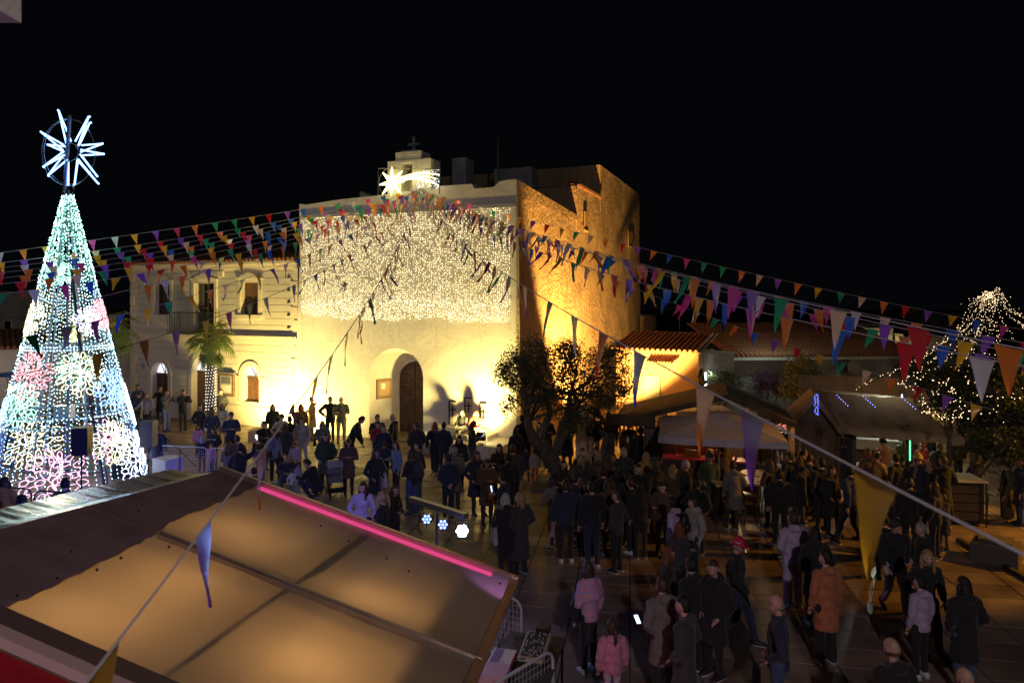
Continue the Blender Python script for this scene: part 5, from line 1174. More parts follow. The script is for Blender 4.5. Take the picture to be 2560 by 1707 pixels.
    kb = empty('keyboard_synth', T(-.22, -.1), R(-14), 'white and red small synthesizer on the music table', 'synthesizer')
    q = MB(); q.box((-.16, -.22, 0), (.16, .22, .06)); q.build('case', mat('synth red', (.45, .03, .06), .4), kb); q = MB(); q.box((-.15, -.2, .061), (.15, .2, .075)); q.build('panel', mat('synth white', (.75, .7, .72), .4), kb)
    q = MB()
    for i in range(8):
        for j in range(4): q.box((-.12 + j * .03, -.16 + i * .042, .075), (-.1 + j * .03, -.13 + i * .042, .09))
    q.build('buttons', mat('synth button', (.25, .15, .5), .4), kb)['kind'] = 'stuff'
    mx = empty('mixer', T(.14, .28), R(-14), 'cream topped audio mixer at the far end of the music table', 'audio mixer'); q = MB(); q.hexa([(-.17, -.3, 0), (.17, -.3, 0), (.17, .3, 0), (-.17, .3, 0)], [(-.17, -.3, .05), (.17, -.3, .05), (.17, .3, .12), (-.17, .3, .12)]); q.build('case', mat('mixer cream', (.5, .42, .36), .4), mx)
    q = MB(); q.hexa([(-.14, -.27, .06), (.14, -.27, .06), (.14, .26, .06), (-.14, .26, .06)], [(-.14, -.27, .063), (.14, -.27, .063), (.14, .26, .128), (-.14, .26, .128)]); q.build('face_plate', mat('mixer dark', (.05, .05, .055), .4), mx)
    q = MB()
    for k in range(60):
        x, y = rnd.uniform(-.13, .13), rnd.uniform(-.26, .25); z = .06 + .125 * (y + .27) / .53 * .55; q.tube([(x, y, z), (x, y, z + .02)], rnd.uniform(.005, .011), 5)
    q.build('knobs', mat('knob pale', (.4, .38, .38), .4), mx)['kind'] = 'stuff'
    bx = empty('effects_box', T(.2, .62), R(-14), 'small black box resting on the mixer', 'box'); q = MB(); q.box((-.1, -.09, .12), (.08, .09, .19)); q.build('body', black_plastic, bx)
    pk = empty('pink_box', T(-.2, -.52), R(-14), 'pale pink equipment case at the near end of the music table', 'case'); q = MB(); q.box((-.2, -.17, 0), (.16, .17, .12)); q.build('body', mat('pink plastic', (.65, .35, .5), .5), pk); q = MB(); q.box((-.21, -.03, .04), (-.2, .03, .07)); q.build('latch', steel, pk)
    cb = MB()
    for k in range(9):
        x, y = rnd.uniform(-.1, .3), rnd.uniform(-.6, .6); cb.tube([T(x + .12 * math.sin(j * .9 + k), y + .05 * j - .1, tz + .03 + .05 * math.sin(j + k) ** 2) for j in range(8)], .006, 4)
    tag(cb.build('cable_tangle', wire_m), 'tangle of black audio cables across the music table', 'cable')
gear()
def street_lamp():
    p = P(26, 1000, 23.0); zt = Zat(935, 23); r = empty('street_lamp', (p.x, p.y, 0), 0, 'blue post street lamp with a flat disc hat at the left edge', 'street lamp')
    bl = mat('blue enamel', (.03, .08, .22), .35, .3); q = MB(); q.tube([(0, 0, 0), (0, 0, zt - .75)], .06, 8); q.build('post', bl, r); q = MB(); q.tube([(0, 0, zt - .05), (0, 0, zt), (0, 0, zt + .06)], [.55, .58, .2], 20); q.build('hat', bl, r)
    q = MB(); q.tube([(0, 0, zt - .75), (0, 0, zt - .6)], [.1, .12], 8)
    for k in range(4): a = k * 1.57 + .4; q.tube([(.1 * math.cos(a), .1 * math.sin(a), zt - .62), (.5 * math.cos(a), .5 * math.sin(a), zt - .05)], .015, 4)
    q.build('cradle', bl, r); q = MB(); q.tube([(0, 0, zt - .6), (0, 0, zt - .5), (0, 0, zt - .4)], [.05, .07, .03], 8); q.build('bulb', glow('lamp bulb', (1, .75, .2), 25), r)
    lamp('street_lamp_left', 'POINT', (p.x, p.y, zt - .35), 45, (1, .75, .25), .08)
street_lamp()
def street_lamp_off(x, y, z, lab):
    r = empty('street_lamp', (x, y, 0), 0, lab, 'street lamp'); q = MB(); q.tube([(0, 0, 0), (0, 0, z + .25)], .07, 8); q.build('post', iron, r)
# ================================================================== market stalls
canvas_g = mat('grey canvas', (.62, .56, .60), .8, var=.2, vs=3, bump=.3, bs=6, trans=.15)
canvas_b = mat('brown canvas', (.34, .23, .13), .8, var=.3, vs=2.5, bump=.5, bs=5, trans=.12)
def umbrella():
    fc = P(1810 - 0, 1110, 17.6); c = Vector((P(1797, 1100, 18.1).x, 18.1, 0)); r = empty('market_umbrella', c, R(-14), 'large square grey market umbrella over the drinks bar', 'umbrella')
    hw, ze, zp = 1.52, 2.22, 2.66
    q = MB(); cs = [(-hw, -hw), (hw, -hw), (hw, hw), (-hw, hw)]; vs = [(0, 0, zp)]; fs = []
    n = 6; 
    for k in range(4):
        a, b = Vector((*cs[k], 0)), Vector((*cs[(k + 1) % 4], 0)); base = len(vs)
        for j in range(n + 1):
            t = j / n; p = a.lerp(b, t); m_ = p * .5; sg = 4 * t * (1 - t)
            vs += [(m_.x, m_.y, zp - (zp - ze) * .5 - .03 - .05 * sg), (p.x, p.y, ze - .0 + .0 * sg), (p.x * 1.005, p.y * 1.005, ze - .15 - .03 * sg)]
        for j in range(n): i = base + j * 3; fs += [(0, i, i + 3), (i, i + 1, i + 4, i + 3), (i + 1, i + 2, i + 5, i + 4)]
    q.add(vs, fs); q.build('canopy', canvas_g, r)
    q = MB(); q.tube([(0, 0, 0), (0, 0, zp + .05)], .028, 8); q.build('pole', steel, r)
    for k in range(4): q = MB(); q.tube([(0, 0, zp - .08), (cs[k][0], cs[k][1], ze - .03)], .014, 4); q.build('rib', steel, r)
    q = MB(); q.tube([(0, 0, 0), (0, 0, .06)], [.45, .42], 20); q.build('base', iron, r)
umbrella()
def bar():
    L, Rr = P(1647, 1140, 19.7), P(1893, 1160, 19.0); d = Rr - L; w = Wall((L.x, L.y), (d.x, d.y)); Wd = Vector((d.x, d.y)).length; M = w.M()
    r = empty('drinks_bar', label='drinks bar with a long pink red counter under the grey umbrella', cat='bar')
    q = MB(); q.M = M; q.box((0, -.4, 1.08), (Wd, .12, 1.13)); q.build('counter_top', mat('pink counter', (.62, .05, .10), .4), r)
    q = MB(); q.M = M; q.box((.05, -.35, 0), (Wd - .05, .02, 1.08)); fr = q.build('bar_front', mat('bar dark', (.04, .025, .02), .7), r)
    for k in range(12): q = MB(); q.M = M; x = .06 + k * (Wd - .12) / 12; q.box((x, .02, .03), (x + (Wd - .12) / 12 - .02, .045, 1.05)); q.build('plank', mat('bar plank', (.07, .04, .025), .7, var=.4), fr)
    q = MB(); q.M = M; q.box((-.1, -2.6, 0), (-.0, .0, 1.9)); q.box((Wd, -2.6, 0), (Wd + .1, .0, 1.9)); q.box((0, -2.6, 0), (Wd, -2.5, 1.9)); q.build('hut_wall', mat('orange boards', (.10, .06, .03), .7, var=.3), r)
    # gabled thatch roof, dark
    q = MB(); q.M = M; zl, zr_ = 2.12, 2.86; xm = 1.9
    q.hexa([(-1.3, -2.9, zl - .15), (xm, -2.9, zr_), (xm, .25, zr_), (-1.3, .25, zl - .15)], [(-1.3, -2.9, zl), (xm, -2.9, zr_ + .14), (xm, .25, zr_ + .14), (-1.3, .25, zl)])
    q.hexa([(xm, -2.9, zr_), (Wd + 1.0, -2.9, zl), (Wd + 1.0, .25, zl), (xm, .25, zr_)], [(xm, -2.9, zr_ + .14), (Wd + 1.0, -2.9, zl + .14), (Wd + 1.0, .25, zl + .14), (xm, .25, zr_ + .14)]); q.build('roof', mat('thatch board', (.10, .075, .045), .9, var=.4, bump=.5), r)
    q = MB(); q.M = M; q.box((-1.5, -.1, 2.0), (-.1, .3, 2.28)); q.build('roof_box', mat('thatch board', (.1, .07, .04)), r)
    # menu boards
    q = MB(); q.M = M; q.box((-.42, .1, .95), (.12, .14, 2.0)); mb_ = q.build('menu_board', mat('wood frame', (.2, .1, .05), .6), r)
    q = MB(); q.M = M; q.box((-.38, .141, 1.0), (.08, .15, 1.96)); q.build('slate', mat('slate', (.02, .022, .022), .7), mb_)
    q = MB(); q.M = M
    for k in range(15):
        z = 1.9 - k * .058; x = -.34; 
        while x < .02: l = rnd.uniform(.03, .09); q.box((x, .151, z), (x + l, .153, z + .018)); x += l + .02
        
    q.build('chalk_lines', mat('chalk', (.35, .35, .33), .9), mb_)
    q = MB(); q.M = M; q.box((Wd + .02, .12, .95), (Wd + .5, .16, 1.6)); m2 = q.build('menu_board', mat('wood frame', (.2, .1, .05)), r); q = MB(); q.M = M; q.box((Wd + .05, .161, .98), (Wd + .47, .17, 1.57)); q.build('slate', mat('slate', (.02, .02, .02)), m2)
    q = MB(); q.M = M
    for k in range(8): q.box((Wd + .1, .171, 1.5 - k * .06), (Wd + .1 + rnd.uniform(.15, .3), .173, 1.515 - k * .06))
    q.build('chalk_lines', mat('chalk', (.35, .35, .33)), m2)
    # things on the counter
    def item(name, x, mb, m, lab, cat, y=-.15, grp=None):
        o = mb.build(name, m, None, True, M @ Matrix.Translation((x, y, 1.132))); tag(o, lab, cat, grp); return o
    q = MB(); 
    for z in (0, .07, .14): q.box((-.22, -.14, z), (.22, -.125, z + .05)); q.box((-.22, .125, z), (.22, .14, z + .05)); q.box((-.22, -.125, z), (-.205, .125, z + .05)); q.box((.205, -.125, z), (.22, .125, z + .05))
    q.box((-.2, -.12, 0), (.2, .12, .01)); o = item('wooden_crate', .95, q, mat('crate wood', (.42, .22, .09), .7), 'slatted wooden crate of cups on the pink counter', 'crate')
    for p in o.data.polygons: p.use_smooth = False
    for k in range(6): q = MB(); q.tube([(0, 0, 0), (0, 0, .12)], [.028, .04], 10); item('paper_cup', .80 + .07 * k, q, mat('white cup', (.75, .75, .75), .5), 'white paper cup stacked in the slatted crate on the counter', 'cup', -.15 + .04 * (k % 2), 'white cups in the counter crate').location.z += .08
    for k, x in enumerate((1.42, 1.66)): q = MB(); q.tube([(0, 0, 0), (0, 0, .24)], [.07, .10], 14); item('drinks_bucket', x, q, mat('kraft', (.55, .38, .22), .7), ['left kraft paper bucket on the pink counter', 'right kraft paper bucket on the pink counter'][k], 'bucket', -.1)
    for k, x in enumerate((2.95, 3.08, 3.2, 3.33)): q = MB(); q.tube([(0, 0, 0), (0, 0, .16), (0, 0, .19), (0, 0, .25)], [.033, .033, .014, .012], 10); item('bottle', x, q, mat(['bottle green', 'bottle clear', 'bottle red', 'bottle clear'][k], [(.05, .2, .08), (.5, .5, .5), (.4, .03, .02), (.5, .5, .5)][k], .15), ['green glass bottle at the left of the bottle row on the bar', 'first clear bottle on the bar counter', 'red syrup bottle on the bar counter', 'rightmost clear bottle on the bar counter'][k], 'bottle', -.12)
    for k, x in enumerate((2.0, 2.12, 2.55)): q = MB(); q.tube([(0, 0, 0), (0, 0, .1), (0, 0, .17), (0, 0, .2)], [.035, .03, .008, .006], 10); item('squeeze_bottle', x, q, mat('white cup', (.75, .75, .75)), ['white squeeze bottle beside the kraft buckets', 'white squeeze bottle near the middle of the bar', 'white squeeze bottle by the coffee machine'][k], 'bottle', -.16)
    q = MB(); q.box((-.3, -.2, 0), (.3, .2, .35)); q.box((-.26, -.22, .1), (.26, -.2, .3)); q.box((-.3, -.2, .35), (.3, .2, .38)); item('coffee_machine', 2.65, q, mat('blue steel', (.1, .2, .35), .3, .6), 'blue grey coffee machine behind the pink counter', 'coffee machine', -.5)
    q = MB(); q.M = M; q.box((2.52, -.62, 1.62), (2.68, -.6, 2.0)); o = q.build('drinks_cooler', glow('cooler screen', (.5, .8, 1), 1.6)); tag(o, 'small bright blue lit drinks cooler door under the umbrella', 'cooler')
    q = MB(); q.M = M; q.box((.5, -1.2, 1.0), (1.9, -1.1, 1.62)); tag(q.build('orange_banner', mat('orange banner', (.75, .22, .04), .6)), 'orange panel glowing behind the drinks bar', 'panel')
    q = MB(); q.M = M; q.box((.1, -.9, .0), (.45, -.5, 1.6)); tag(q.build('grey_fridge', mat('fridge', (.25, .24, .25), .5)), 'tall grey fridge at the left end inside the drinks bar', 'fridge')
    return M, Wd
BM, BW = bar()
def hut():
    L, Rr = P(1987, 1140, 19.6), P(2290, 1140, 18.6); d = Rr - L; w = Wall((L.x, L.y), (d.x, d.y)); Wd = Vector((d.x, d.y)).length; M = w.M(); S = 19 / F
    r = empty('market_hut', label='wooden market hut with a brown canvas gable roof selling food', cat='market hut')
    wd = mat('hut wood', (.13, .09, .05), .75, var=.4, vs=4, bump=.3); gx = 1.05
    q = MB(); q.M = M; q.prism([(0, 0, 0), (gx, 0, 0), (gx, 0, 2.2), (gx / 2, 0, 2.85), (0, 0, 2.2)], (0, -.06, 0)); q.box((0, -2.6, 0), (.06, -.06, 2.2)); q.box((.06, -2.6, 0), (Wd, -2.54, 2.2)); q.build('wall', wd, r)
    q = MB(); q.M = M; q.box((.15, .0, .05), (.85, .03, 1.95)); dr = q.build('door', wd, r)
    for k in range(5): q = MB(); q.M = M; q.box((.17 + k * .134, .03, .07), (.29 + k * .134, .05, 1.93)); q.build('plank', mat('hut plank', (.16, .11, .065), .75, var=.4, vs=5), dr)
    q = MB(); q.M = M
    for x in (gx + .05, 1.5, Wd - .25): q = MB(); q.M = M; q.box((x, -.08, 0), (x + .09, .0, 2.2)); q.build('post', wd, r)
    q = MB(); q.M = M; q.box((1.55, -.1, 0), (Wd - .3, -.04, .95)); fr = q.build('counter_front', wd, r)
    for k in range(9): q = MB(); q.M = M; x = 1.57 + k * (Wd - 1.9) / 9; q.box((x, -.04, .02), (x + (Wd - 1.9) / 9 - .02, -.02, .93)); q.build('plank', mat('hut plank', (.16, .11, .065)), fr)
    q = MB(); q.M = M; q.box((1.5, -.5, .95), (Wd - .25, .12, 1.0)); q.build('counter_top', mat('pale counter', (.5, .45, .35), .5), r)
    q = MB(); q.M = M; q.box((gx + .12, -.04, .3), (1.5, -.01, 2.0)); ch = q.build('chalkboard', mat('slate', (.02, .02, .02)), r)
    # canopy: gable left, long draped slope to the right, with front flap
    q = MB(); q.M = M; n = 14; vs = []
    for i in range(n + 1):
        t = i / n; x = .52 + (Wd + .1 - .52) * t; xl = gx + .1 + (Wd + .9 - gx) * t; rz = 2.95 - .1 * math.sin(t * math.pi) - .15 * t
        ez = 2.12 - .12 * t + .03 * math.sin(i * 1.9)
        for j in range(7):
            s = j / 6; vs.append((x * (1 - s) + xl * s, -1.4 + 1.95 * s if t > 0 else -1.4 + 1.7 * s + .0, rz * (1 - s) + ez * s - .08 * math.sin(s * math.pi) + .02 * math.sin(i * 2.3 + j)))
        vs.append((xl, .56, ez - .17))
    q.add(vs, [(i * 8 + j, (i + 1) * 8 + j, (i + 1) * 8 + j + 1, i * 8 + j + 1) for i in range(n) for j in range(7)])
    q.add([(.52, -1.4, 2.95), (Wd + .1, -1.4, 2.78), (Wd + .1, -2.8, 2.1), (.3, -2.8, 2.1)], [(0, 1, 2, 3)])
    q.build('canvas_roof', canvas_b, r, True)
    q = MB(); q.M = M; z0 = 2.12
    def quad(a, b, c, d_): q.add([a, b, c, d_], [(0, 1, 2, 3)])
    quad((.52, .3, 2.98), (.52, -1.4, 2.95), (-.3, -1.5, 2.1), (-.25, .35, 2.08)); quad((.52, .3, 2.98), (.52, -1.4, 2.95), (gx + .25, -1.3, 2.2), (gx + .15, .4, 2.05))
    quad((.52, .3, 2.98), (-.25, .35, 2.08), (-.2, .33, 1.88), (.52, .28, 2.78)); quad((.52, .3, 2.98), (gx + .15, .4, 2.05), (gx + .12, .38, 1.86), (.52, .28, 2.78)); q.build('gable_canvas', canvas_b, r, True)
    q = MB(); q.M = M; q.box((0.35, -3.4, 2.2), (Wd + .2, -3.3, 3.15)); q.build('rear_canvas', canvas_b, r)
    # ladder leaning at the left
    q = MB(); q.M = M; q.tube([(-.25, .35, .4), (-.05, .1, 1.65)], .015, 4); q.tube([(-.05, .35, .4), (.15, .1, 1.65)], .015, 4)
    for k in range(5): t = k / 5 + .1; q.tube([(-.25 + .2 * t, .35 - .25 * t, .4 + 1.25 * t), (-.05 + .2 * t, .35 - .25 * t, .4 + 1.25 * t)], .012, 4)
    tag(q.build('ladder', mat('ladder wood', (.35, .25, .12), .7)), 'small wooden ladder leaning on the left side of the market hut', 'ladder')
    # chalk writing
    q = MB(); q.M = M
    for k, (x, z, l) in enumerate(((1.22, 1.75, .12), (1.26, 1.62, .03), (1.22, 1.48, .06), (1.3, 1.48, .05))): q.box((x, -.008, z), (x + l * .4, -.005, z + .09)); q.box((x, -.008, z), (x + l, -.005, z + .015))
    q.build('chalk_letters', mat('chalk', (.35, .35, .33)), ch)
    # kitchen inside: steel shelves, rails, lit strip
    q = MB(); q.M = M; q.box((1.6, -2.4, 1.55), (Wd - .4, -2.2, 1.9)); q.box((1.6, -2.3, 1.1), (3.0, -1.9, 1.4)); kt = q.build('steel_shelf', mat('kitchen steel', (.6, .62, .62), .3, .7), r)
    tb = glow('kitchen tube', (.9, 1, .95), 9); q = MB(); q.M = M; q.box((1.65, -1.0, 2.0), (2.1, -.96, 2.04)); tag(q.build('strip_lamp', tb), 'white strip lamp inside the market hut', 'lamp')
    q = MB(); q.M = M; q.tube([(2.95, -.2, 1.2), (2.95, -.2, 1.75)], .02, 6); tag(q.build('green_neon', glow('green neon', (.1, 1, .3), 3)), 'short green neon tube at the right post of the market hut', 'neon tube')
    pts = [M @ Vector((rnd.gauss(3.28, .035), -.02 + rnd.gauss(0, .03), 1.0 + k * .013)) for k in range(60)] + [M @ Vector((3.42 + .12 * math.cos(k * .3), .0, 1.12 + .1 * math.sin(k * .3))) for k in range(20)]
    ti = empty('red_tinsel', label='red tinsel garland wound round the right hut post', cat='tinsel'); bulbs('tinsel_strand', pts, .022, mat('red tinsel', (.6, .02, .03), .2, .6), ti)
    for k in range(4):
        x = [1.75, 2.0, 2.5, 2.8][k]; q = MB(); q.tube([(0, 0, 0), (0, 0, .14), (0, 0, .19)], [.035, .03, .01], 8); o = q.build('sauce_bottle', mat('white cup', (.75, .75, .75)), None, True, M @ Matrix.Translation((x, -.1, 1.002))); tag(o, ['leftmost white sauce bottle on the hut counter', 'second white sauce bottle on the hut counter', 'third white sauce bottle on the hut counter', 'rightmost white sauce bottle on the hut counter'][k], 'bottle')
    # blue pin lights on the canvas
    bp = empty('blue_pin_lights', label='small blue pin lights strung along the brown hut canvas', cat='fairy lights'); pts = []
    for k in range(10): pts.append((.52 + rnd.uniform(-.03, .03), .33, 2.98 - k * .06)); pts.append((.58, .33, 2.96 - k * .06))
    for x0 in (1.2, 1.9, 2.9): pts += [(x0 + k * .045, -.9 + k * .10, 2.80 - k * .045 + .03) for k in range(6)]
    bulbs('fairy_bulbs', [M @ Vector(p) for p in pts], .012, glow('blue pin', (.12, .18, 1), 10), bp)
hut()
# further stalls behind
def far_stall(u0, u1, vt, Y, label, m, col=None, tabl=True, name='market_stall'):
    a, b = P(u0, 1000, Y), P(u1, 1000, Y); zt = Zat(vt, Y); r = empty(name, (a.x, Y, 0), 0, label, 'market stall'); W_ = b.x - a.x
    q = MB(); q.prism([(-.1, 0, zt - .35), (W_ + .1, 0, zt - .35), (W_ + .1, 1, zt), (-.1, 1, zt)], (0, 0, .04)); q.prism([(-.1, 2, zt - .35), (W_ + .1, 2, zt - .35), (W_ + .1, 1, zt), (-.1, 1, zt)], (0, 0, .04)); q.box((-.1, -.02, zt - .6), (W_ + .1, 0, zt - .35)); q.build('canopy', m, r)
    for x in (0, W_):
        for y in (.05, 1.95): q = MB(); q.tube([(x, y, 0), (x, y, zt - .35)], .025, 5); q.build('post', steel, r)
    if tabl: q = MB(); q.box((0, .1, .82), (W_, .7, .88)); q.box((0.02, .12, 0), (W_ - .02, .15, .82)); q.build('table', mat('table cloth', (.5, .42, .32), .8), r)
    return r
far_stall(2200, 2330, 975, 25.5, 'yellow lit market stall with pale canopy behind the brown hut', mat('pale canopy', (.7, .6, .4), .7, trans=.4))
far_stall(2280, 2420, 1030, 27.5, 'dim market stall with white table seen past the dark tree', mat('pale canopy', (.7, .6, .4)))
far_stall(2010, 2190, 978, 27.5, 'second canvas stall roof rising directly behind the gabled hut', canvas_b)
far_stall(1810, 1930, 1075, 24.5, 'low table stall with red decorations behind the grey umbrella', mat('dark canopy', (.05, .04, .04), .8))
far_stall(2420, 2560, 1080, 26.0, 'dark market stall at the right edge behind the tree', mat('dark canopy', (.05, .04, .04)))
def small_lit():
    p = P(2255, 1015, 24.5); q = MB(); q.tube([(p.x, p.y, Zat(1030, 24.5)), (p.x, p.y, Zat(985, 24.5))], [.14, .01], 8); tag(q.build('mini_light_tree', glow('mini tree', (.55, .7, 1), 5)), 'small glowing white cone tree at a far stall', 'light tree')
    p = P(2200, 985, 24); r = empty('lit_snowflake_branch', p, 0, 'glowing yellow branch star above the far stall', 'light figure'); q = MB()
    for k in range(9): a = R(10 + 20 * k); q.tube([(0, 0, -.2), (.45 * math.cos(a), 0, -.2 + .5 * math.sin(a))], .012, 4)
    q.build('branches', glow('branch glow', (1, .8, .35), 4), r); q = MB(); q.tube([(0, 0, -.2), (0, 0, -p.z)], .02, 5); q.build('pole', iron, r)
    for (u, v, c, lab) in ((1955, 1065, (1, .25, .2), 'red'), (1940, 1078, (1, .6, .3), 'amber')):
        p = P(u, v, 24.2); pts = [Vector((rnd.gauss(0, .18), rnd.gauss(0, .1), rnd.gauss(0, .05))) for _ in range(26)]; e = empty('table_decoration', p, 0, 'cluster of small %s lights on the table behind the grey umbrella' % lab, 'fairy lights'); bulbs('fairy_bulbs', pts, .014, glow('deco ' + lab, c, 3), e)
    p = P(1905, 952, 31.5)
    q = MB(); a = P(1768, 925, 31); b = P(1895, 957, 31); q.tube([a, a.lerp(b, .25) + Vector((0, 0, -.25)), a.lerp(b, .6) + Vector((0, 0, -.28)), b], .012, 4); tag(q.build('white_cable', mat('white cable', (.6, .6, .6), .6)), 'white cable sagging from the gable wall across the vine', 'cable')
    p = P(1763, 950, 31.0); q = MB(); q.box((p.x - .05, p.y - .12, Zat(972, 31)), (p.x + .05, p.y - .05, Zat(930, 31))); tag(q.build('wall_lamp', glow('wall lamp', (.85, 1, .95), 2.0)), 'vertical white wall lamp on the gable corner', 'wall lamp')
    p = P(2135, 918, 34); q = MB(); q.tube([(p.x, p.y - .05, p.z), (p.x, p.y, p.z)], [.33, .33], 20); q.tube([(p.x, p.y + .02, p.z), (p.x, p.y + .3, 2.8)], .03, 5); tag(q.build('satellite_dish', mat('dish grey', (.22, .2, .16), .7)), 'round satellite dish on the long dark roof', 'satellite dish')
    for u, h, lab in ((1699, 60, 'thin tv antenna behind the small tiled roof'), (2030, 40, 'thin tv antenna over the long dark roof')):
        p = P(u, 850, 37); q = MB(); q.tube([(p.x, p.y, 3), (p.x, p.y, Zat(850 - h, 37))], .02, 4)
        for k in range(4): q.tube([(p.x - .2, p.y, Zat(850 - h, 37) - .1 * k), (p.x + .2, p.y, Zat(850 - h, 37) - .1 * k)], .01, 4)
        tag(q.build('tv_antenna', iron), lab, 'antenna')
small_lit()
# tables, stools, bins
def tall_table(p, rz, w, d, h, label, m, round_=False):
    r = empty('high_table', p, rz, label, 'table'); q = MB()
    if round_: q.tube([(0, 0, h - .04), (0, 0, h)], [w / 2, w / 2], 24)
    else: q.box((-w / 2, -d / 2, h - .05), (w / 2, d / 2, h))
    q.build('table_top', m, r)
    if round_: q = MB(); q.tube([(0, 0, 0), (0, 0, .03), (0, 0, .05), (0, 0, h - .04)], [.3, .3, .035, .035], 12); q.build('leg', iron, r)
    else:
        for x in (-w / 2 + .04, w / 2 - .04):
            for y in (-d / 2 + .04, d / 2 - .04): q = MB(); q.box((x - .02, y - .02, 0), (x + .02, y + .02, h - .05)); q.build('leg', iron, r)
    return r
wt = mat('table wood', (.42, .24, .10), .5, var=.3, vs=4)
tall_table(G(1878, 1200, 1.05).xy.to_3d(), R(-12), 1.0, .75, 1.05, 'rectangular wooden high table right of the grey umbrella pole', wt)
tall_table(G(1888, 1181, 1.05).xy.to_3d(), 0, .75, .7, 1.05, 'round high table behind the wooden one near the bar', wt, True)
tall_table(G(1806, 1206, 1.0).xy.to_3d(), 0, .45, .45, 1.0, 'small grey high table beside the umbrella pole', mat('grey top', (.3, .3, .28), .5))
def stool(p, rz, label, h=.76):
    r = empty('bar_stool', p, rz, label, 'bar stool', 'metal bar stools near the drinks bar'); m = mat('stool metal', (.30, .29, .27), .35, .8)
    q = MB(); q.box((-.16, -.16, h - .03), (.16, .16, h)); q.build('seat', m, r)
    for x in (-1, 1):
        for y in (-1, 1): q = MB(); q.tube([(x * .13, y * .13, h - .02), (x * .2, y * .2, 0)], .018, 4); q.build('leg', m, r)
    q = MB()
    for a, b in (((-1, -1), (1, -1)), ((1, -1), (1, 1)), ((1, 1), (-1, 1)), ((-1, 1), (-1, -1))): q.tube([(a[0] * .18, a[1] * .18, .25), (b[0] * .18, b[1] * .18, .25)], .01, 4)
    q.build('footrest', m, r); return r
for u, v, lab in ((1877, 1308, 'metal bar stool nearest the viewer in front of the wooden high table'), (1930, 1292, 'metal bar stool right of the wooden high table'), (1908, 1270, 'metal bar stool half hidden behind the other stools'), (1812, 1265, 'metal bar stool by the small grey high table')): stool(G(u, v), rnd.uniform(-.3, .3), lab)
def cabinet():
    p = G(2412, 1312); r = empty('service_counter', p, R(-8), 'black service counter with a pale top under the dark tree', 'counter'); 
    q = MB(); q.box((-.42, -.05, .06), (.42, .7, 1.08)); q.build('body', mat('counter black', (.02, .018, .015), .6), r); q = MB(); q.box((-.5, -.1, 1.08), (.5, .8, 1.12)); q.build('top', mat('pale counter', (.5, .45, .35)), r)
    for k in range(4): q = MB(); q.box((-.38, -.075, .15 + k * .22), (.38, -.05, .34 + k * .22)); q.build('plank', mat('counter slat', (.035, .03, .025), .6), r)
    q = MB(); q.tube([(.45, -.1, 0), (.45, -.1, 1.08)], .02, 5); q.build('leg', iron, r)
cabinet()
def bench():
    p = G(2490, 1402); r = empty('stone_bench', p, R(-42), 'dark block bench with a long bar lying on the orange lit paving', 'bench'); q = MB(); q.hexa([(-.42, -.35, 0), (.42, -.35, 0), (.42, .35, 0), (-.42, .35, 0)], [(-.42, -.35, .42), (.42, -.35, .42), (.42, .35, .42), (-.42, .35, .42)]); q.build('block', mat('dark stone', (.10, .09, .08), .8, bump=.3), r)
    q = MB(); q.box((-.3, -.25, .42), (.3, .25, .5)); q.build('lid', mat('dark stone', (.1, .09, .08)), r)
    a, b = G(2396, 1352), G(2600, 1470); q = MB(); d = (b - a).normalized(); s = Vector((-d.y, d.x, 0)) * .05; q.hexa([a - s, b - s, b + s, a + s], [a - s + Vector((0, 0, .08)), b - s + Vector((0, 0, .08)), b + s + Vector((0, 0, .08)), a + s + Vector((0, 0, .08))]); tag(q.build('ground_beam', mat('dark beam', (.04, .035, .03), .7)), 'long dark beam lying on the paving beside the block bench', 'beam')
bench()
q = MB(); p = G(1525, 1185); q.box((p.x - .9, p.y + 2.2, 0), (p.x - .4, p.y + 2.3, 1.9)); tag(q.build('white_banner', mat('white cloth', (.5, .5, .52), .8)), 'pale upright banner panel between the olive trunks', 'banner')
q = MB(); p = G(2175, 1370); 
def planter(u, v, lab):
    p = G(u, v); r = empty('concrete_bollard', p, R(20), lab, 'planter'); q = MB(); q.hexa([(-.3, -.25, 0), (.3, -.25, 0), (.3, .25, 0), (-.3, .25, 0)], [(-.3, -.25, .4), (.2, -.25, .5), (.2, .25, .5), (-.3, .25, .4)]); q.build('body', mat('concrete', (.3, .25, .2), .8, bump=.3), r)
planter(640, 1100, 'low concrete block on the paving before the town house corner')
# ================================================================== people
def remesh(mb, voxel, name, smooth_it=2, fold=0.0, seed=0):
    me = mb.mesh('tmp'); o = bpy.data.objects.new('tmp', me); COL.objects.link(o)
    m = o.modifiers.new('r', 'REMESH'); m.mode = 'VOXEL'; m.voxel_size = voxel; m.use_smooth_shade = True
    s = o.modifiers.new('s', 'SMOOTH'); s.iterations = smooth_it; s.factor = .5
    dg = bpy.context.evaluated_depsgraph_get(); out = bpy.data.meshes.new_from_object(o.evaluated_get(dg)); out.name = name
    bpy.data.objects.remove(o); bpy.data.meshes.remove(me); out.materials.clear()
    if fold:
        n = len(out.vertices); co_ = np.empty(n * 3, np.float32); out.vertices.foreach_get('co', co_); co_ = co_.reshape(-1, 3); no = np.empty(n * 3, np.float32); out.vertices.foreach_get('normal', no); no = no.reshape(-1, 3)
        x, y, z = co_.T; d = np.sin(z * 38 + 5 * np.sin(x * 9 + seed) + 4 * np.sin(y * 7 + seed * 2)) * .5 + np.sin(z * 17 + x * 21 + seed) * .5
        co_ += no * (d * fold)[:, None]; out.vertices.foreach_set('co', co_.ravel().astype(np.float32))
    out.polygons.foreach_set('use_smooth', [True] * len(out.polygons)); out.update(); return out

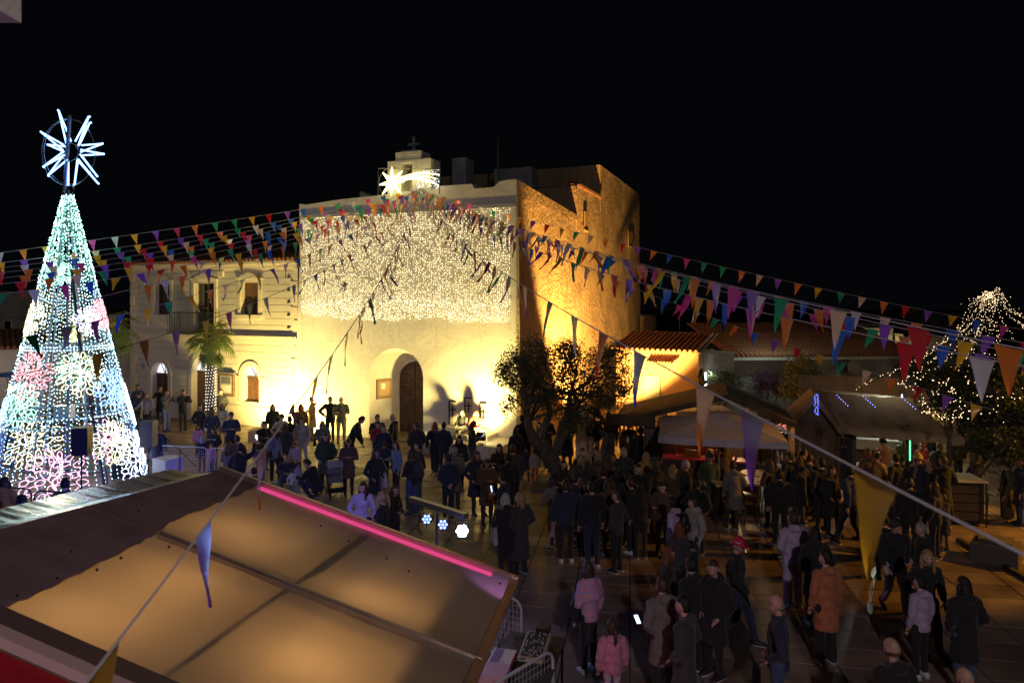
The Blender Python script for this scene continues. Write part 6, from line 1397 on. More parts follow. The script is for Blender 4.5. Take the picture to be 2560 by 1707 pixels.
V = Vector
def pose(kind):
    J = dict(hip=V((0, 0, .95)), chest=V((0, 0, 1.27)), neck=V((0, -.005, 1.47)), head=V((0, .03, 1.63)), pitch=0)
    for s, k in ((-1, 'L'), (1, 'R')):
        J['hp' + k] = V((s * .09, 0, .93)); J['kn' + k] = V((s * .1, .02, .50)); J['an' + k] = V((s * .105, -.01, .07)); J['ft' + k] = 0
        J['sh' + k] = V((s * .172, -.005, 1.40)); J['el' + k] = V((s * .25, -.03, 1.13)); J['wr' + k] = V((s * .25, .05, .89))
    def arm(k, el, wr): J['el' + k] = V(el); J['wr' + k] = V(wr)
    if kind == 'pockets': arm('L', (-.27, -.06, 1.13), (-.17, .11, .96)); arm('R', (.27, -.06, 1.14), (.18, .11, .97))
    if kind == 'phone': arm('L', (-.25, .05, 1.12), (-.07, .28, 1.20)); arm('R', (.25, .05, 1.12), (.07, .28, 1.22)); J['pitch'] = 28
    if kind == 'photo': arm('L', (-.26, .16, 1.24), (-.06, .34, 1.52)); arm('R', (.26, .16, 1.24), (.06, .34, 1.52))
    if kind == 'armup': arm('R', (.28, .18, 1.48), (.24, .30, 1.72)); arm('L', (-.3, -.02, 1.14), (-.15, .18, 1.05))
    if kind == 'folded': arm('L', (-.25, .03, 1.14), (.10, .20, 1.20)); arm('R', (.25, .03, 1.14), (-.10, .21, 1.16))
    if kind == 'hips': arm('L', (-.42, -.06, 1.18), (-.20, .06, 1.02)); arm('R', (.42, -.06, 1.18), (.20, .06, 1.02))
    if kind == 'behind': arm('L', (-.27, -.12, 1.14), (-.05, -.19, .96)); arm('R', (.27, -.12, 1.14), (.05, -.19, .98))
    if kind == 'hold': arm('R', (.33, .06, 1.18), (.45, .2, 1.0)); arm('L', (-.25, .02, 1.12), (-.15, .2, 1.05))
    if kind == 'one': arm('R', (.25, .05, 1.12), (.10, .27, 1.20)); J['pitch'] = 10
    if kind == 'walk':
        J['knL'] = V((-.09, .17, .51)); J['anL'] = V((-.09, .26, .09)); J['knR'] = V((.09, .0, .5)); J['anR'] = V((.09, -.30, .14)); J['ftR'] = -.5
        arm('L', (-.24, -.14, 1.14), (-.22, -.12, .9)); arm('R', (.24, .03, 1.14), (.22, .2, .95))
    if kind == 'stride':
        for k, s in (('L', -1), ('R', 1)): J['kn' + k] = V((s * .15, .03, .5)); J['an' + k] = V((s * .2, 0, .07))
        arm('L', (-.31, -.06, 1.15), (-.18, .12, .98)); arm('R', (.31, -.06, 1.15), (.18, .12, .98))
    if kind == 'contra':
        J['hip'] = V((.03, 0, .94)); J['knL'] = V((-.13, .08, .5)); J['anL'] = V((-.18, .06, .07)); J['knR'] = V((.08, 0, .49)); J['anR'] = V((.07, -.02, .07)); arm('L', (-.25, -.0, 1.12), (-.22, .12, .92)); arm('R', (.30, -.06, 1.14), (.17, .12, .99))
    lean = 0
    if kind == 'bend': arm('R', (.22, .22, 1.15), (.16, .45, 1.0)); arm('L', (-.22, .2, 1.13), (-.14, .4, .95)); lean = 28; J['pitch'] = 15
    if kind == 'lean': arm('R', (.25, .12, 1.12), (.15, .38, 1.08)); arm('L', (-.25, .12, 1.12), (-.15, .38, 1.08)); lean = 14; J['pitch'] = 10
    if kind == 'crouch':
        dz = -.60
        for k, s in (('L', -1), ('R', 1)): J['hp' + k] += V((0, -.1, dz)); J['kn' + k] = V((s * .17, .30, .50)); J['an' + k] = V((s * .14, -.02, .08))
        for q in ('hip', 'chest', 'neck', 'head', 'shL', 'shR', 'elL', 'elR', 'wrL', 'wrR'): J[q] = J[q] + V((0, -.1, dz))
        arm('L', (-.28, .16, .60), (-.12, .42, .62)); arm('R', (.28, .16, .60), (.12, .42, .60)); lean = 22; J['pitch'] = 10
    if kind == 'sit':
        dz = -.45
        for k, s in (('L', -1), ('R', 1)): J['hp' + k] += V((0, 0, dz)); J['kn' + k] = V((s * .11, .43, .50)); J['an' + k] = V((s * .12, .42, .07))
        for q in ('hip', 'chest', 'neck', 'head', 'shL', 'shR', 'elL', 'elR', 'wrL', 'wrR'): J[q] = J[q] + V((0, 0, dz))
        arm('L', (-.25, .08, .70), (-.12, .30, .66)); arm('R', (.25, .08, .70), (.10, .30, .68)); J['pitch'] = 15
    if lean:
        Rm = Matrix.Rotation(R(-lean), 3, 'X'); h = J['hip'].copy()
        for q in ('chest', 'neck', 'head', 'shL', 'shR'): J[q] = h + Rm @ (J[q] - h)
        if kind in ('bend', 'lean'):
            for q in ('elL', 'elR', 'wrL', 'wrR'): J[q] = h + Rm @ (J[q] - h)
        J['pitch'] += lean
    J['up'] = (J['neck'] - J['hip']).normalized(); return J

def ell(mb, pts, radii, n=14):   # loft with x/y radii; ring plane from the path direction
    pts = [V(p) for p in pts]; vs = []; k = len(pts)
    for i, p in enumerate(pts):
        d = (pts[min(i + 1, k - 1)] - pts[max(i - 1, 0)]).normalized(); a = V((1, 0, 0)); a = (a - d * a.dot(d)).normalized(); b = d.cross(a)
        for j in range(n): t = 2 * math.pi * j / n; vs.append(p + a * math.cos(t) * radii[i][0] + b * math.sin(t) * radii[i][1])
    fs = [(i * n + j, i * n + (j + 1) % n, (i + 1) * n + (j + 1) % n, (i + 1) * n + j) for i in range(k - 1) for j in range(n)] + [tuple(range(n - 1, -1, -1)), tuple((k - 1) * n + j for j in range(n))]
    mb.add(vs, fs)

def hand(mb, w, d, side):
    d = d.normalized(); x = d.cross(V((0, 0, 1))); x = x.normalized() if x.length > .15 else V((0, 1, 0)); n = x.cross(d)
    p = w + d * .045; mb.tube([w - d * .02, w + d * .03, w + d * .085], [(.024, .018), (.036, .016), (.038, .014)], 8)
    for i, (o, l) in enumerate(((-.028, .062), (-.01, .075), (.009, .07), (.027, .055))):
        b = w + d * .08 + x * o; mb.tube([b, b + d * l * .5 - n * .006, b + d * l * .85 - n * .026], [.0095, .0085, .006], 5)
    t = w + d * .03 + x * (-.032 * side); mb.tube([t, t + d * .03 + x * (-.03 * side), t + d * .062 + x * (-.036 * side) - n * .008], [.013, .011, .008], 5)

def head_geo(mb):
    n, k = 16, 14; vs = [V((0, 0, .125))]
    def shape(th, ph):
        x = math.sin(th) * math.cos(ph); y = math.sin(th) * math.sin(ph); z = math.cos(th)
        w = .078 if z > -.1 else .078 - .03 * (-z - .1); X = x * w; Y = y * (.098 if y < 0 else .092); Z = z * .125
        if z < -.2 and y > 0: Y += .012 * y * min(1, (-z - .2) * 2)
        if z < -.55: X *= .8; 
        f = max(0, y) ** 3
        if abs(x) < .22 and f > 0: Y += .022 * max(0, 1 - abs(x) / .22) * max(0, 1 - abs(z + .12) / .22)
        if .0 < z < .22 and .2 < abs(x) < .55 and f > .1: Y -= .008
        return V((X, Y, Z))
    for i in range(1, k):
        for j in range(n): vs.append(shape(math.pi * i / k, 2 * math.pi * j / n))
    vs.append(V((0, 0, -.125))); fs = [(0, 1 + j, 1 + (j + 1) % n) for j in range(n)]; mi = 0
    for i in range(k - 2):
        for j in range(n): a = 1 + i * n + j; b = 1 + i * n + (j + 1) % n; fs.append((a, a + n, b + n, b))
    l = len(vs) - 1; q = 1 + (k - 2) * n; fs += [(l, q + (j + 1) % n, q + j) for j in range(n)]
    mb.add(vs, fs, 0)
    for s in (-1, 1):
        mb.ball((s * .030, .083, .012), (.012, .007, .007), 6, 4, m=1); mb.tube([(s * .015, .091, .034), (s * .045, .080, .034)], .0035, 4, m=1)
        mb.ball((s * .080, -.005, -.005), (.012, .02, .03), 6, 5, m=0)
    mb.tube([(-.022, .089, -.062), (0, .095, -.060), (.022, .089, -.062)], .0045, 4, m=2)

def head_M(J, yaw=0): return Matrix.Translation(J['head']) @ Matrix.Rotation(yaw, 4, 'Z') @ Matrix.Rotation(R(-J['pitch']), 4, 'X')
BODY, TOPS, LEGS, SHOES, HAIR = {}, {}, {}, {}, {}
skin_eye = mat('eye dark', (.02, .015, .012), .3); skin_lip = mat('lips', (.35, .12, .1), .5)
def torso_pts(J, hem, extra=1.0):
    h, u = J['hip'], J['up']; return h, u
BASE = {}
def body_mesh(kind, yaw=0):
    if (kind, yaw) in BODY: return BODY[kind, yaw]
    J = pose(kind); mb = MB(); h, c, nk, hd = J['hip'], J['chest'], J['neck'], J['head']
    ell(mb, [h - J['up'] * .08, h, h.lerp(c, .5), c, nk - J['up'] * .07, nk], [(.14, .10), (.155, .11), (.13, .09), (.155, .10), (.12, .07), (.055, .055)])
    mb.tube([nk - J['up'] * .05, nk + J['up'] * .05, hd - J['up'] * .06], [.055, .052, .05], 10)
    for k in 'LR':
        mb.tube([J['hp' + k], J['kn' + k], J['an' + k]], [.085, .055, .038], 8); mb.tube([J['sh' + k], J['el' + k], J['wr' + k]], [.05, .038, .025], 8)
        f = J['an' + k]; mb.tube([f + V((0, -.03, -.02)), f + V((0, .08, -.03)), f + V((0, .14, -.035))], [.035, .035, .02], 6)
    if kind not in BASE: BASE[kind] = remesh(mb, .026, 'person')
    me = BASE[kind]; full = MB(); full.v = [tuple(v.co) for v in me.vertices]; full.f = [tuple(p.vertices) for p in me.polygons]; full.mi = [0] * len(full.f)
    for k, s in (('L', -1), ('R', 1)): hand(full, J['wr' + k], (J['wr' + k] - J['el' + k]), s)
    full.M = head_M(J, R(yaw)); head_geo(full); full.M = None
    out = BODY[kind, yaw] = full.mesh('person', True)
    for m_ in (mat('skin 0', (.50, .30, .22), .5), skin_eye, skin_lip): out.materials.append(m_)
    return out
def top_mesh(kind, typ):
    if (kind, typ) in TOPS: return TOPS[kind, typ]
    J = pose(kind); mb = MB(); h, c, nk, u = J['hip'], J['chest'], J['neck'], J['up']
    t = {'jacket': (.155, .125, .085, .068, .045, -.14), 'puffer': (.18, .155, .10, .085, .058, -.12), 'coat': (.17, .135, .085, .068, .048, -.42), 'long': (.17, .135, .085, .07, .048, -.62), 'hoodie': (.165, .135, .085, .07, .047, -.12), 'sweater': (.15, .115, .075, .062, .042, -.08), 'dress': (.16, .125, .075, .06, .042, -.36), 'shawl': (.17, .135, .085, .068, .045, -.12)}[typ]
    wx, wy, a0, a1, a2, hem = t; sit = kind in ('crouch', 'sit')
    if sit: hem = max(hem, -.13)
    dn = V((0, 0, -1)) if not sit else -u
    flare = 1.22 if typ in ('coat', 'long', 'dress') else 1.0; hb = h + dn * (-hem)
    prof = [(wx * flare * 1.05, wy * flare * 1.1), (wx * (1 + (flare - 1) * .5) * 1.02, wy * 1.12), (wx * .97, wy * 1.02), (wx * 1.06, wy * 1.06), (wx * 1.04, wy * .95), (.11, .075), (.075, .068)]
    ell(mb, [hb, h.lerp(hb, .4), h + u * .12, c, c.lerp(nk, .5), nk - u * .03, nk + u * .035], prof)
    for k in 'LR':
        s, e, w = J['sh' + k], J['el' + k], J['wr' + k]; mb.tube([s.lerp(nk, .35), s, s.lerp(e, .5), e, e.lerp(w, .5), w.lerp(e, .04)], [a0 * .9, a0, a0 * .9, a1, (a1 + a2) / 2 + .004, a2], 10)
    if typ in ('hoodie', 'coat', 'puffer'): mb.ball(nk + u * .0 + V((0, -.085, .01)), (.11, .075, .07), 10, 8)
    if typ == 'shawl': ell(mb, [c - u * .08, c + u * .02, nk - u * .05, nk + u * .06], [(.27, .21), (.25, .18), (.16, .13), (.10, .10)])
    me = remesh(mb, .023, 'jacket', 2, .0075 if typ != 'puffer' else .011, hash(kind) % 7 if False else len(kind)); TOPS[kind, typ] = me; return me
def leg_mesh(kind, wide):
    if (kind, wide) in LEGS: return LEGS[kind, wide]
    J = pose(kind); mb = MB(); a = {0: (.098, .068, .052), 1: (.105, .082, .085), 2: (.085, .056, .042)}[wide]; h = J['hip']
    ell(mb, [h - J['up'] * .10, h + J['up'] * .1], [(.155, .115), (.145, .105)])
    for k in 'LR':
        p, q, r_ = J['hp' + k], J['kn' + k], J['an' + k]; mb.tube([p + V((0, 0, .02)), p.lerp(q, .5), q, q.lerp(r_, .5), r_ + V((0, 0, .0))], [a[0], (a[0] + a[1]) / 2, a[1], (a[1] + a[2]) / 2, a[2]], 10)
    me = remesh(mb, .023, 'trousers', 1, .0055, 3); LEGS[kind, wide] = me; return me
def shoe_mesh(kind, side):
    if (kind, side) in SHOES: return SHOES[kind, side]
    J = pose(kind); mb = MB()
    for k in side:
        f = J['an' + k]; tl = J['ft' + k]; Mx = Matrix.Translation(f) @ Matrix.Rotation(tl, 4, 'X'); mb.M = Mx
        mb.tube([(0, -.075, -.03), (0, -.04, -.018), (0, .03, -.02), (0, .11, -.035), (0, .165, -.045), (0, .185, -.05)], [(.03, .03), (.045, .048), (.045, .046), (.047, .032), (.04, .022), (.02, .012)], 8, m=0)
        mb.box((-.045, -.085, -.07), (.045, .175, -.052), m=1)
    me = mb.mesh('shoe', True); me.materials.append(mat('shoe dark', (.02, .02, .02), .5)); me.materials.append(mat('sole pale', (.4, .4, .4), .6)); SHOES[kind, side] = me; return me
def hair_mesh(st):
    if st in HAIR: return HAIR[st]
    mb = MB()
    def cap(s=1.0, low=-.35, back=0.0):
        n, k = 18, 12; vs = []
        for i in range(k + 1):
            th = math.pi * i / k
            for j in range(n):
                ph = 2 * math.pi * j / n; x, y, z = math.sin(th) * math.cos(ph), math.sin(th) * math.sin(ph), math.cos(th)
                face = y > .25 and z < .42; lowb = z < low - (.35 if y < 0 else 0)
                f = s * (1 + .03 * math.sin(7 * ph + i)); 
                if face or lowb: f = .72
                vs.append(V((x * .090 * f, y * .108 * f - .008, z * .137 * f + .004)))
        mb.add(vs, [(i * n + j, (i + 1) * n + j, (i + 1) * n + (j + 1) % n, i * n + (j + 1) % n) for i in range(k) for j in range(n)], 0)
    if st == 'bald':
        mb.tube([(math.cos(R(a)) * .082, math.sin(R(a)) * .096 - .004, -.02) for a in range(170, 375, 12)], .016, 5)
    elif st in ('short', 'long', 'bob', 'pony', 'bun', 'curly', 'fur'):
        cap(1.0 if st != 'short' else .985, -.25 if st == 'short' else -.4)
        if st in ('long', 'fur', 'bob', 'curly'):
            ln = {'long': .36, 'bob': .13, 'curly': .2, 'fur': .14}[st]; w = {'long': .095, 'bob': .098, 'curly': .12, 'fur': .09}[st]
            ell(mb, [V((0, -.035, .07)), V((0, -.045, -.03)), V((0, -.06, -.12)), V((0, -.075, -.12 - ln * .55)), V((0, -.07, -.12 - ln))], [(w * .8, .06), (w, .07), (w * 1.05, .062), (w, .042), (w * .45, .02)])
            for s in (-1, 1): mb.tube([(s * .082, .01, .03), (s * .09, .015, -.06), (s * .088, .01, -.10 - ln * .3), (s * .07, .0, -.12 - ln * .75)], [.022, .028, .026, .008], 6)
        if st == 'pony': mb.tube([(0, -.09, .05), (0, -.14, .04), (0, -.165, -.03), (0, -.15, -.17), (0, -.14, -.24)], [.025, .034, .036, .028, .008], 7)
        if st == 'bun': mb.ball((0, -.085, .10), .042, 8, 6)
        if st == 'fur': mb.tube([(.13 * math.cos(t * .5236), -.03 + .10 * math.sin(t * .5236), -.155) for t in range(12)], .045, 8, closed=True, m=1)
    elif st in ('beanie', 'cap', 'hat'):
        n, k = 18, 8; vs = []
        for i in range(k + 1):
            th = math.pi * .52 * i / k
            for j in range(n): ph = 2 * math.pi * j / n; vs.append(V((math.sin(th) * math.cos(ph) * .096, math.sin(th) * math.sin(ph) * .112 - .005, math.cos(th) * .12 + .028)))
        mb.add(vs, [(i * n + j, (i + 1) * n + j, (i + 1) * n + (j + 1) % n, i * n + (j + 1) % n) for i in range(k) for j in range(n)], 0)
        ring = [(.096 * math.cos(t * math.pi / 9), .112 * math.sin(t * math.pi / 9) - .005, .03) for t in range(18)]
        if st == 'beanie': mb.tube(ring, .017, 6, closed=True); mb.ball((0, 0, .165), .03, 7, 5)
        else: mb.tube(ring, .006, 5, closed=True)
        if st == 'cap': mb.add([(-.07, .09, .035), (.07, .09, .035), (.06, .175, .02), (-.06, .175, .02), (-.07, .09, .025), (.07, .09, .025), (.06, .175, .01), (-.06, .175, .01)], [(0, 1, 2, 3), (7, 6, 5, 4), (3, 2, 6, 7), (1, 5, 6, 2), (0, 3, 7, 4)])
        if st == 'hat': mb.tube([(0, 0, .03), (0, 0, .045)], [.16, .15], 16)
        ell(mb, [V((0, -.045, .03)), V((0, -.05, -.06)), V((0, -.05, -.11))], [(.085, .055), (.082, .05), (.06, .035)]) if False else None
        mb.tube([(math.cos(R(a)) * .082, math.sin(R(a)) * .096 - .004, -.01) for a in range(185, 360, 12)], .02, 5, m=1)
    elif st == 'hood':
        cap(1.13, -.6); ell(mb, [V((0, -.04, -.06)), V((0, -.035, -.15))], [(.1, .09), (.11, .1)])
    me = mb.mesh('hair', True); HAIR[st] = me; return me
SKINS = [(.50, .30, .22), (.42, .25, .18), (.56, .36, .27)]
HC = {'k': ('hair black', (.012, .010, .009)), 'b': ('hair brown', (.05, .027, .015)), 'l': ('hair blond', (.38, .25, .12)), 'g': ('hair grey', (.30, .29, .28)), 'r': ('hair auburn', (.16, .05, .02)), 'w': ('hair silver', (.5, .48, .46)), 'R': ('cap red', (.55, .01, .05)), 'N': ('wool dark', (.03, .03, .035)), 'Y': ('wool striped yellow', (.45, .35, .08)), 'P': ('hood blue', (.25, .3, .5))}
CC = {'blk': (.014, .014, .016), 'nav': (.02, .028, .06), 'dgr': (.045, .045, .045), 'gry': (.16, .15, .14), 'lgy': (.34, .32, .31), 'wht': (.62, .60, .60), 'lil': (.48, .38, .55), 'pnk': (.55, .22, .36), 'red': (.38, .03, .03), 'grn': (.03, .06, .03), 'olv': (.07, .07, .04), 'brn': (.10, .06, .04), 'tan': (.34, .22, .13), 'org': (.46, .16, .07), 'ylw': (.5, .3, .05), 'jea': (.05, .08, .17), 'lje': (.16, .22, .36), 'crm': (.55, .46, .36), 'prp': (.25, .12, .3)}
def cloth(c): return mat('cloth ' + c, CC[c], .85, bump=.35, bs=35, var=.25, vs=7, sheen=.15)
def plaid():
    if 'plaid shawl' in MATS: return MATS['plaid shawl']
    m = mat('plaid shawl', (.6, .3, .38), .9); N = m.node_tree.nodes; L = m.node_tree.links; tc = N.new('ShaderNodeTexCoord'); col = None
    prev = None
    for ax, rot in (('X', 0), ('Z', 0)):
        w = N.new('ShaderNodeTexWave'); w.bands_direction = ax; w.inputs['Scale'].default_value = 3.2; w.inputs['Distortion'].default_value = .6; L.new(tc.outputs['Object'], w.inputs['Vector']); r_ = N.new('ShaderNodeValToRGB'); r_.color_ramp.elements[0].position = .55; r_.color_ramp.elements[1].position = .7; r_.color_ramp.elements[0].color = (.62, .26, .36, 1); r_.color_ramp.elements[1].color = (.35, .28, .6, 1); L.new(w.outputs[0], r_.inputs[0])
        if prev is None: prev = r_.outputs[0]
        else:
            mx = N.new('ShaderNodeMix'); mx.data_type = 'RGBA'; mx.inputs[0].default_value = .5; L.new(prev, mx.inputs[6]); L.new(r_.outputs[0], mx.inputs[7]); L.new(mx.outputs[2], N['Principled BSDF'].inputs['Base Color'])
    return m
PEOPLE = {}
def setmats(o, ms):
    for i, m in enumerate(ms): o.material_slots[i].link = 'OBJECT'; o.material_slots[i].material = m
def person(u, vh, h, face, ps, top, tc, hs, hc, lc, label, Y=None, wide=0, child=False, yaw=0, z0=0.0, skin=None, shoes='dark', vf=None):
    """u, vh: pixel of the head top, h: height (m), face: 0 back to viewer, 180 facing viewer, 90 facing left, 270 facing right"""
    J = pose(ps); k = h / 1.755; yaw = rnd.choice((-38, -18, 0, 18, 38)) if ps not in ('phone', 'photo') else 0
    topz = (J['head'].z + .125) * k
    if Y is None: Y = (H - z0 - topz) * F / (vh - HV)
    if vf: Y = H * F / (vf - HV)
    Xx = (u - CX) / F * Y; a = R(face)
    Xx += math.sin(a) * J['head'].y * k; Yb = Y - math.cos(a) * J['head'].y * k
    o = bpy.data.objects.new('person', body_mesh(ps, yaw)); COL.objects.link(o); o.location = (Xx, Yb, z0); o.rotation_euler = (0, 0, a + R(rnd.uniform(-8, 8))); wv = rnd.uniform(.95, 1.08)
    o.scale = (k * wv, k * wv, k)
    tag(o, label, 'person', 'people on the church square'); sk = skin if skin is not None else rnd.randrange(3)
    setmats(o, [mat('skin %d' % sk, SKINS[sk], .5, bump=.1, bs=60), skin_eye, skin_lip])
    def child_(name, me, ms, M=None):
        if not me.materials:
            for _ in ms: me.materials.append(ms[0])
        c = link(name, me, o, M)
        for i, m in enumerate(ms):
            if i < len(c.material_slots): c.material_slots[i].link = 'OBJECT'; c.material_slots[i].material = m
        return c
    nm = {'jacket': 'jacket', 'puffer': 'padded_jacket', 'coat': 'coat', 'long': 'long_coat', 'hoodie': 'hooded_sweater', 'sweater': 'sweater', 'dress': 'dress', 'shawl': 'jacket'}[top]
    child_(nm, top_mesh(ps, top), [plaid() if top == 'shawl' else cloth(tc)])
    if top in ('jacket', 'coat', 'long'):
        q = MB(); u_ = J['up']; q.tube([J['neck'] + u_ * (.012 - .012 * math.sin(t * math.pi / 6)) + V((.068 * math.cos(t * math.pi / 6), .064 * math.sin(t * math.pi / 6), 0)) for t in range(12)], rnd.choice((.017, .024, .030)), 6, closed=True)
        cc_ = tc if rnd.random() < .6 else rnd.choice(('dgr', 'gry', 'brn', 'nav', 'tan')); child_('collar', q.mesh('collar', True), [cloth(cc_)])
    child_('trousers', leg_mesh(ps, wide), [cloth(lc)])
    for sd_ in 'LR': child_('shoe', shoe_mesh(ps, sd_), [mat('shoe dark', (.02, .02, .02)) if shoes == 'dark' else mat('shoe white', (.6, .6, .6), .5), mat('sole pale', (.4, .4, .4))])
    hsc = 1.0
    if child:   # larger head: scale hair with a bigger cap on the same head
        hsc = 1.16
    HM = head_M(J, R(yaw)) @ Matrix.Diagonal((hsc, hsc, hsc, 1))
    hm = mat(HC[hc][0], HC[hc][1], .55, bump=.5, bs=60, var=.3, vs=20)
    child_('hair' if hs not in ('beanie', 'cap', 'hat', 'hood') else {'beanie': 'woolly_hat', 'cap': 'cap', 'hat': 'hat', 'hood': 'hood'}[hs], hair_mesh(hs), [hm, mat('fur trim', (.28, .2, .17), .95, bump=1, bs=60) if hs == 'fur' else mat('hair brown', HC['b'][1], .55)], HM)
    PEOPLE[label] = (o, J, k); return o
def held(person_label, what, label, cat, mk, m, side='R', off=(0, .06, .04), rotx=0, scale=1):
    o, J, k = PEOPLE[person_label]; w = J['wr' + side] + V(off)
    M = Matrix.Translation(o.location) @ Matrix.Rotation(o.rotation_euler.z, 4, 'Z') @ Matrix.Diagonal((k, k, k, 1)) @ Matrix.Translation(w) @ Matrix.Rotation(rotx, 4, 'X')
    x = mk.build(what, m, None, False, M); return tag(x, label, cat)
def phone_at(pl, label, side='R', off=(-.06, .09, .06), tilt=-.5, lit=True):
    q = MB(); q.box((-.036, -.004, -.075), (.036, .004, .075), m=0); q.add([(-.033, -.0055, -.07), (.033, -.0055, -.07), (.033, -.0055, .07), (-.033, -.0055, .07)], [(0, 1, 2, 3)], m=1)
    held(pl, 'phone', label, 'phone', q, [black_plastic, glow('phone screen', (.6, .75, 1), 2.2) if lit else glass_dark], side, off, tilt)
def bag(pl, kind, label, m, side='R', back=False):
    o, J, k = PEOPLE[pl]; q = MB(); B = Matrix.Translation(o.location) @ Matrix.Rotation(o.rotation_euler.z, 4, 'Z') @ Matrix.Diagonal((k, k, k, 1))
    if kind == 'backpack':
        c = J['chest'] + V((0, -.24, -.02)); r = empty('backpack', None or (0, 0, 0), 0, label, 'backpack'); r.matrix_basis = B
        q.ball(c, (.15, .10, .23), 12, 10); q.ball(c + V((0, -.07, -.07)), (.11, .07, .11), 10, 8); q.build('bag_body', m, r, True)
        for s in (-1, 1): w = MB(); w.tube([c + V((s * .1, .06, .18)), J['neck'] + V((s * .11, .02, .0)), J['chest'] + V((s * .13, .14, .02)), J['chest'] + V((s * .16, .02, -.2)), c + V((s * .1, .06, -.18))], [(.012, .03)] * 5, 6); w.build('strap', m, r, True)
    else:
        s = 1 if side == 'R' else -1; big = kind == 'tote'
        c = J['hip'] + V((s * .26, .04, -.05 if big else .05)); r = empty('shoulder_bag' if not big else 'tote_bag', (0, 0, 0), 0, label, 'bag'); r.matrix_basis = B
        w, d, h = (.05, .17, .19) if big else (.06, .13, .1)
        q.hexa([c + V((-w, -d, -h)), c + V((w, -d, -h)), c + V((w, d, -h)), c + V((-w, d, -h))], [c + V((-w * .5, -d * .9, h)), c + V((w * .5, -d * .9, h)), c + V((w * .5, d * .9, h)), c + V((-w * .5, d * .9, h))]); q.build('bag_body', m, r)
        t = MB(); sh = J['shR' if s > 0 else 'shL'] + V((0, 0, .075)) if big else J['neck'] + V((-s * .07, 0, .0))
        t.tube([c + V((0, -d * .7, h)), (c + sh) / 2 + V((s * .07, -.11, .05)), sh + V((0, -.03, .01)), sh + V((0, .04, .01)), (c + sh) / 2 + V((s * .07, .13, .05)), c + V((0, d * .7, h))], [(.006, .016)] * 6, 5); t.build('strap', m, r)

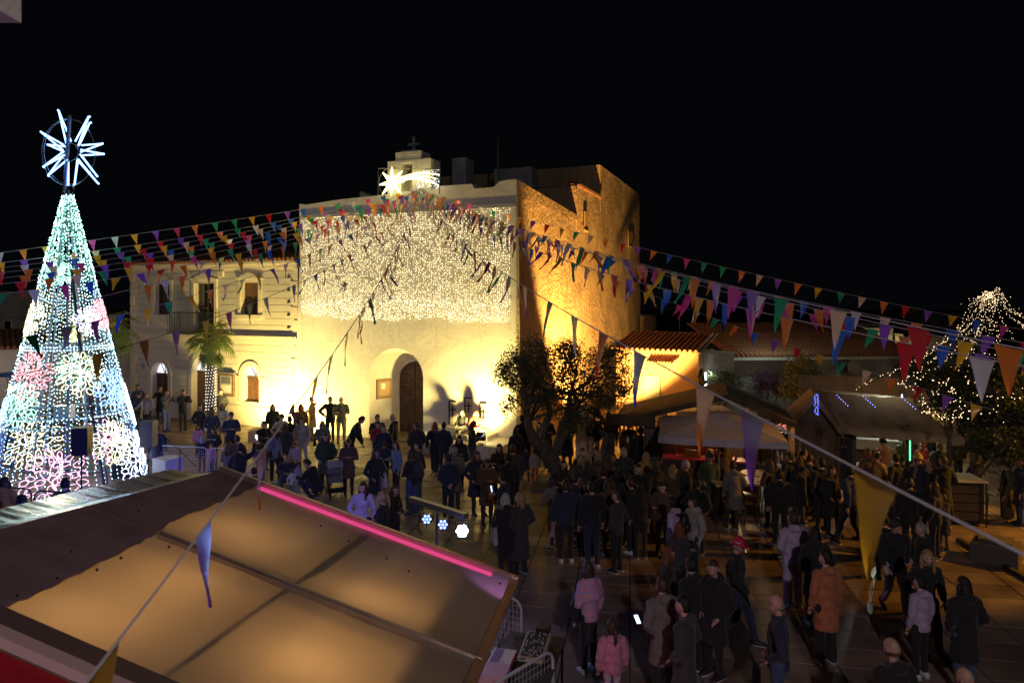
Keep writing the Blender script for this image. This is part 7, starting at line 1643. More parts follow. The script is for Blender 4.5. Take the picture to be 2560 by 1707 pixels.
D = True
PP = [
# --- in front of the town house, left
(344, 950, 1.80, 185, 'pockets', 'coat', 'jea', 'short', 'k', 'dgr', 'man in a blue grey coat standing at the left corner of the town house', 31.0),
(347, 992, 1.62, 240, 'phone', 'jacket', 'nav', 'short', 'b', 'jea', 'dark haired person in navy bending over a phone left of the blond woman', 29.6),
(367, 986, 1.64, 175, 'hold', 'jacket', 'lgy', 'bob', 'l', 'nav', 'blond woman in a pale jacket and long white scarf near the town house', 29.2),
(401, 968, 1.72, 200, 'photo', 'coat', 'blk', 'short', 'k', 'blk', 'person in black standing in the dark left doorway of the town house', 31.2),
(417, 972, 1.80, 250, 'photo', 'jacket', 'gry', 'short', 'b', 'lje', 'man in a grey jacket and jeans taking a photo by the town house', 29.2),
(458, 976, 1.78, 225, 'photo', 'puffer', 'blk', 'short', 'b', 'blk', 'man in a dark padded vest with raised arms left of the palm', 29.4),
(552, 969, 1.78, 185, 'pockets', 'jacket', 'dgr', 'short', 'b', 'gry', 'man in a dark jacket leaning by the wooden notice board', 29.6),
(500, 1012, 1.66, 200, 'contra', 'jacket', 'blk', 'short', 'k', 'blk', 'person in black with a white tote bag left of the palm trunk', 26.0),
(513, 1006, 1.70, 190, 'stand', 'jacket', 'brn', 'bob', 'r', 'blk', 'auburn haired person half hidden behind the palm trunk', 27.6),
(531, 1030, 1.62, 10, 'pockets', 'jacket', 'nav', 'long', 'b', 'jea', 'woman with long brown hair seen from behind beside the palm', 25.2),
(556, 1030, 1.60, 170, 'folded', 'jacket', 'crm', 'bob', 'b', 'tan', 'woman in a cream jacket between the palm and the man in navy', 26.6),
(578, 1029, 1.80, 215, 'phone', 'jacket', 'nav', 'short', 'b', 'blk', 'tall man in a navy jacket looking down at his hands beside the palm', None),
# --- children and parents at the pale barrier
(495, 1062, 1.15, 200, 'stand', 'jacket', 'pnk', 'long', 'b', 'blk', 'girl in a pink top with long brown hair left of the barrier', None, D),
(505, 1092, 1.15, 10, 'stand', 'jacket', 'nav', 'hood', 'P', 'blk', 'child in a pale blue woolly hat at the left of the barrier', None, D),
(533, 1069, 1.42, 175, 'pockets', 'hoodie', 'blk', 'short', 'k', 'blk', 'boy in a black sweater with white lettering behind the barrier', None, D),
(527, 1108, 1.05, 190, 'stand', 'jacket', 'pnk', 'short', 'b', 'nav', 'small child in pink directly behind the barrier joint', None, D),
(575, 1106, 1.45, 355, 'lean', 'jacket', 'gry', 'curly', 'b', 'jea', 'curly haired child in blue jeans leaning on the barrier', None, D),
(593, 1088, 1.65, 10, 'stand', 'jacket', 'brn', 'short', 'b', 'blk', 'dark haired person just left of the man raising his phone', None),
(601, 1107, 1.85, 352, 'armup', 'coat', 'blk', 'short', 'k', 'blk', 'man in a black coat raising a phone above the barrier', None),
(634, 1168, 1.45, 20, 'stand', 'jacket', 'blk', 'short', 'k', 'blk', 'dark figure right behind the man raising his phone', None),
(650, 1092, 1.30, 15, 'stand', 'jacket', 'dgr', 'short', 'b', 'blk', 'child with brown hair between the phone man and the boy in black', None, D),
(654, 1108, 1.22, 0, 'stand', 'jacket', 'prp', 'short', 'k', 'blk', 'shorter dark haired child in front of the brown haired child', None, D),
(659, 1053, 1.62, 225, 'one', 'jacket', 'blk', 'short', 'b', 'blk', 'young man in black drinking beside the concrete block', None),
(682, 1022, 1.66, 195, 'stand', 'jacket', 'blk', 'bob', 'k', 'dgr', 'woman in black with a dark bob in front of the bright wall corner', 26.0),
(704, 1035, 1.68, 210, 'contra', 'jacket', 'crm', 'hat', 'N', 'blk', 'woman with a dark beret and cream coat near the church corner', None),
(725, 1040, 1.70, 20, 'stand', 'coat', 'blk', 'short', 'k', 'blk', 'dark coated person behind the woman in the denim jacket', None),
(686, 1072, 1.66, 240, 'contra', 'jacket', 'lje', 'long', 'b', 'blk', 'woman in a light denim jacket with a dark handbag', None),
(712, 1060, 1.62, 10, 'pockets', 'puffer', 'dgr', 'bob', 'b', 'blk', 'person in a dark padded jacket right of the denim jacket woman', None),
(752, 1027, 1.64, 15, 'stand', 'jacket', 'brn', 'bob', 'r', 'blk', 'auburn haired woman against the bright white wall', 26.2),
(755, 1044, 1.66, 190, 'contra', 'puffer', 'lgy', 'short', 'b', 'lil', 'woman in an open pale padded jacket and light trousers', None),
(737, 1107, 1.12, 200, 'stand', 'jacket', 'lil', 'short', 'b', 'dgr', 'little girl in lilac standing before the pale padded jacket woman', None, D),
(778, 1007, 1.74, 100, 'folded', 'coat', 'tan', 'short', 'b', 'brn', 'man in a tan coat standing close to the glowing wall', 27.4),
(806, 1052, 1.64, 195, 'phone', 'jacket', 'gry', 'long', 'g', 'jea', 'grey haired woman holding a small camera left of the stroller', None),
(814, 1083, 1.70, 185, 'pockets', 'coat', 'grn', 'bob', 'b', 'blk', 'woman in a dark green coat behind the stroller', None),
(825, 1001, 1.78, 180, 'hips', 'jacket', 'blk', 'short', 'b', 'dgr', 'man in black with hands on his hips at the glowing wall', 27.2),
(853, 998, 1.82, 195, 'folded', 'jacket', 'dgr', 'bald', 'b', 'gry', 'balding man with folded arms at the glowing wall', 26.9),
(716, 1140, 1.66, 200, 'crouch', 'coat', 'nav', 'long', 'l', 'jea', 'crouching blond woman in a dark fur collared coat talking to toddlers', 20.2),
(731, 1171, .88, 330, 'walk', 'sweater', 'wht', 'short', 'b', 'lje', 'toddler in a white sweater and light jeans walking', None, D),
(746, 1156, 1.0, 250, 'one', 'jacket', 'lil', 'short', 'k', 'lgy', 'small child in pale lilac beside the toddler', None, D),
(770, 1158, 1.80, 70, 'crouch', 'coat', 'blk', 'short', 'k', 'nav', 'crouching adult in black right of the toddlers', 19.4),
(871, 1096, 1.62, 190, 'phone', 'coat', 'brn', 'bob', 'k', 'blk', 'woman in a brown hooded coat just right of the stroller', None),
(905, 1041, 1.84, 275, 'bend', 'jacket', 'blk', 'short', 'k', 'blk', 'man in black bending forward with arms stretched out', 22.9),
(944, 1036, 1.76, 200, 'folded', 'jacket', 'grn', 'short', 'b', 'dgr', 'man in a dark green jacket left of the church door', None),
(945, 1052, 1.64, 215, 'phone', 'jacket', 'red', 'short', 'b', 'blk', 'person in a dark red jacket in front of the man in green', None),
(959, 1062, 1.66, 190, 'stand', 'jacket', 'nav', 'short', 'b', 'blk', 'young man in navy facing the viewer below the notice case', None),
(982, 1035, 1.78, 75, 'one', 'coat', 'blk', 'bald', 'b', 'blk', 'older man in a black coat standing before the church door', None),
(939, 1123, 1.68, 215, 'contra', 'coat', 'blk', 'bob', 'b', 'gry', 'woman in a black jacket and grey trousers right of the brown hooded coat', None),
(960, 1124, 1.4, 20, 'pockets', 'jacket', 'nav', 'short', 'b', 'blk', 'short dark figure behind the woman in black jacket', 20.5),
(989, 1101, 1.66, 125, 'one', 'jacket', 'lje', 'long', 'b', 'blk', 'long haired woman in a light blue denim shirt jacket', None),
(1028, 1124, 1.70, 60, 'hold', 'jacket', 'blk', 'long', 'b', 'jea', 'woman in black with a small backpack and wide blue jeans', None),
(1045, 1104, 1.76, 110, 'pockets', 'jacket', 'nav', 'short', 'k', 'jea', 'man in a navy jacket behind the woman with the backpack', None),
(1041, 1054, 1.72, 15, 'pockets', 'coat', 'dgr', 'short', 'b', 'blk', 'person in a dark waxed coat seen from behind at the church door', None),
(1087, 1055, 1.66, 5, 'walk', 'jacket', 'blk', 'long', 'r', 'blk', 'woman with very long auburn hair walking toward the church', None),
(1110, 1055, 1.72, 0, 'pockets', 'hoodie', 'nav', 'short', 'k', 'nav', 'person in a dark hooded jacket walking beside the long haired woman', None),
(1148, 1088, 1.64, 200, 'one', 'coat', 'blk', 'long', 'k', 'blk', 'woman with long black hair right of the walking couple', None),
(1135, 1117, 1.68, 15, 'pockets', 'coat', 'gry', 'short', 'g', 'dgr', 'grey haired person in a grey brown coat in the middle of the square', None),
(1121, 1135, 1.66, 10, 'behind', 'puffer', 'nav', 'short', 'k', 'nav', 'person in a dark blue padded coat overlapping the grey haired person', None),
(1183, 1052, 1.72, 275, 'phone', 'jacket', 'dgr', 'bob', 'r', 'jea', 'person with a brown bob looking down at a phone before the steps', None),
(1192, 1128, 1.66, 200, 'contra', 'coat', 'nav', 'bob', 'r', 'nav', 'woman with a reddish bob in a long navy coat left of the fur hood', None),
(1218, 1146, 1.66, 195, 'phone', 'coat', 'brn', 'fur', 'b', 'nav', 'woman in a brown coat with a fur hood looking down', None),
(1248, 1110, 1.62, 185, 'folded', 'jacket', 'blk', 'long', 'b', 'blk', 'long haired woman in black before the olive tree', None),
(1283, 1111, 1.78, 20, 'stand', 'jacket', 'dgr', 'short', 'b', 'blk', 'tall man with short brown hair seen from behind left of the olive trunk', None),
(1270, 1133, 1.70, 10, 'pockets', 'hoodie', 'blk', 'short', 'k', 'blk', 'person in a black hooded jacket directly before the tall short haired man', None),
(1256, 1180, 1.74, 60, 'one', 'coat', 'nav', 'short', 'k', 'nav', 'man in dark navy holding up a lit phone above the blond women', None),
(1314, 1119, 1.02, 190, 'walk', 'jacket', 'nav', 'short', 'b', 'blk', 'small boy in dark clothes running beside the girl in a pale jacket', None, D),
(1338, 1122, 1.06, 5, 'stand', 'jacket', 'lgy', 'short', 'k', 'red', 'small girl in a pale grey jacket left of the olive trunk', None, D),
(1304, 1049, 1.82, 20, 'pockets', 'coat', 'blk', 'short', 'k', 'blk', 'large man in black under the olive branches at the church corner', 22.6),
(1290, 1068, 1.64, 10, 'stand', 'coat', 'blk', 'bob', 'k', 'blk', 'dark coated woman hugging close to the large man in black', None),
# --- behind the stage, foreground middle
(907, 1205, 1.66, 190, 'contra', 'sweater', 'lil', 'long', 'b', 'blk', 'woman in a lilac sweater with long dark hair behind the stage', None),
(954, 1229, 1.72, 70, 'one', 'jacket', 'blk', 'pony', 'l', 'blk', 'man in black with a blond ponytail behind the stage', None),
(988, 1212, 1.68, 255, 'folded', 'jacket', 'blk', 'curly', 'b', 'blk', 'woman with long brown hair in a pink shirt and dark jacket', None),
(847, 1277, 1.30, 0, 'stand', 'jacket', 'blk', 'short', 'k', 'blk', 'top of a dark haired head just above the stage roof edge', None),
(1264, 1233, 1.66, 10, 'pockets', 'coat', 'blk', 'fur', 'w', 'blk', 'silver blond woman in a dark coat with fur hood and shoulder bag', None),
(1299, 1231, 1.66, 40, 'pockets', 'long', 'dgr', 'bob', 'l', 'blk', 'blond woman with glasses in a long dark coat beside the fur hood', None),
# --- middle, dark
(1414, 1201, 1.74, 10, 'stand', 'puffer', 'nav', 'short', 'b', 'blk', 'man in a navy quilted jacket and white sneakers seen from behind', None),
(1479, 1203, 1.82, 20, 'stand', 'jacket', 'blk', 'short', 'k', 'nav', 'broad man in black and dark jeans right of the quilted jacket', None),
(1508, 1167, 1.74, 10, 'stand', 'jacket', 'blk', 'short', 'k', 'blk', 'man in black with a white shirt collar behind the broad man', None),
(1384, 1265, 1.0, 60, 'walk', 'dress', 'pnk', 'short', 'b', 'lgy', 'small girl in a pink dress and pale tights left of the quilted jacket', None, D),
(1378, 1192, 1.55, 30, 'lean', 'coat', 'gry', 'hood', 'N', 'dgr', 'hunched person in a grey brown coat at the olive planter', None),
(1452, 1139, 1.62, 185, 'stand', 'coat', 'dgr', 'long', 'l', 'blk', 'blond haired woman right behind the olive trunk', None),
(1456, 1120, 1.66, 200, 'stand', 'coat', 'brn', 'short', 'r', 'blk', 'red brown haired person behind the blond woman at the olive', None),
(1470, 1131, 1.66, 170, 'folded', 'jacket', 'dgr', 'bob', 'l', 'blk', 'fair bobbed woman in dark grey in the crowd right of the olive', None),
(1494, 1129, 1.66, 10, 'pockets', 'puffer', 'brn', 'long', 'l', 'blk', 'woman with long fair hair and brown padded jacket in the dark crowd', None),
(1489, 1117, 1.70, 185, 'one', 'jacket', 'blk', 'short', 'b', 'blk', 'brown haired man looking out over the crowd right of the olive', None),
(1533, 1133, 1.62, 200, 'folded', 'coat', 'brn', 'curly', 'r', 'blk', 'curly auburn woman in the dark crowd before the pruned olive', None),
(1561, 1119, 1.78, 190, 'pockets', 'coat', 'dgr', 'short', 'g', 'blk', 'tall man with glasses and grey beard in the dark crowd', None),
(1544, 1163, 1.64, 10, 'pockets', 'puffer', 'blk', 'hood', 'N', 'dgr', 'hooded person in black in front of the tall grey bearded man', None),
(1615, 1129, 1.66, 350, 'pockets', 'jacket', 'ylw', 'long', 'l', 'lgy', 'blond woman in a mustard yellow jacket near the bar', None),
(1602, 1066, 1.76, 190, 'one', 'jacket', 'blk', 'short', 'b', 'blk', 'bartender in a black vest with pale sleeves beside the menu board', 20.8),
(1572, 1058, 1.74, 180, 'stand', 'jacket', 'brn', 'short', 'k', 'blk', 'dark figure standing left of the bartender', 21.8),
(1576, 1090, 1.70, 120, 'stand', 'jacket', 'blk', 'bob', 'k', 'blk', 'woman with dark bob whose face catches warm light near the bar', None),
(1638, 1150, 1.80, 20, 'stand', 'hoodie', 'blk', 'hood', 'N', 'blk', 'heavyset person in black left of the grey haired man at the bar', None),
(1713, 1150, 1.76, 80, 'contra', 'coat', 'blk', 'short', 'w', 'blk', 'grey haired man in a black coat in front of the bar', None),
(1681, 1162, 1.60, 10, 'pockets', 'jacket', 'brn', 'long', 'l', 'blk', 'woman with long fair hair left of the grey haired man', None),
(1774, 1132, 1.66, 185, 'pockets', 'coat', 'grn', 'beanie', 'N', 'brn', 'woman in a dark parka and woolly hat facing the viewer by the umbrella pole', None),
(1803, 1110, 1.72, 10, 'lean', 'hoodie', 'brn', 'hood', 'N', 'blk', 'hooded person in dark brown leaning on the pink counter', None),
(1832, 1152, 1.66, 15, 'contra', 'coat', 'gry', 'short', 'k', 'dgr', 'person in a grey knee length coat beside the small high table', None),
(1680, 1243, 1.66, 60, 'stand', 'hoodie', 'lil', 'short', 'k', 'blk', 'boy in a lilac hooded sweater wearing a black backpack', None),
(1732, 1243, 1.62, 110, 'stand', 'hoodie', 'lgy', 'short', 'b', 'nav', 'boy in a pale sweater right of the lilac sweater boy', None),
(1699, 1304, 1.60, 300, 'folded', 'jacket', 'dgr', 'bob', 'r', 'blk', 'person with a reddish bob in grey in front of the two boys', None),
(1847, 1343, 1.76, 250, 'walk', 'jacket', 'blk', 'cap', 'R', 'nav', 'man in a red baseball cap and black jacket walking', None),
(1981, 1279, 1.72, 10, 'pockets', 'hoodie', 'lil', 'bun', 'b', 'lil', 'woman in a fluffy lilac sweater and pale trousers seen from behind', None),
(1673, 1367, 1.64, 255, 'pockets', 'jacket', 'blk', 'bob', 'r', 'blk', 'woman with auburn bob in a black leather jacket', None),
(1728, 1392, 1.72, 30, 'pockets', 'coat', 'blk', 'short', 'k', 'blk', 'person in black right of the auburn bob woman', None),
(1782, 1400, 1.74, 120, 'pockets', 'coat', 'blk', 'short', 'b', 'blk', 'person with brown hair and black coat left of the red cap man', None),
(1654, 1441, 1.70, 15, 'pockets', 'coat', 'gry', 'short', 'b', 'blk', 'person in a grey coat with pink hood lining holding a lit phone', None),
(1706, 1490, 1.72, 55, 'pockets', 'coat', 'dgr', 'short', 'k', 'blk', 'person in a dark grey quilted coat and checked scarf in the foreground', None),
(1469, 1402, 1.66, 35, 'stand', 'shawl', 'blk', 'bob', 'b', 'blk', 'woman with a pink plaid shawl and black handbag in the foreground', None),
(1529, 1551, 1.28, 20, 'stand', 'puffer', 'pnk', 'pony', 'b', 'lil', 'girl in a pink padded coat with a long ponytail in the foreground', None, D),
(1940, 1486, 1.76, 60, 'pockets', 'jacket', 'nav', 'bald', 'g', 'jea', 'bald man with glasses in a dark jacket in the foreground', None),
(2036, 1317, 1.68, 5, 'pockets', 'coat', 'blk', 'long', 'k', 'blk', 'woman with long black hair right of the lilac sweater woman', None),
(2062, 1376, 1.72, 15, 'stand', 'coat', 'org', 'short', 'k', 'blk', 'person in a long rust orange coat with dark hair', None),
(2238, 1297, 1.72, 165, 'walk', 'jacket', 'blk', 'cap', 'N', 'lil', 'person in black jacket with dark cap right of the big yellow pennant', None),
(2301, 1306, 1.62, 90, 'contra', 'coat', 'blk', 'short', 'g', 'blk', 'grey haired woman in black near the dark counter', None),
(2319, 1375, 1.68, 185, 'contra', 'jacket', 'blk', 'long', 'l', 'blk', 'smiling long blond haired woman in black facing the viewer', None),
(2298, 1439, 1.50, 15, 'stand', 'hoodie', 'lil', 'short', 'k', 'blk', 'boy in a pale lilac hooded top in the right foreground', None),
(2408, 1442, 1.66, 10, 'pockets', 'coat', 'blk', 'long', 'k', 'jea', 'woman with long black hair and dark jacket at the lower right', None),
(2229, 1594, 1.76, 10, 'stand', 'coat', 'blk', 'bald', 'b', 'blk', 'bald man seen from above at the bottom right', None),
(2411, 1668, 1.74, 20, 'stand', 'jacket', 'dgr', 'bald', 'b', 'dgr', 'top of a bald head cut by the bottom edge at the right', None),
# --- crowd before the market hut
(1973, 1130, 1.72, 10, 'stand', 'jacket', 'blk', 'short', 'k', 'blk', 'person in black at the left of the crowd before the hut', None),
(1997, 1142, 1.70, 20, 'pockets', 'coat', 'blk', 'bob', 'b', 'dgr', 'second person from the left in the crowd before the hut', None),
(2024, 1134, 1.70, 340, 'one', 'jacket', 'dgr', 'short', 'b', 'blk', 'person in dark grey left of the hut chalkboard', None),
(2053, 1146, 1.74, 10, 'pockets', 'long', 'blk', 'short', 'k', 'blk', 'person in a long black coat in front of the hut chalkboard', None),
(2010, 1120, 1.68, 300, 'stand', 'jacket', 'ylw', 'short', 'k', 'blk', 'person with a yellowish shawl in the crowd left of the hut', None),
(2125, 1152, 1.88, 15, 'walk', 'jacket', 'nav', 'short', 'k', 'nav', 'very tall dark man walking behind the big yellow pennant', 15.5),
(2169, 1121, 1.68, 15, 'folded', 'coat', 'brn', 'long', 'r', 'blk', 'woman with brown hair and fluffy coat waiting at the hut counter', None),
(2195, 1131, 1.60, 300, 'phone', 'jacket', 'ylw', 'short', 'b', 'blk', 'person with an ochre jacket right of the fluffy coat woman', None),
(2205, 1081, 1.76, 10, 'lean', 'sweater', 'org', 'short', 'k', 'blk', 'man in an orange shirt leaning on the hut counter', 19.4),
(2240, 1134, 1.72, 20, 'pockets', 'long', 'blk', 'short', 'k', 'blk', 'person in a long black coat with dark hair before the hut post', None),
(2261, 1077, 1.76, 200, 'one', 'coat', 'olv', 'short', 'g', 'olv', 'man in an olive coat beside the red tinsel post', 19.6),
(2296, 1134, 1.74, 20, 'stand', 'coat', 'nav', 'beanie', 'Y', 'blk', 'person in a yellow striped woolly hat and dark coat', None),
(2319, 1152, 1.58, 30, 'pockets', 'jacket', 'blk', 'bob', 'l', 'blk', 'short blond woman right of the striped woolly hat', None),
(2307, 1102, 1.60, 200, 'folded', 'jacket', 'red', 'short', 'k', 'blk', 'person in a bright coral jacket behind the woolly hat', None),
(2351, 1104, 1.70, 170, 'stand', 'jacket', 'olv', 'short', 'r', 'blk', 'person in olive green behind the blond woman', None),
(2358, 1140, 1.74, 350, 'pockets', 'coat', 'blk', 'short', 'b', 'blk', 'man in a black coat close to the thin dark tree trunk', None),
(2332, 1049, 1.72, 200, 'folded', 'jacket', 'blk', 'bob', 'l', 'blk', 'fair haired person in black far behind near the dark tree', None),
(2300, 1080, 1.62, 180, 'one', 'jacket', 'lgy', 'bob', 'b', 'blk', 'person in pale grey far behind right of the hut', 22.4),
(2358, 1236, 1.26, 5, 'stand', 'coat', 'blk', 'short', 'k', 'dgr', 'child in dark clothes standing on the orange lit paving', None, D),
(2442, 1150, 1.66, 200, 'one', 'jacket', 'brn', 'bob', 'b', 'blk', 'woman whose hand and face catch light behind the black counter', 19.0),
(2512, 1185, 1.64, 70, 'bend', 'jacket', 'olv', 'short', 'b', 'olv', 'person bending over a child scooter under the dark tree', 17.2),
(2395, 1120, 1.66, 190, 'stand', 'jacket', 'blk', 'short', 'b', 'blk', 'dark person behind the counter under the tree', 20.5),
(2548, 1165, 1.7, 60, 'stand', 'coat', 'nav', 'short', 'k', 'jea', 'person in blue jeans cut by the right edge under the tree', 17.0),
# --- back market, between umbrella and hut
(1871, 1014, 1.66, 190, 'stand', 'jacket', 'brn', 'short', 'b', 'blk', 'brown haired person far behind at the left of the back market', 25.8),
(1908, 1006, 1.68, 200, 'phone', 'jacket', 'olv', 'long', 'b', 'blk', 'long haired woman far behind in the back market', 25.8),
(1943, 1004, 1.74, 30, 'lean', 'jacket', 'olv', 'short', 'k', 'olv', 'man in olive green leaning over a stall in the back market', 25.8),
(1971, 1018, 1.64, 150, 'pockets', 'jacket', 'tan', 'short', 'b', 'blk', 'person in a tan jacket right of the man in olive green', 25.4),
(2300, 1030, 1.66, 150, 'folded', 'jacket', 'red', 'short', 'b', 'blk', 'person with reddish lit face at the far right stall', 25.0),
(2405, 1062, 1.66, 185, 'stand', 'jacket', 'crm', 'short', 'b', 'blk', 'person in a pale top at the white table beyond the tree', 26.0),
(2258, 1020, 1.70, 170, 'stand', 'jacket', 'gry', 'short', 'b', 'blk', 'person near the glowing white cone at the far stall', 25.8),
# --- under and behind the olive
(1315, 1050, 1.70, 200, 'stand', 'jacket', 'tan', 'short', 'b', 'brn', 'person in a tan jacket seen through the olive branches', 22.8),
(1345, 1045, 1.70, 100, 'one', 'jacket', 'brn', 'short', 'b', 'blk', 'person in brown behind the left olive limb', 23.4),
(1369, 1042, 1.74, 200, 'phone', 'jacket', 'blk', 'short', 'k', 'blk', 'person in black under the middle of the olive crown', 23.0),
(1417, 1015, 1.86, 10, 'pockets', 'long', 'blk', 'short', 'k', 'blk', 'tall dark figure in a long coat under the olive crown', 23.2),
(1487, 1030, 1.80, 190, 'pockets', 'puffer', 'blk', 'short', 'k', 'lgy', 'dark figure with pale trousers between the two olive trunks', 23.2),
(1525, 1045, 1.72, 150, 'stand', 'jacket', 'ylw', 'short', 'b', 'brn', 'person in a mustard top just behind the pruned olive', 23.0),
# --- extra heads in the dark middle crowd
(1430, 1165, 1.66, 30, 'pockets', 'puffer', 'dgr', 'bob', 'b', 'blk', 'person in a glossy dark padded jacket below the blond woman', None),
(1595, 1160, 1.68, 200, 'folded', 'jacket', 'blk', 'short', 'b', 'blk', 'person in black between the crowd and the mustard jacket', None),
(1520, 1200, 1.62, 10, 'pockets', 'coat', 'brn', 'long', 'b', 'blk', 'long haired person in brown behind the broad man', None),
(1570, 1180, 1.68, 350, 'stand', 'coat', 'blk', 'short', 'k', 'blk', 'person in a black coat right of the hooded person', None),
(1445, 1250, 1.1, 170, 'stand', 'jacket', 'blk', 'short', 'k', 'blk', 'small dark child hidden between the quilted jacket and the broad man', None, D),
# --- fillers of the dark middle crowd
(1408, 1150, 1.62, 200, 'folded', 'jacket', 'blk', 'bob', 'k', 'blk', 'dark bobbed woman half hidden behind the olive trunk base', None),
(1440, 1185, 1.66, 330, 'stand', 'coat', 'nav', 'short', 'k', 'nav', 'person in a navy coat between the olive trunk and the quilted jacket man', None),
(1540, 1225, 1.68, 40, 'pockets', 'jacket', 'dgr', 'short', 'b', 'blk', 'person in dark grey right behind the white collar man', None),
(1600, 1205, 1.64, 15, 'stand', 'puffer', 'blk', 'long', 'k', 'blk', 'woman with long black hair and padded jacket near the heavyset person', None),
(1655, 1205, 1.62, 150, 'one', 'jacket', 'brn', 'short', 'k', 'dgr', 'person in brown in front of the fair haired woman at the bar', None),
(1745, 1195, 1.66, 330, 'pockets', 'coat', 'blk', 'short', 'k', 'blk', 'person in a black coat just right of the grey haired man', None),
(1925, 1150, 1.64, 20, 'folded', 'jacket', 'dgr', 'bob', 'b', 'blk', 'woman in dark grey right of the round high table', None),
(1950, 1175, 1.70, 345, 'stand', 'puffer', 'blk', 'short', 'k', 'blk', 'person in a black padded jacket at the far left of the hut crowd', None),
(2080, 1165, 1.66, 200, 'contra', 'coat', 'blk', 'long', 'b', 'blk', 'long haired woman in black behind the tall walking man', None),
(2150, 1175, 1.62, 20, 'stand', 'coat', 'dgr', 'short', 'b', 'blk', 'person in a dark grey coat hidden partly by the yellow pennant', None),
(2215, 1200, 1.68, 10, 'pockets', 'coat', 'blk', 'short', 'k', 'nav', 'person in black in front of the fluffy coat woman', None),
(2275, 1195, 1.72, 350, 'stand', 'jacket', 'blk', 'short', 'k', 'blk', 'dark jacketed person before the striped woolly hat', None),
(2335, 1205, 1.66, 30, 'stand', 'jacket', 'blk', 'bob', 'b', 'blk', 'dark bobbed person left of the black service counter', None),
(2185, 1240, 1.64, 170, 'folded', 'jacket', 'blk', 'short', 'k', 'blk', 'person facing the viewer below the hut crowd', None),
(1470, 1290, 1.66, 350, 'stand', 'jacket', 'nav', 'short', 'k', 'blk', 'dark figure standing close to the broad man in jeans', 14.8),
(1575, 1262, 1.66, 60, 'pockets', 'jacket', 'blk', 'short', 'b', 'blk', 'person in black left of the lilac sweater boy', 15.2),
# --- left bottom corner and far left
(12, 1192, 1.66, 10, 'pockets', 'coat', 'ylw', 'bob', 'b', 'ylw', 'woman in a pale yellow lit coat at the far left bottom', None),
(52, 1237, 1.66, 55, 'pockets', 'coat', 'blk', 'long', 'k', 'blk', 'woman with long black hair and glasses at the bottom left', None),
(107, 1253, 1.42, 10, 'stand', 'jacket', 'brn', 'long', 'b', 'blk', 'girl with light brown hair between the black haired woman and the man', None, D),
(163, 1195, 1.76, 20, 'stand', 'sweater', 'blk', 'short', 'k', 'blk', 'man in a black sweater in front of the light tree', None),
(192, 1267, 1.40, 0, 'stand', 'jacket', 'blk', 'short', 'k', 'blk', 'dark head just right of the man in the black sweater', None, D),
(5, 1016, 1.70, 220, 'one', 'jacket', 'blk', 'long', 'k', 'blk', 'dark haired person under the blue street lamp at the left edge', 25.5),
(392, 1062, 1.74, 20, 'stand', 'jacket', 'nav', 'short', 'k', 'jea', 'person in dark blue standing behind the blue lit loudspeaker', None),
]
for row in PP:
    u, vh, h, face, ps, top, tc, hs, hc, lc, label = row[:11]; Y = row[11] if len(row) > 11 else None; ch = len(row) > 12
    wide = 1 if label.startswith(('woman with very', 'woman in a fluffy', 'person in a long rust', 'woman in black with a small')) else (2 if ch or 'dress' in label else 0)
    person(u, vh, h, face, ps, top, tc, hs, hc, lc, label, Y, wide, ch, shoes='white' if any(w in label for w in ('white sneakers', 'lilac', 'broad man in', 'shawl', 'denim', 'bending forward')) else 'dark')
# seated pair on the church steps, musician on the terrace
sp = CH.at(CH.sz(1180, 1050)[0], 0, .75)
for dx, face, lab, t_, hc_ in ((-.05, 150, 'seated woman with long dark hair on the church step, left of the pair', 'blk', 'k'), (.52, 170, 'seated woman with auburn hair on the church step, right of the pair', 'red', 'r')):
    p = sp + CH.d * dx; person(CX + F * p.x / p.y, 0, 1.68, face, 'sit', 'jacket', t_, 'long', hc_, 'blk', lab, Y=p.y)
    o = PEOPLE[lab][0]; o.location = (p.x, p.y, .30)
person(1753, 922, 1.72, 285, 'phone', 'jacket', 'blk', 'curly', 'k', 'gry', 'musician in black standing on a raised terrace before the gable wall', 29.0, z0=Zat(922, 29.0) - 1.70)
q = MB(); p = P(1753, 1000, 29.0); zt = Zat(922, 29.0) - 1.70; q.box((p.x - 1.2, p.y - .6, 0), (p.x + 1.2, p.y + 1.0, zt)); tag(q.build('terrace_block', grey_plaster), 'low terrace block carrying the standing musician', 'terrace')
# phones, bags, a stroller
phone_at('man in a black coat raising a phone above the barrier', 'phone held high by the man in the black coat', 'R', (0, .05, .12), 0)
phone_at('man in dark navy holding up a lit phone above the blond women', 'lit phone held up behind the blond women', 'R', (0, .08, .12), -.2)
phone_at('person in a grey coat with pink hood lining holding a lit phone', 'lit phone of the person in the grey coat', 'L', (-.12, .12, .12), -1.0)
phone_at('tall man in a navy jacket looking down at his hands beside the palm', 'phone in the hands of the tall man in navy', 'R', (-.06, .08, .05), -.8)
phone_at('person with a brown bob looking down at a phone before the steps', 'phone of the brown bob person before the steps', 'R', (-.06, .08, .05), -.8)
phone_at('man in a grey jacket and jeans taking a photo by the town house', 'phone of the man taking a photo by the town house', 'R', (-.06, .08, .05), 0)
bag('boy in a lilac hooded sweater wearing a black backpack', 'backpack', 'black backpack worn by the boy in the lilac sweater', black_plastic)
bag('woman in black with a small backpack and wide blue jeans', 'backpack', 'small dark backpack of the woman in wide jeans', cloth('dgr'))
bag('woman with a pink plaid shawl and black handbag in the foreground', 'shoulder', 'black handbag hanging at the side of the plaid shawl woman', black_plastic, 'L')
bag('silver blond woman in a dark coat with fur hood and shoulder bag', 'tote', 'pale shoulder bag of the silver blond woman', cloth('lgy'), 'L')
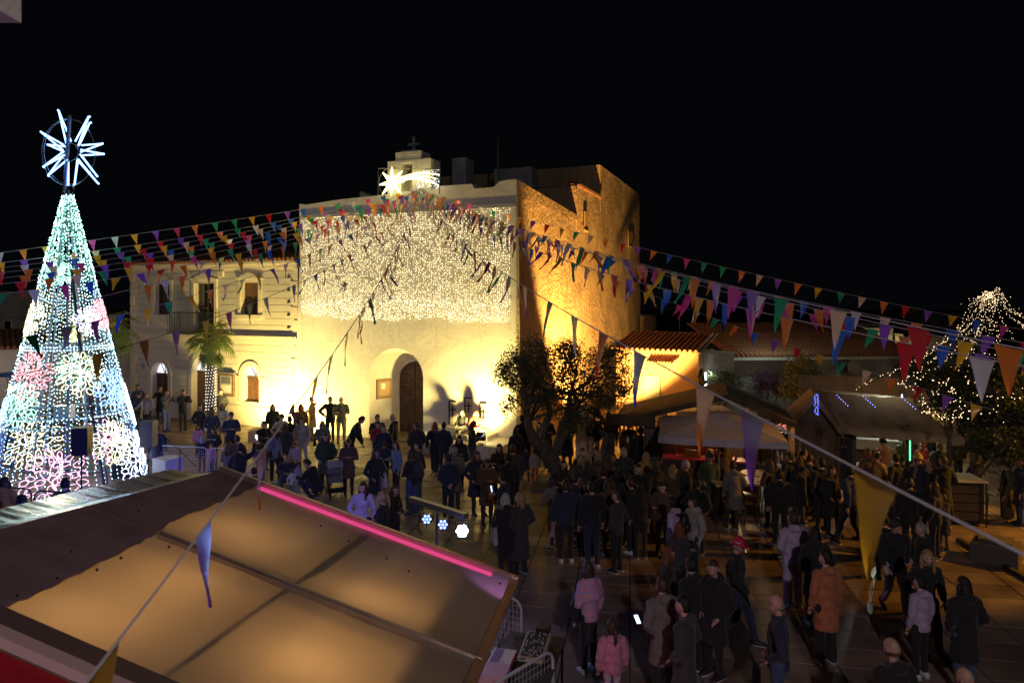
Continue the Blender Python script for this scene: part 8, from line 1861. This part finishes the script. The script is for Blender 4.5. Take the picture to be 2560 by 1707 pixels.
bag('person in black with a white tote bag left of the palm trunk', 'tote', 'white tote bag left of the palm trunk', cloth('wht'), 'L')
bag('woman in a light denim jacket with a dark handbag', 'shoulder', 'dark handbag of the woman in the denim jacket', cloth('blk'), 'R')
bag('woman in a black jacket and grey trousers right of the brown hooded coat', 'tote', 'cream tote bag hanging beside the woman in the black jacket', cloth('crm'), 'L')
bag('grey haired woman holding a small camera left of the stroller', 'shoulder', 'black shoulder bag of the grey haired woman', cloth('blk'), 'R')
# flag carried near the wall
q = MB(); a, b = P(688, 1100, 21.5), P(735, 1010, 21.5); q.tube([a, b], .012, 5); q.add([P(735, 1003, 21.5), P(720, 1032, 21.5), P(728, 1036, 21.6), P(738, 1060, 21.6), P(724, 1150, 21.5), P(742, 1080, 21.5)], [(0, 1, 2, 3), (3, 5, 4), (0, 3, 5)]); tag(q.build('hand_flag', mat('flag maroon', (.16, .03, .03), .6, trans=.2)), 'dark folded hand flag held up before the glowing wall', 'flag')
# lettering on the boy's sweater and badge on the cap
def sweater_text():
    o, J, k = PEOPLE['boy in a black sweater with white lettering behind the barrier']
    c = bpy.data.curves.new('sweater_lettering', 'FONT'); c.body = 'NEW YORK'; c.align_x = 'CENTER'; c.size = .075; c.extrude = .003; c.space_character = 1.05
    t0 = bpy.data.objects.new('tmp', c); COL.objects.link(t0); me = bpy.data.meshes.new_from_object(t0.evaluated_get(bpy.context.evaluated_depsgraph_get())); bpy.data.objects.remove(t0); me.materials.clear(); me.materials.append(mat('print white', (.75, .75, .75), .7))
    t = link('sweater_lettering', me, o); t['kind'] = 'stuff'
    t.matrix_basis = Matrix.Translation(V((0, .158, 1.27))) @ Matrix.Rotation(R(180), 4, 'Z') @ Matrix.Rotation(R(90), 4, 'X')
sweater_text()
def cap_mark():
    o, J, k = PEOPLE['man in a red baseball cap and black jacket walking']; q = MB()
    q.M = head_M(J); pts = [(.099, .035, .075), (.101, .01, .062), (.1, -.045, .09)]; q.tube(pts, [.006, .008, .002], 5); q.box((-.02, -.128, .03), (.02, -.117, .045)); q.build('cap_mark', mat('print white', (.75, .75, .75)), o)
cap_mark()
def stroller():
    p = G(838, 1240); r = empty('stroller', p, R(25), 'grey and black baby stroller in the middle of the square', 'stroller'); blk_, gr_ = mat('stroller frame', (.02, .02, .02), .4, .5), cloth('gry')
    q = MB()
    for s in (-1, 1):
        q.tube([(s * .22, -.33, .12), (s * .22, .30, .75), (s * .22, .42, 1.02)], .014, 6); q.tube([(s * .22, .33, .12), (s * .22, .05, .45)], .013, 6)
    q.tube([(-.22, .42, 1.02), (.22, .42, 1.02)], .018, 6); q.tube([(-.22, -.05, .62), (-.2, -.25, .70), (.2, -.25, .70), (.22, -.05, .62)], .012, 5); q.build('frame', blk_, r)
    for sx in (-.22, .22):
        for sy in (-.33, .33):
            w = MB(); w.tube([(sx + .02 * math.cos(0), sy + .075 * math.cos(t * math.pi / 8), .085 + .075 * math.sin(t * math.pi / 8)) for t in range(16)], .016, 6, closed=True); wo = w.build('wheel', blk_, r); w = MB(); w.tube([(sx, sy, .085), (sx + .04, sy, .085)], .03, 8); w.build('hub', mat('hub grey', (.3, .3, .3), .5), wo)
    q = MB(); q.prism([(-.19, -.15, .42), (-.19, .1, .42), (-.19, .26, .85), (-.19, .21, .87), (-.19, .06, .48), (-.19, -.15, .48)], (.38, 0, 0)); q.build('seat', gr_, r)
    q = MB(); n = 7
    for i in range(n):
        a0, a1 = R(15 + 20 * i), R(15 + 20 * (i + 1)); f = lambda a, x: (x, .12 - .28 * math.cos(a) * -1 if False else .12 + .26 * math.cos(a), .72 + .3 * math.sin(a)); q.add([f(a0, -.21), f(a0, .21), f(a1, .21), f(a1, -.21)], [(0, 1, 2, 3)])
    q.build('canopy', cloth('lgy'), r); q = MB(); q.box((-.2, -.22, .15), (.2, .2, .30)); q.build('basket', mat('stroller frame', (.02, .02, .02)), r)
stroller()
def scooter():
    p = G(2492, 1308); r = empty('kick_scooter', p, R(10), 'child kick scooter standing on the orange lit paving', 'scooter'); m = mat('scooter', (.08, .08, .07), .4, .5)
    q = MB(); q.box((-.28, -.05, .09), (.22, .05, .11)); q.build('deck', m, r); q = MB(); q.tube([(-.3, 0, .08), (-.24, 0, .75)], .014, 5); q.tube([(-.24, -.15, .75), (-.24, .15, .75)], .013, 5); q.build('handlebar', m, r)
    for x in (-.31, .27): w = MB(); w.tube([(x + .055 * math.cos(t * math.pi / 8), 0, .065 + .055 * math.sin(t * math.pi / 8)) for t in range(16)], .014, 5, closed=True); w.build('wheel', black_plastic, r)
scooter()
# loose scarf of the blond woman
q = MB(); o = PEOPLE['blond woman in a pale jacket and long white scarf near the town house'][0]; p = o.location + Vector((-.1, -.22, 0)); q.tube([p + Vector((0, 0, 1.32)), p + Vector((.0, -.03, 1.0)), p + Vector((-.03, -.02, .6))], [(.03, .04), (.035, .012), (.06, .012)], 6); tag(q.build('scarf', cloth('wht')), 'long white scarf hanging from the blond woman by the town house', 'scarf')
print('people', len(PEOPLE), 'objects', len(bpy.data.objects))
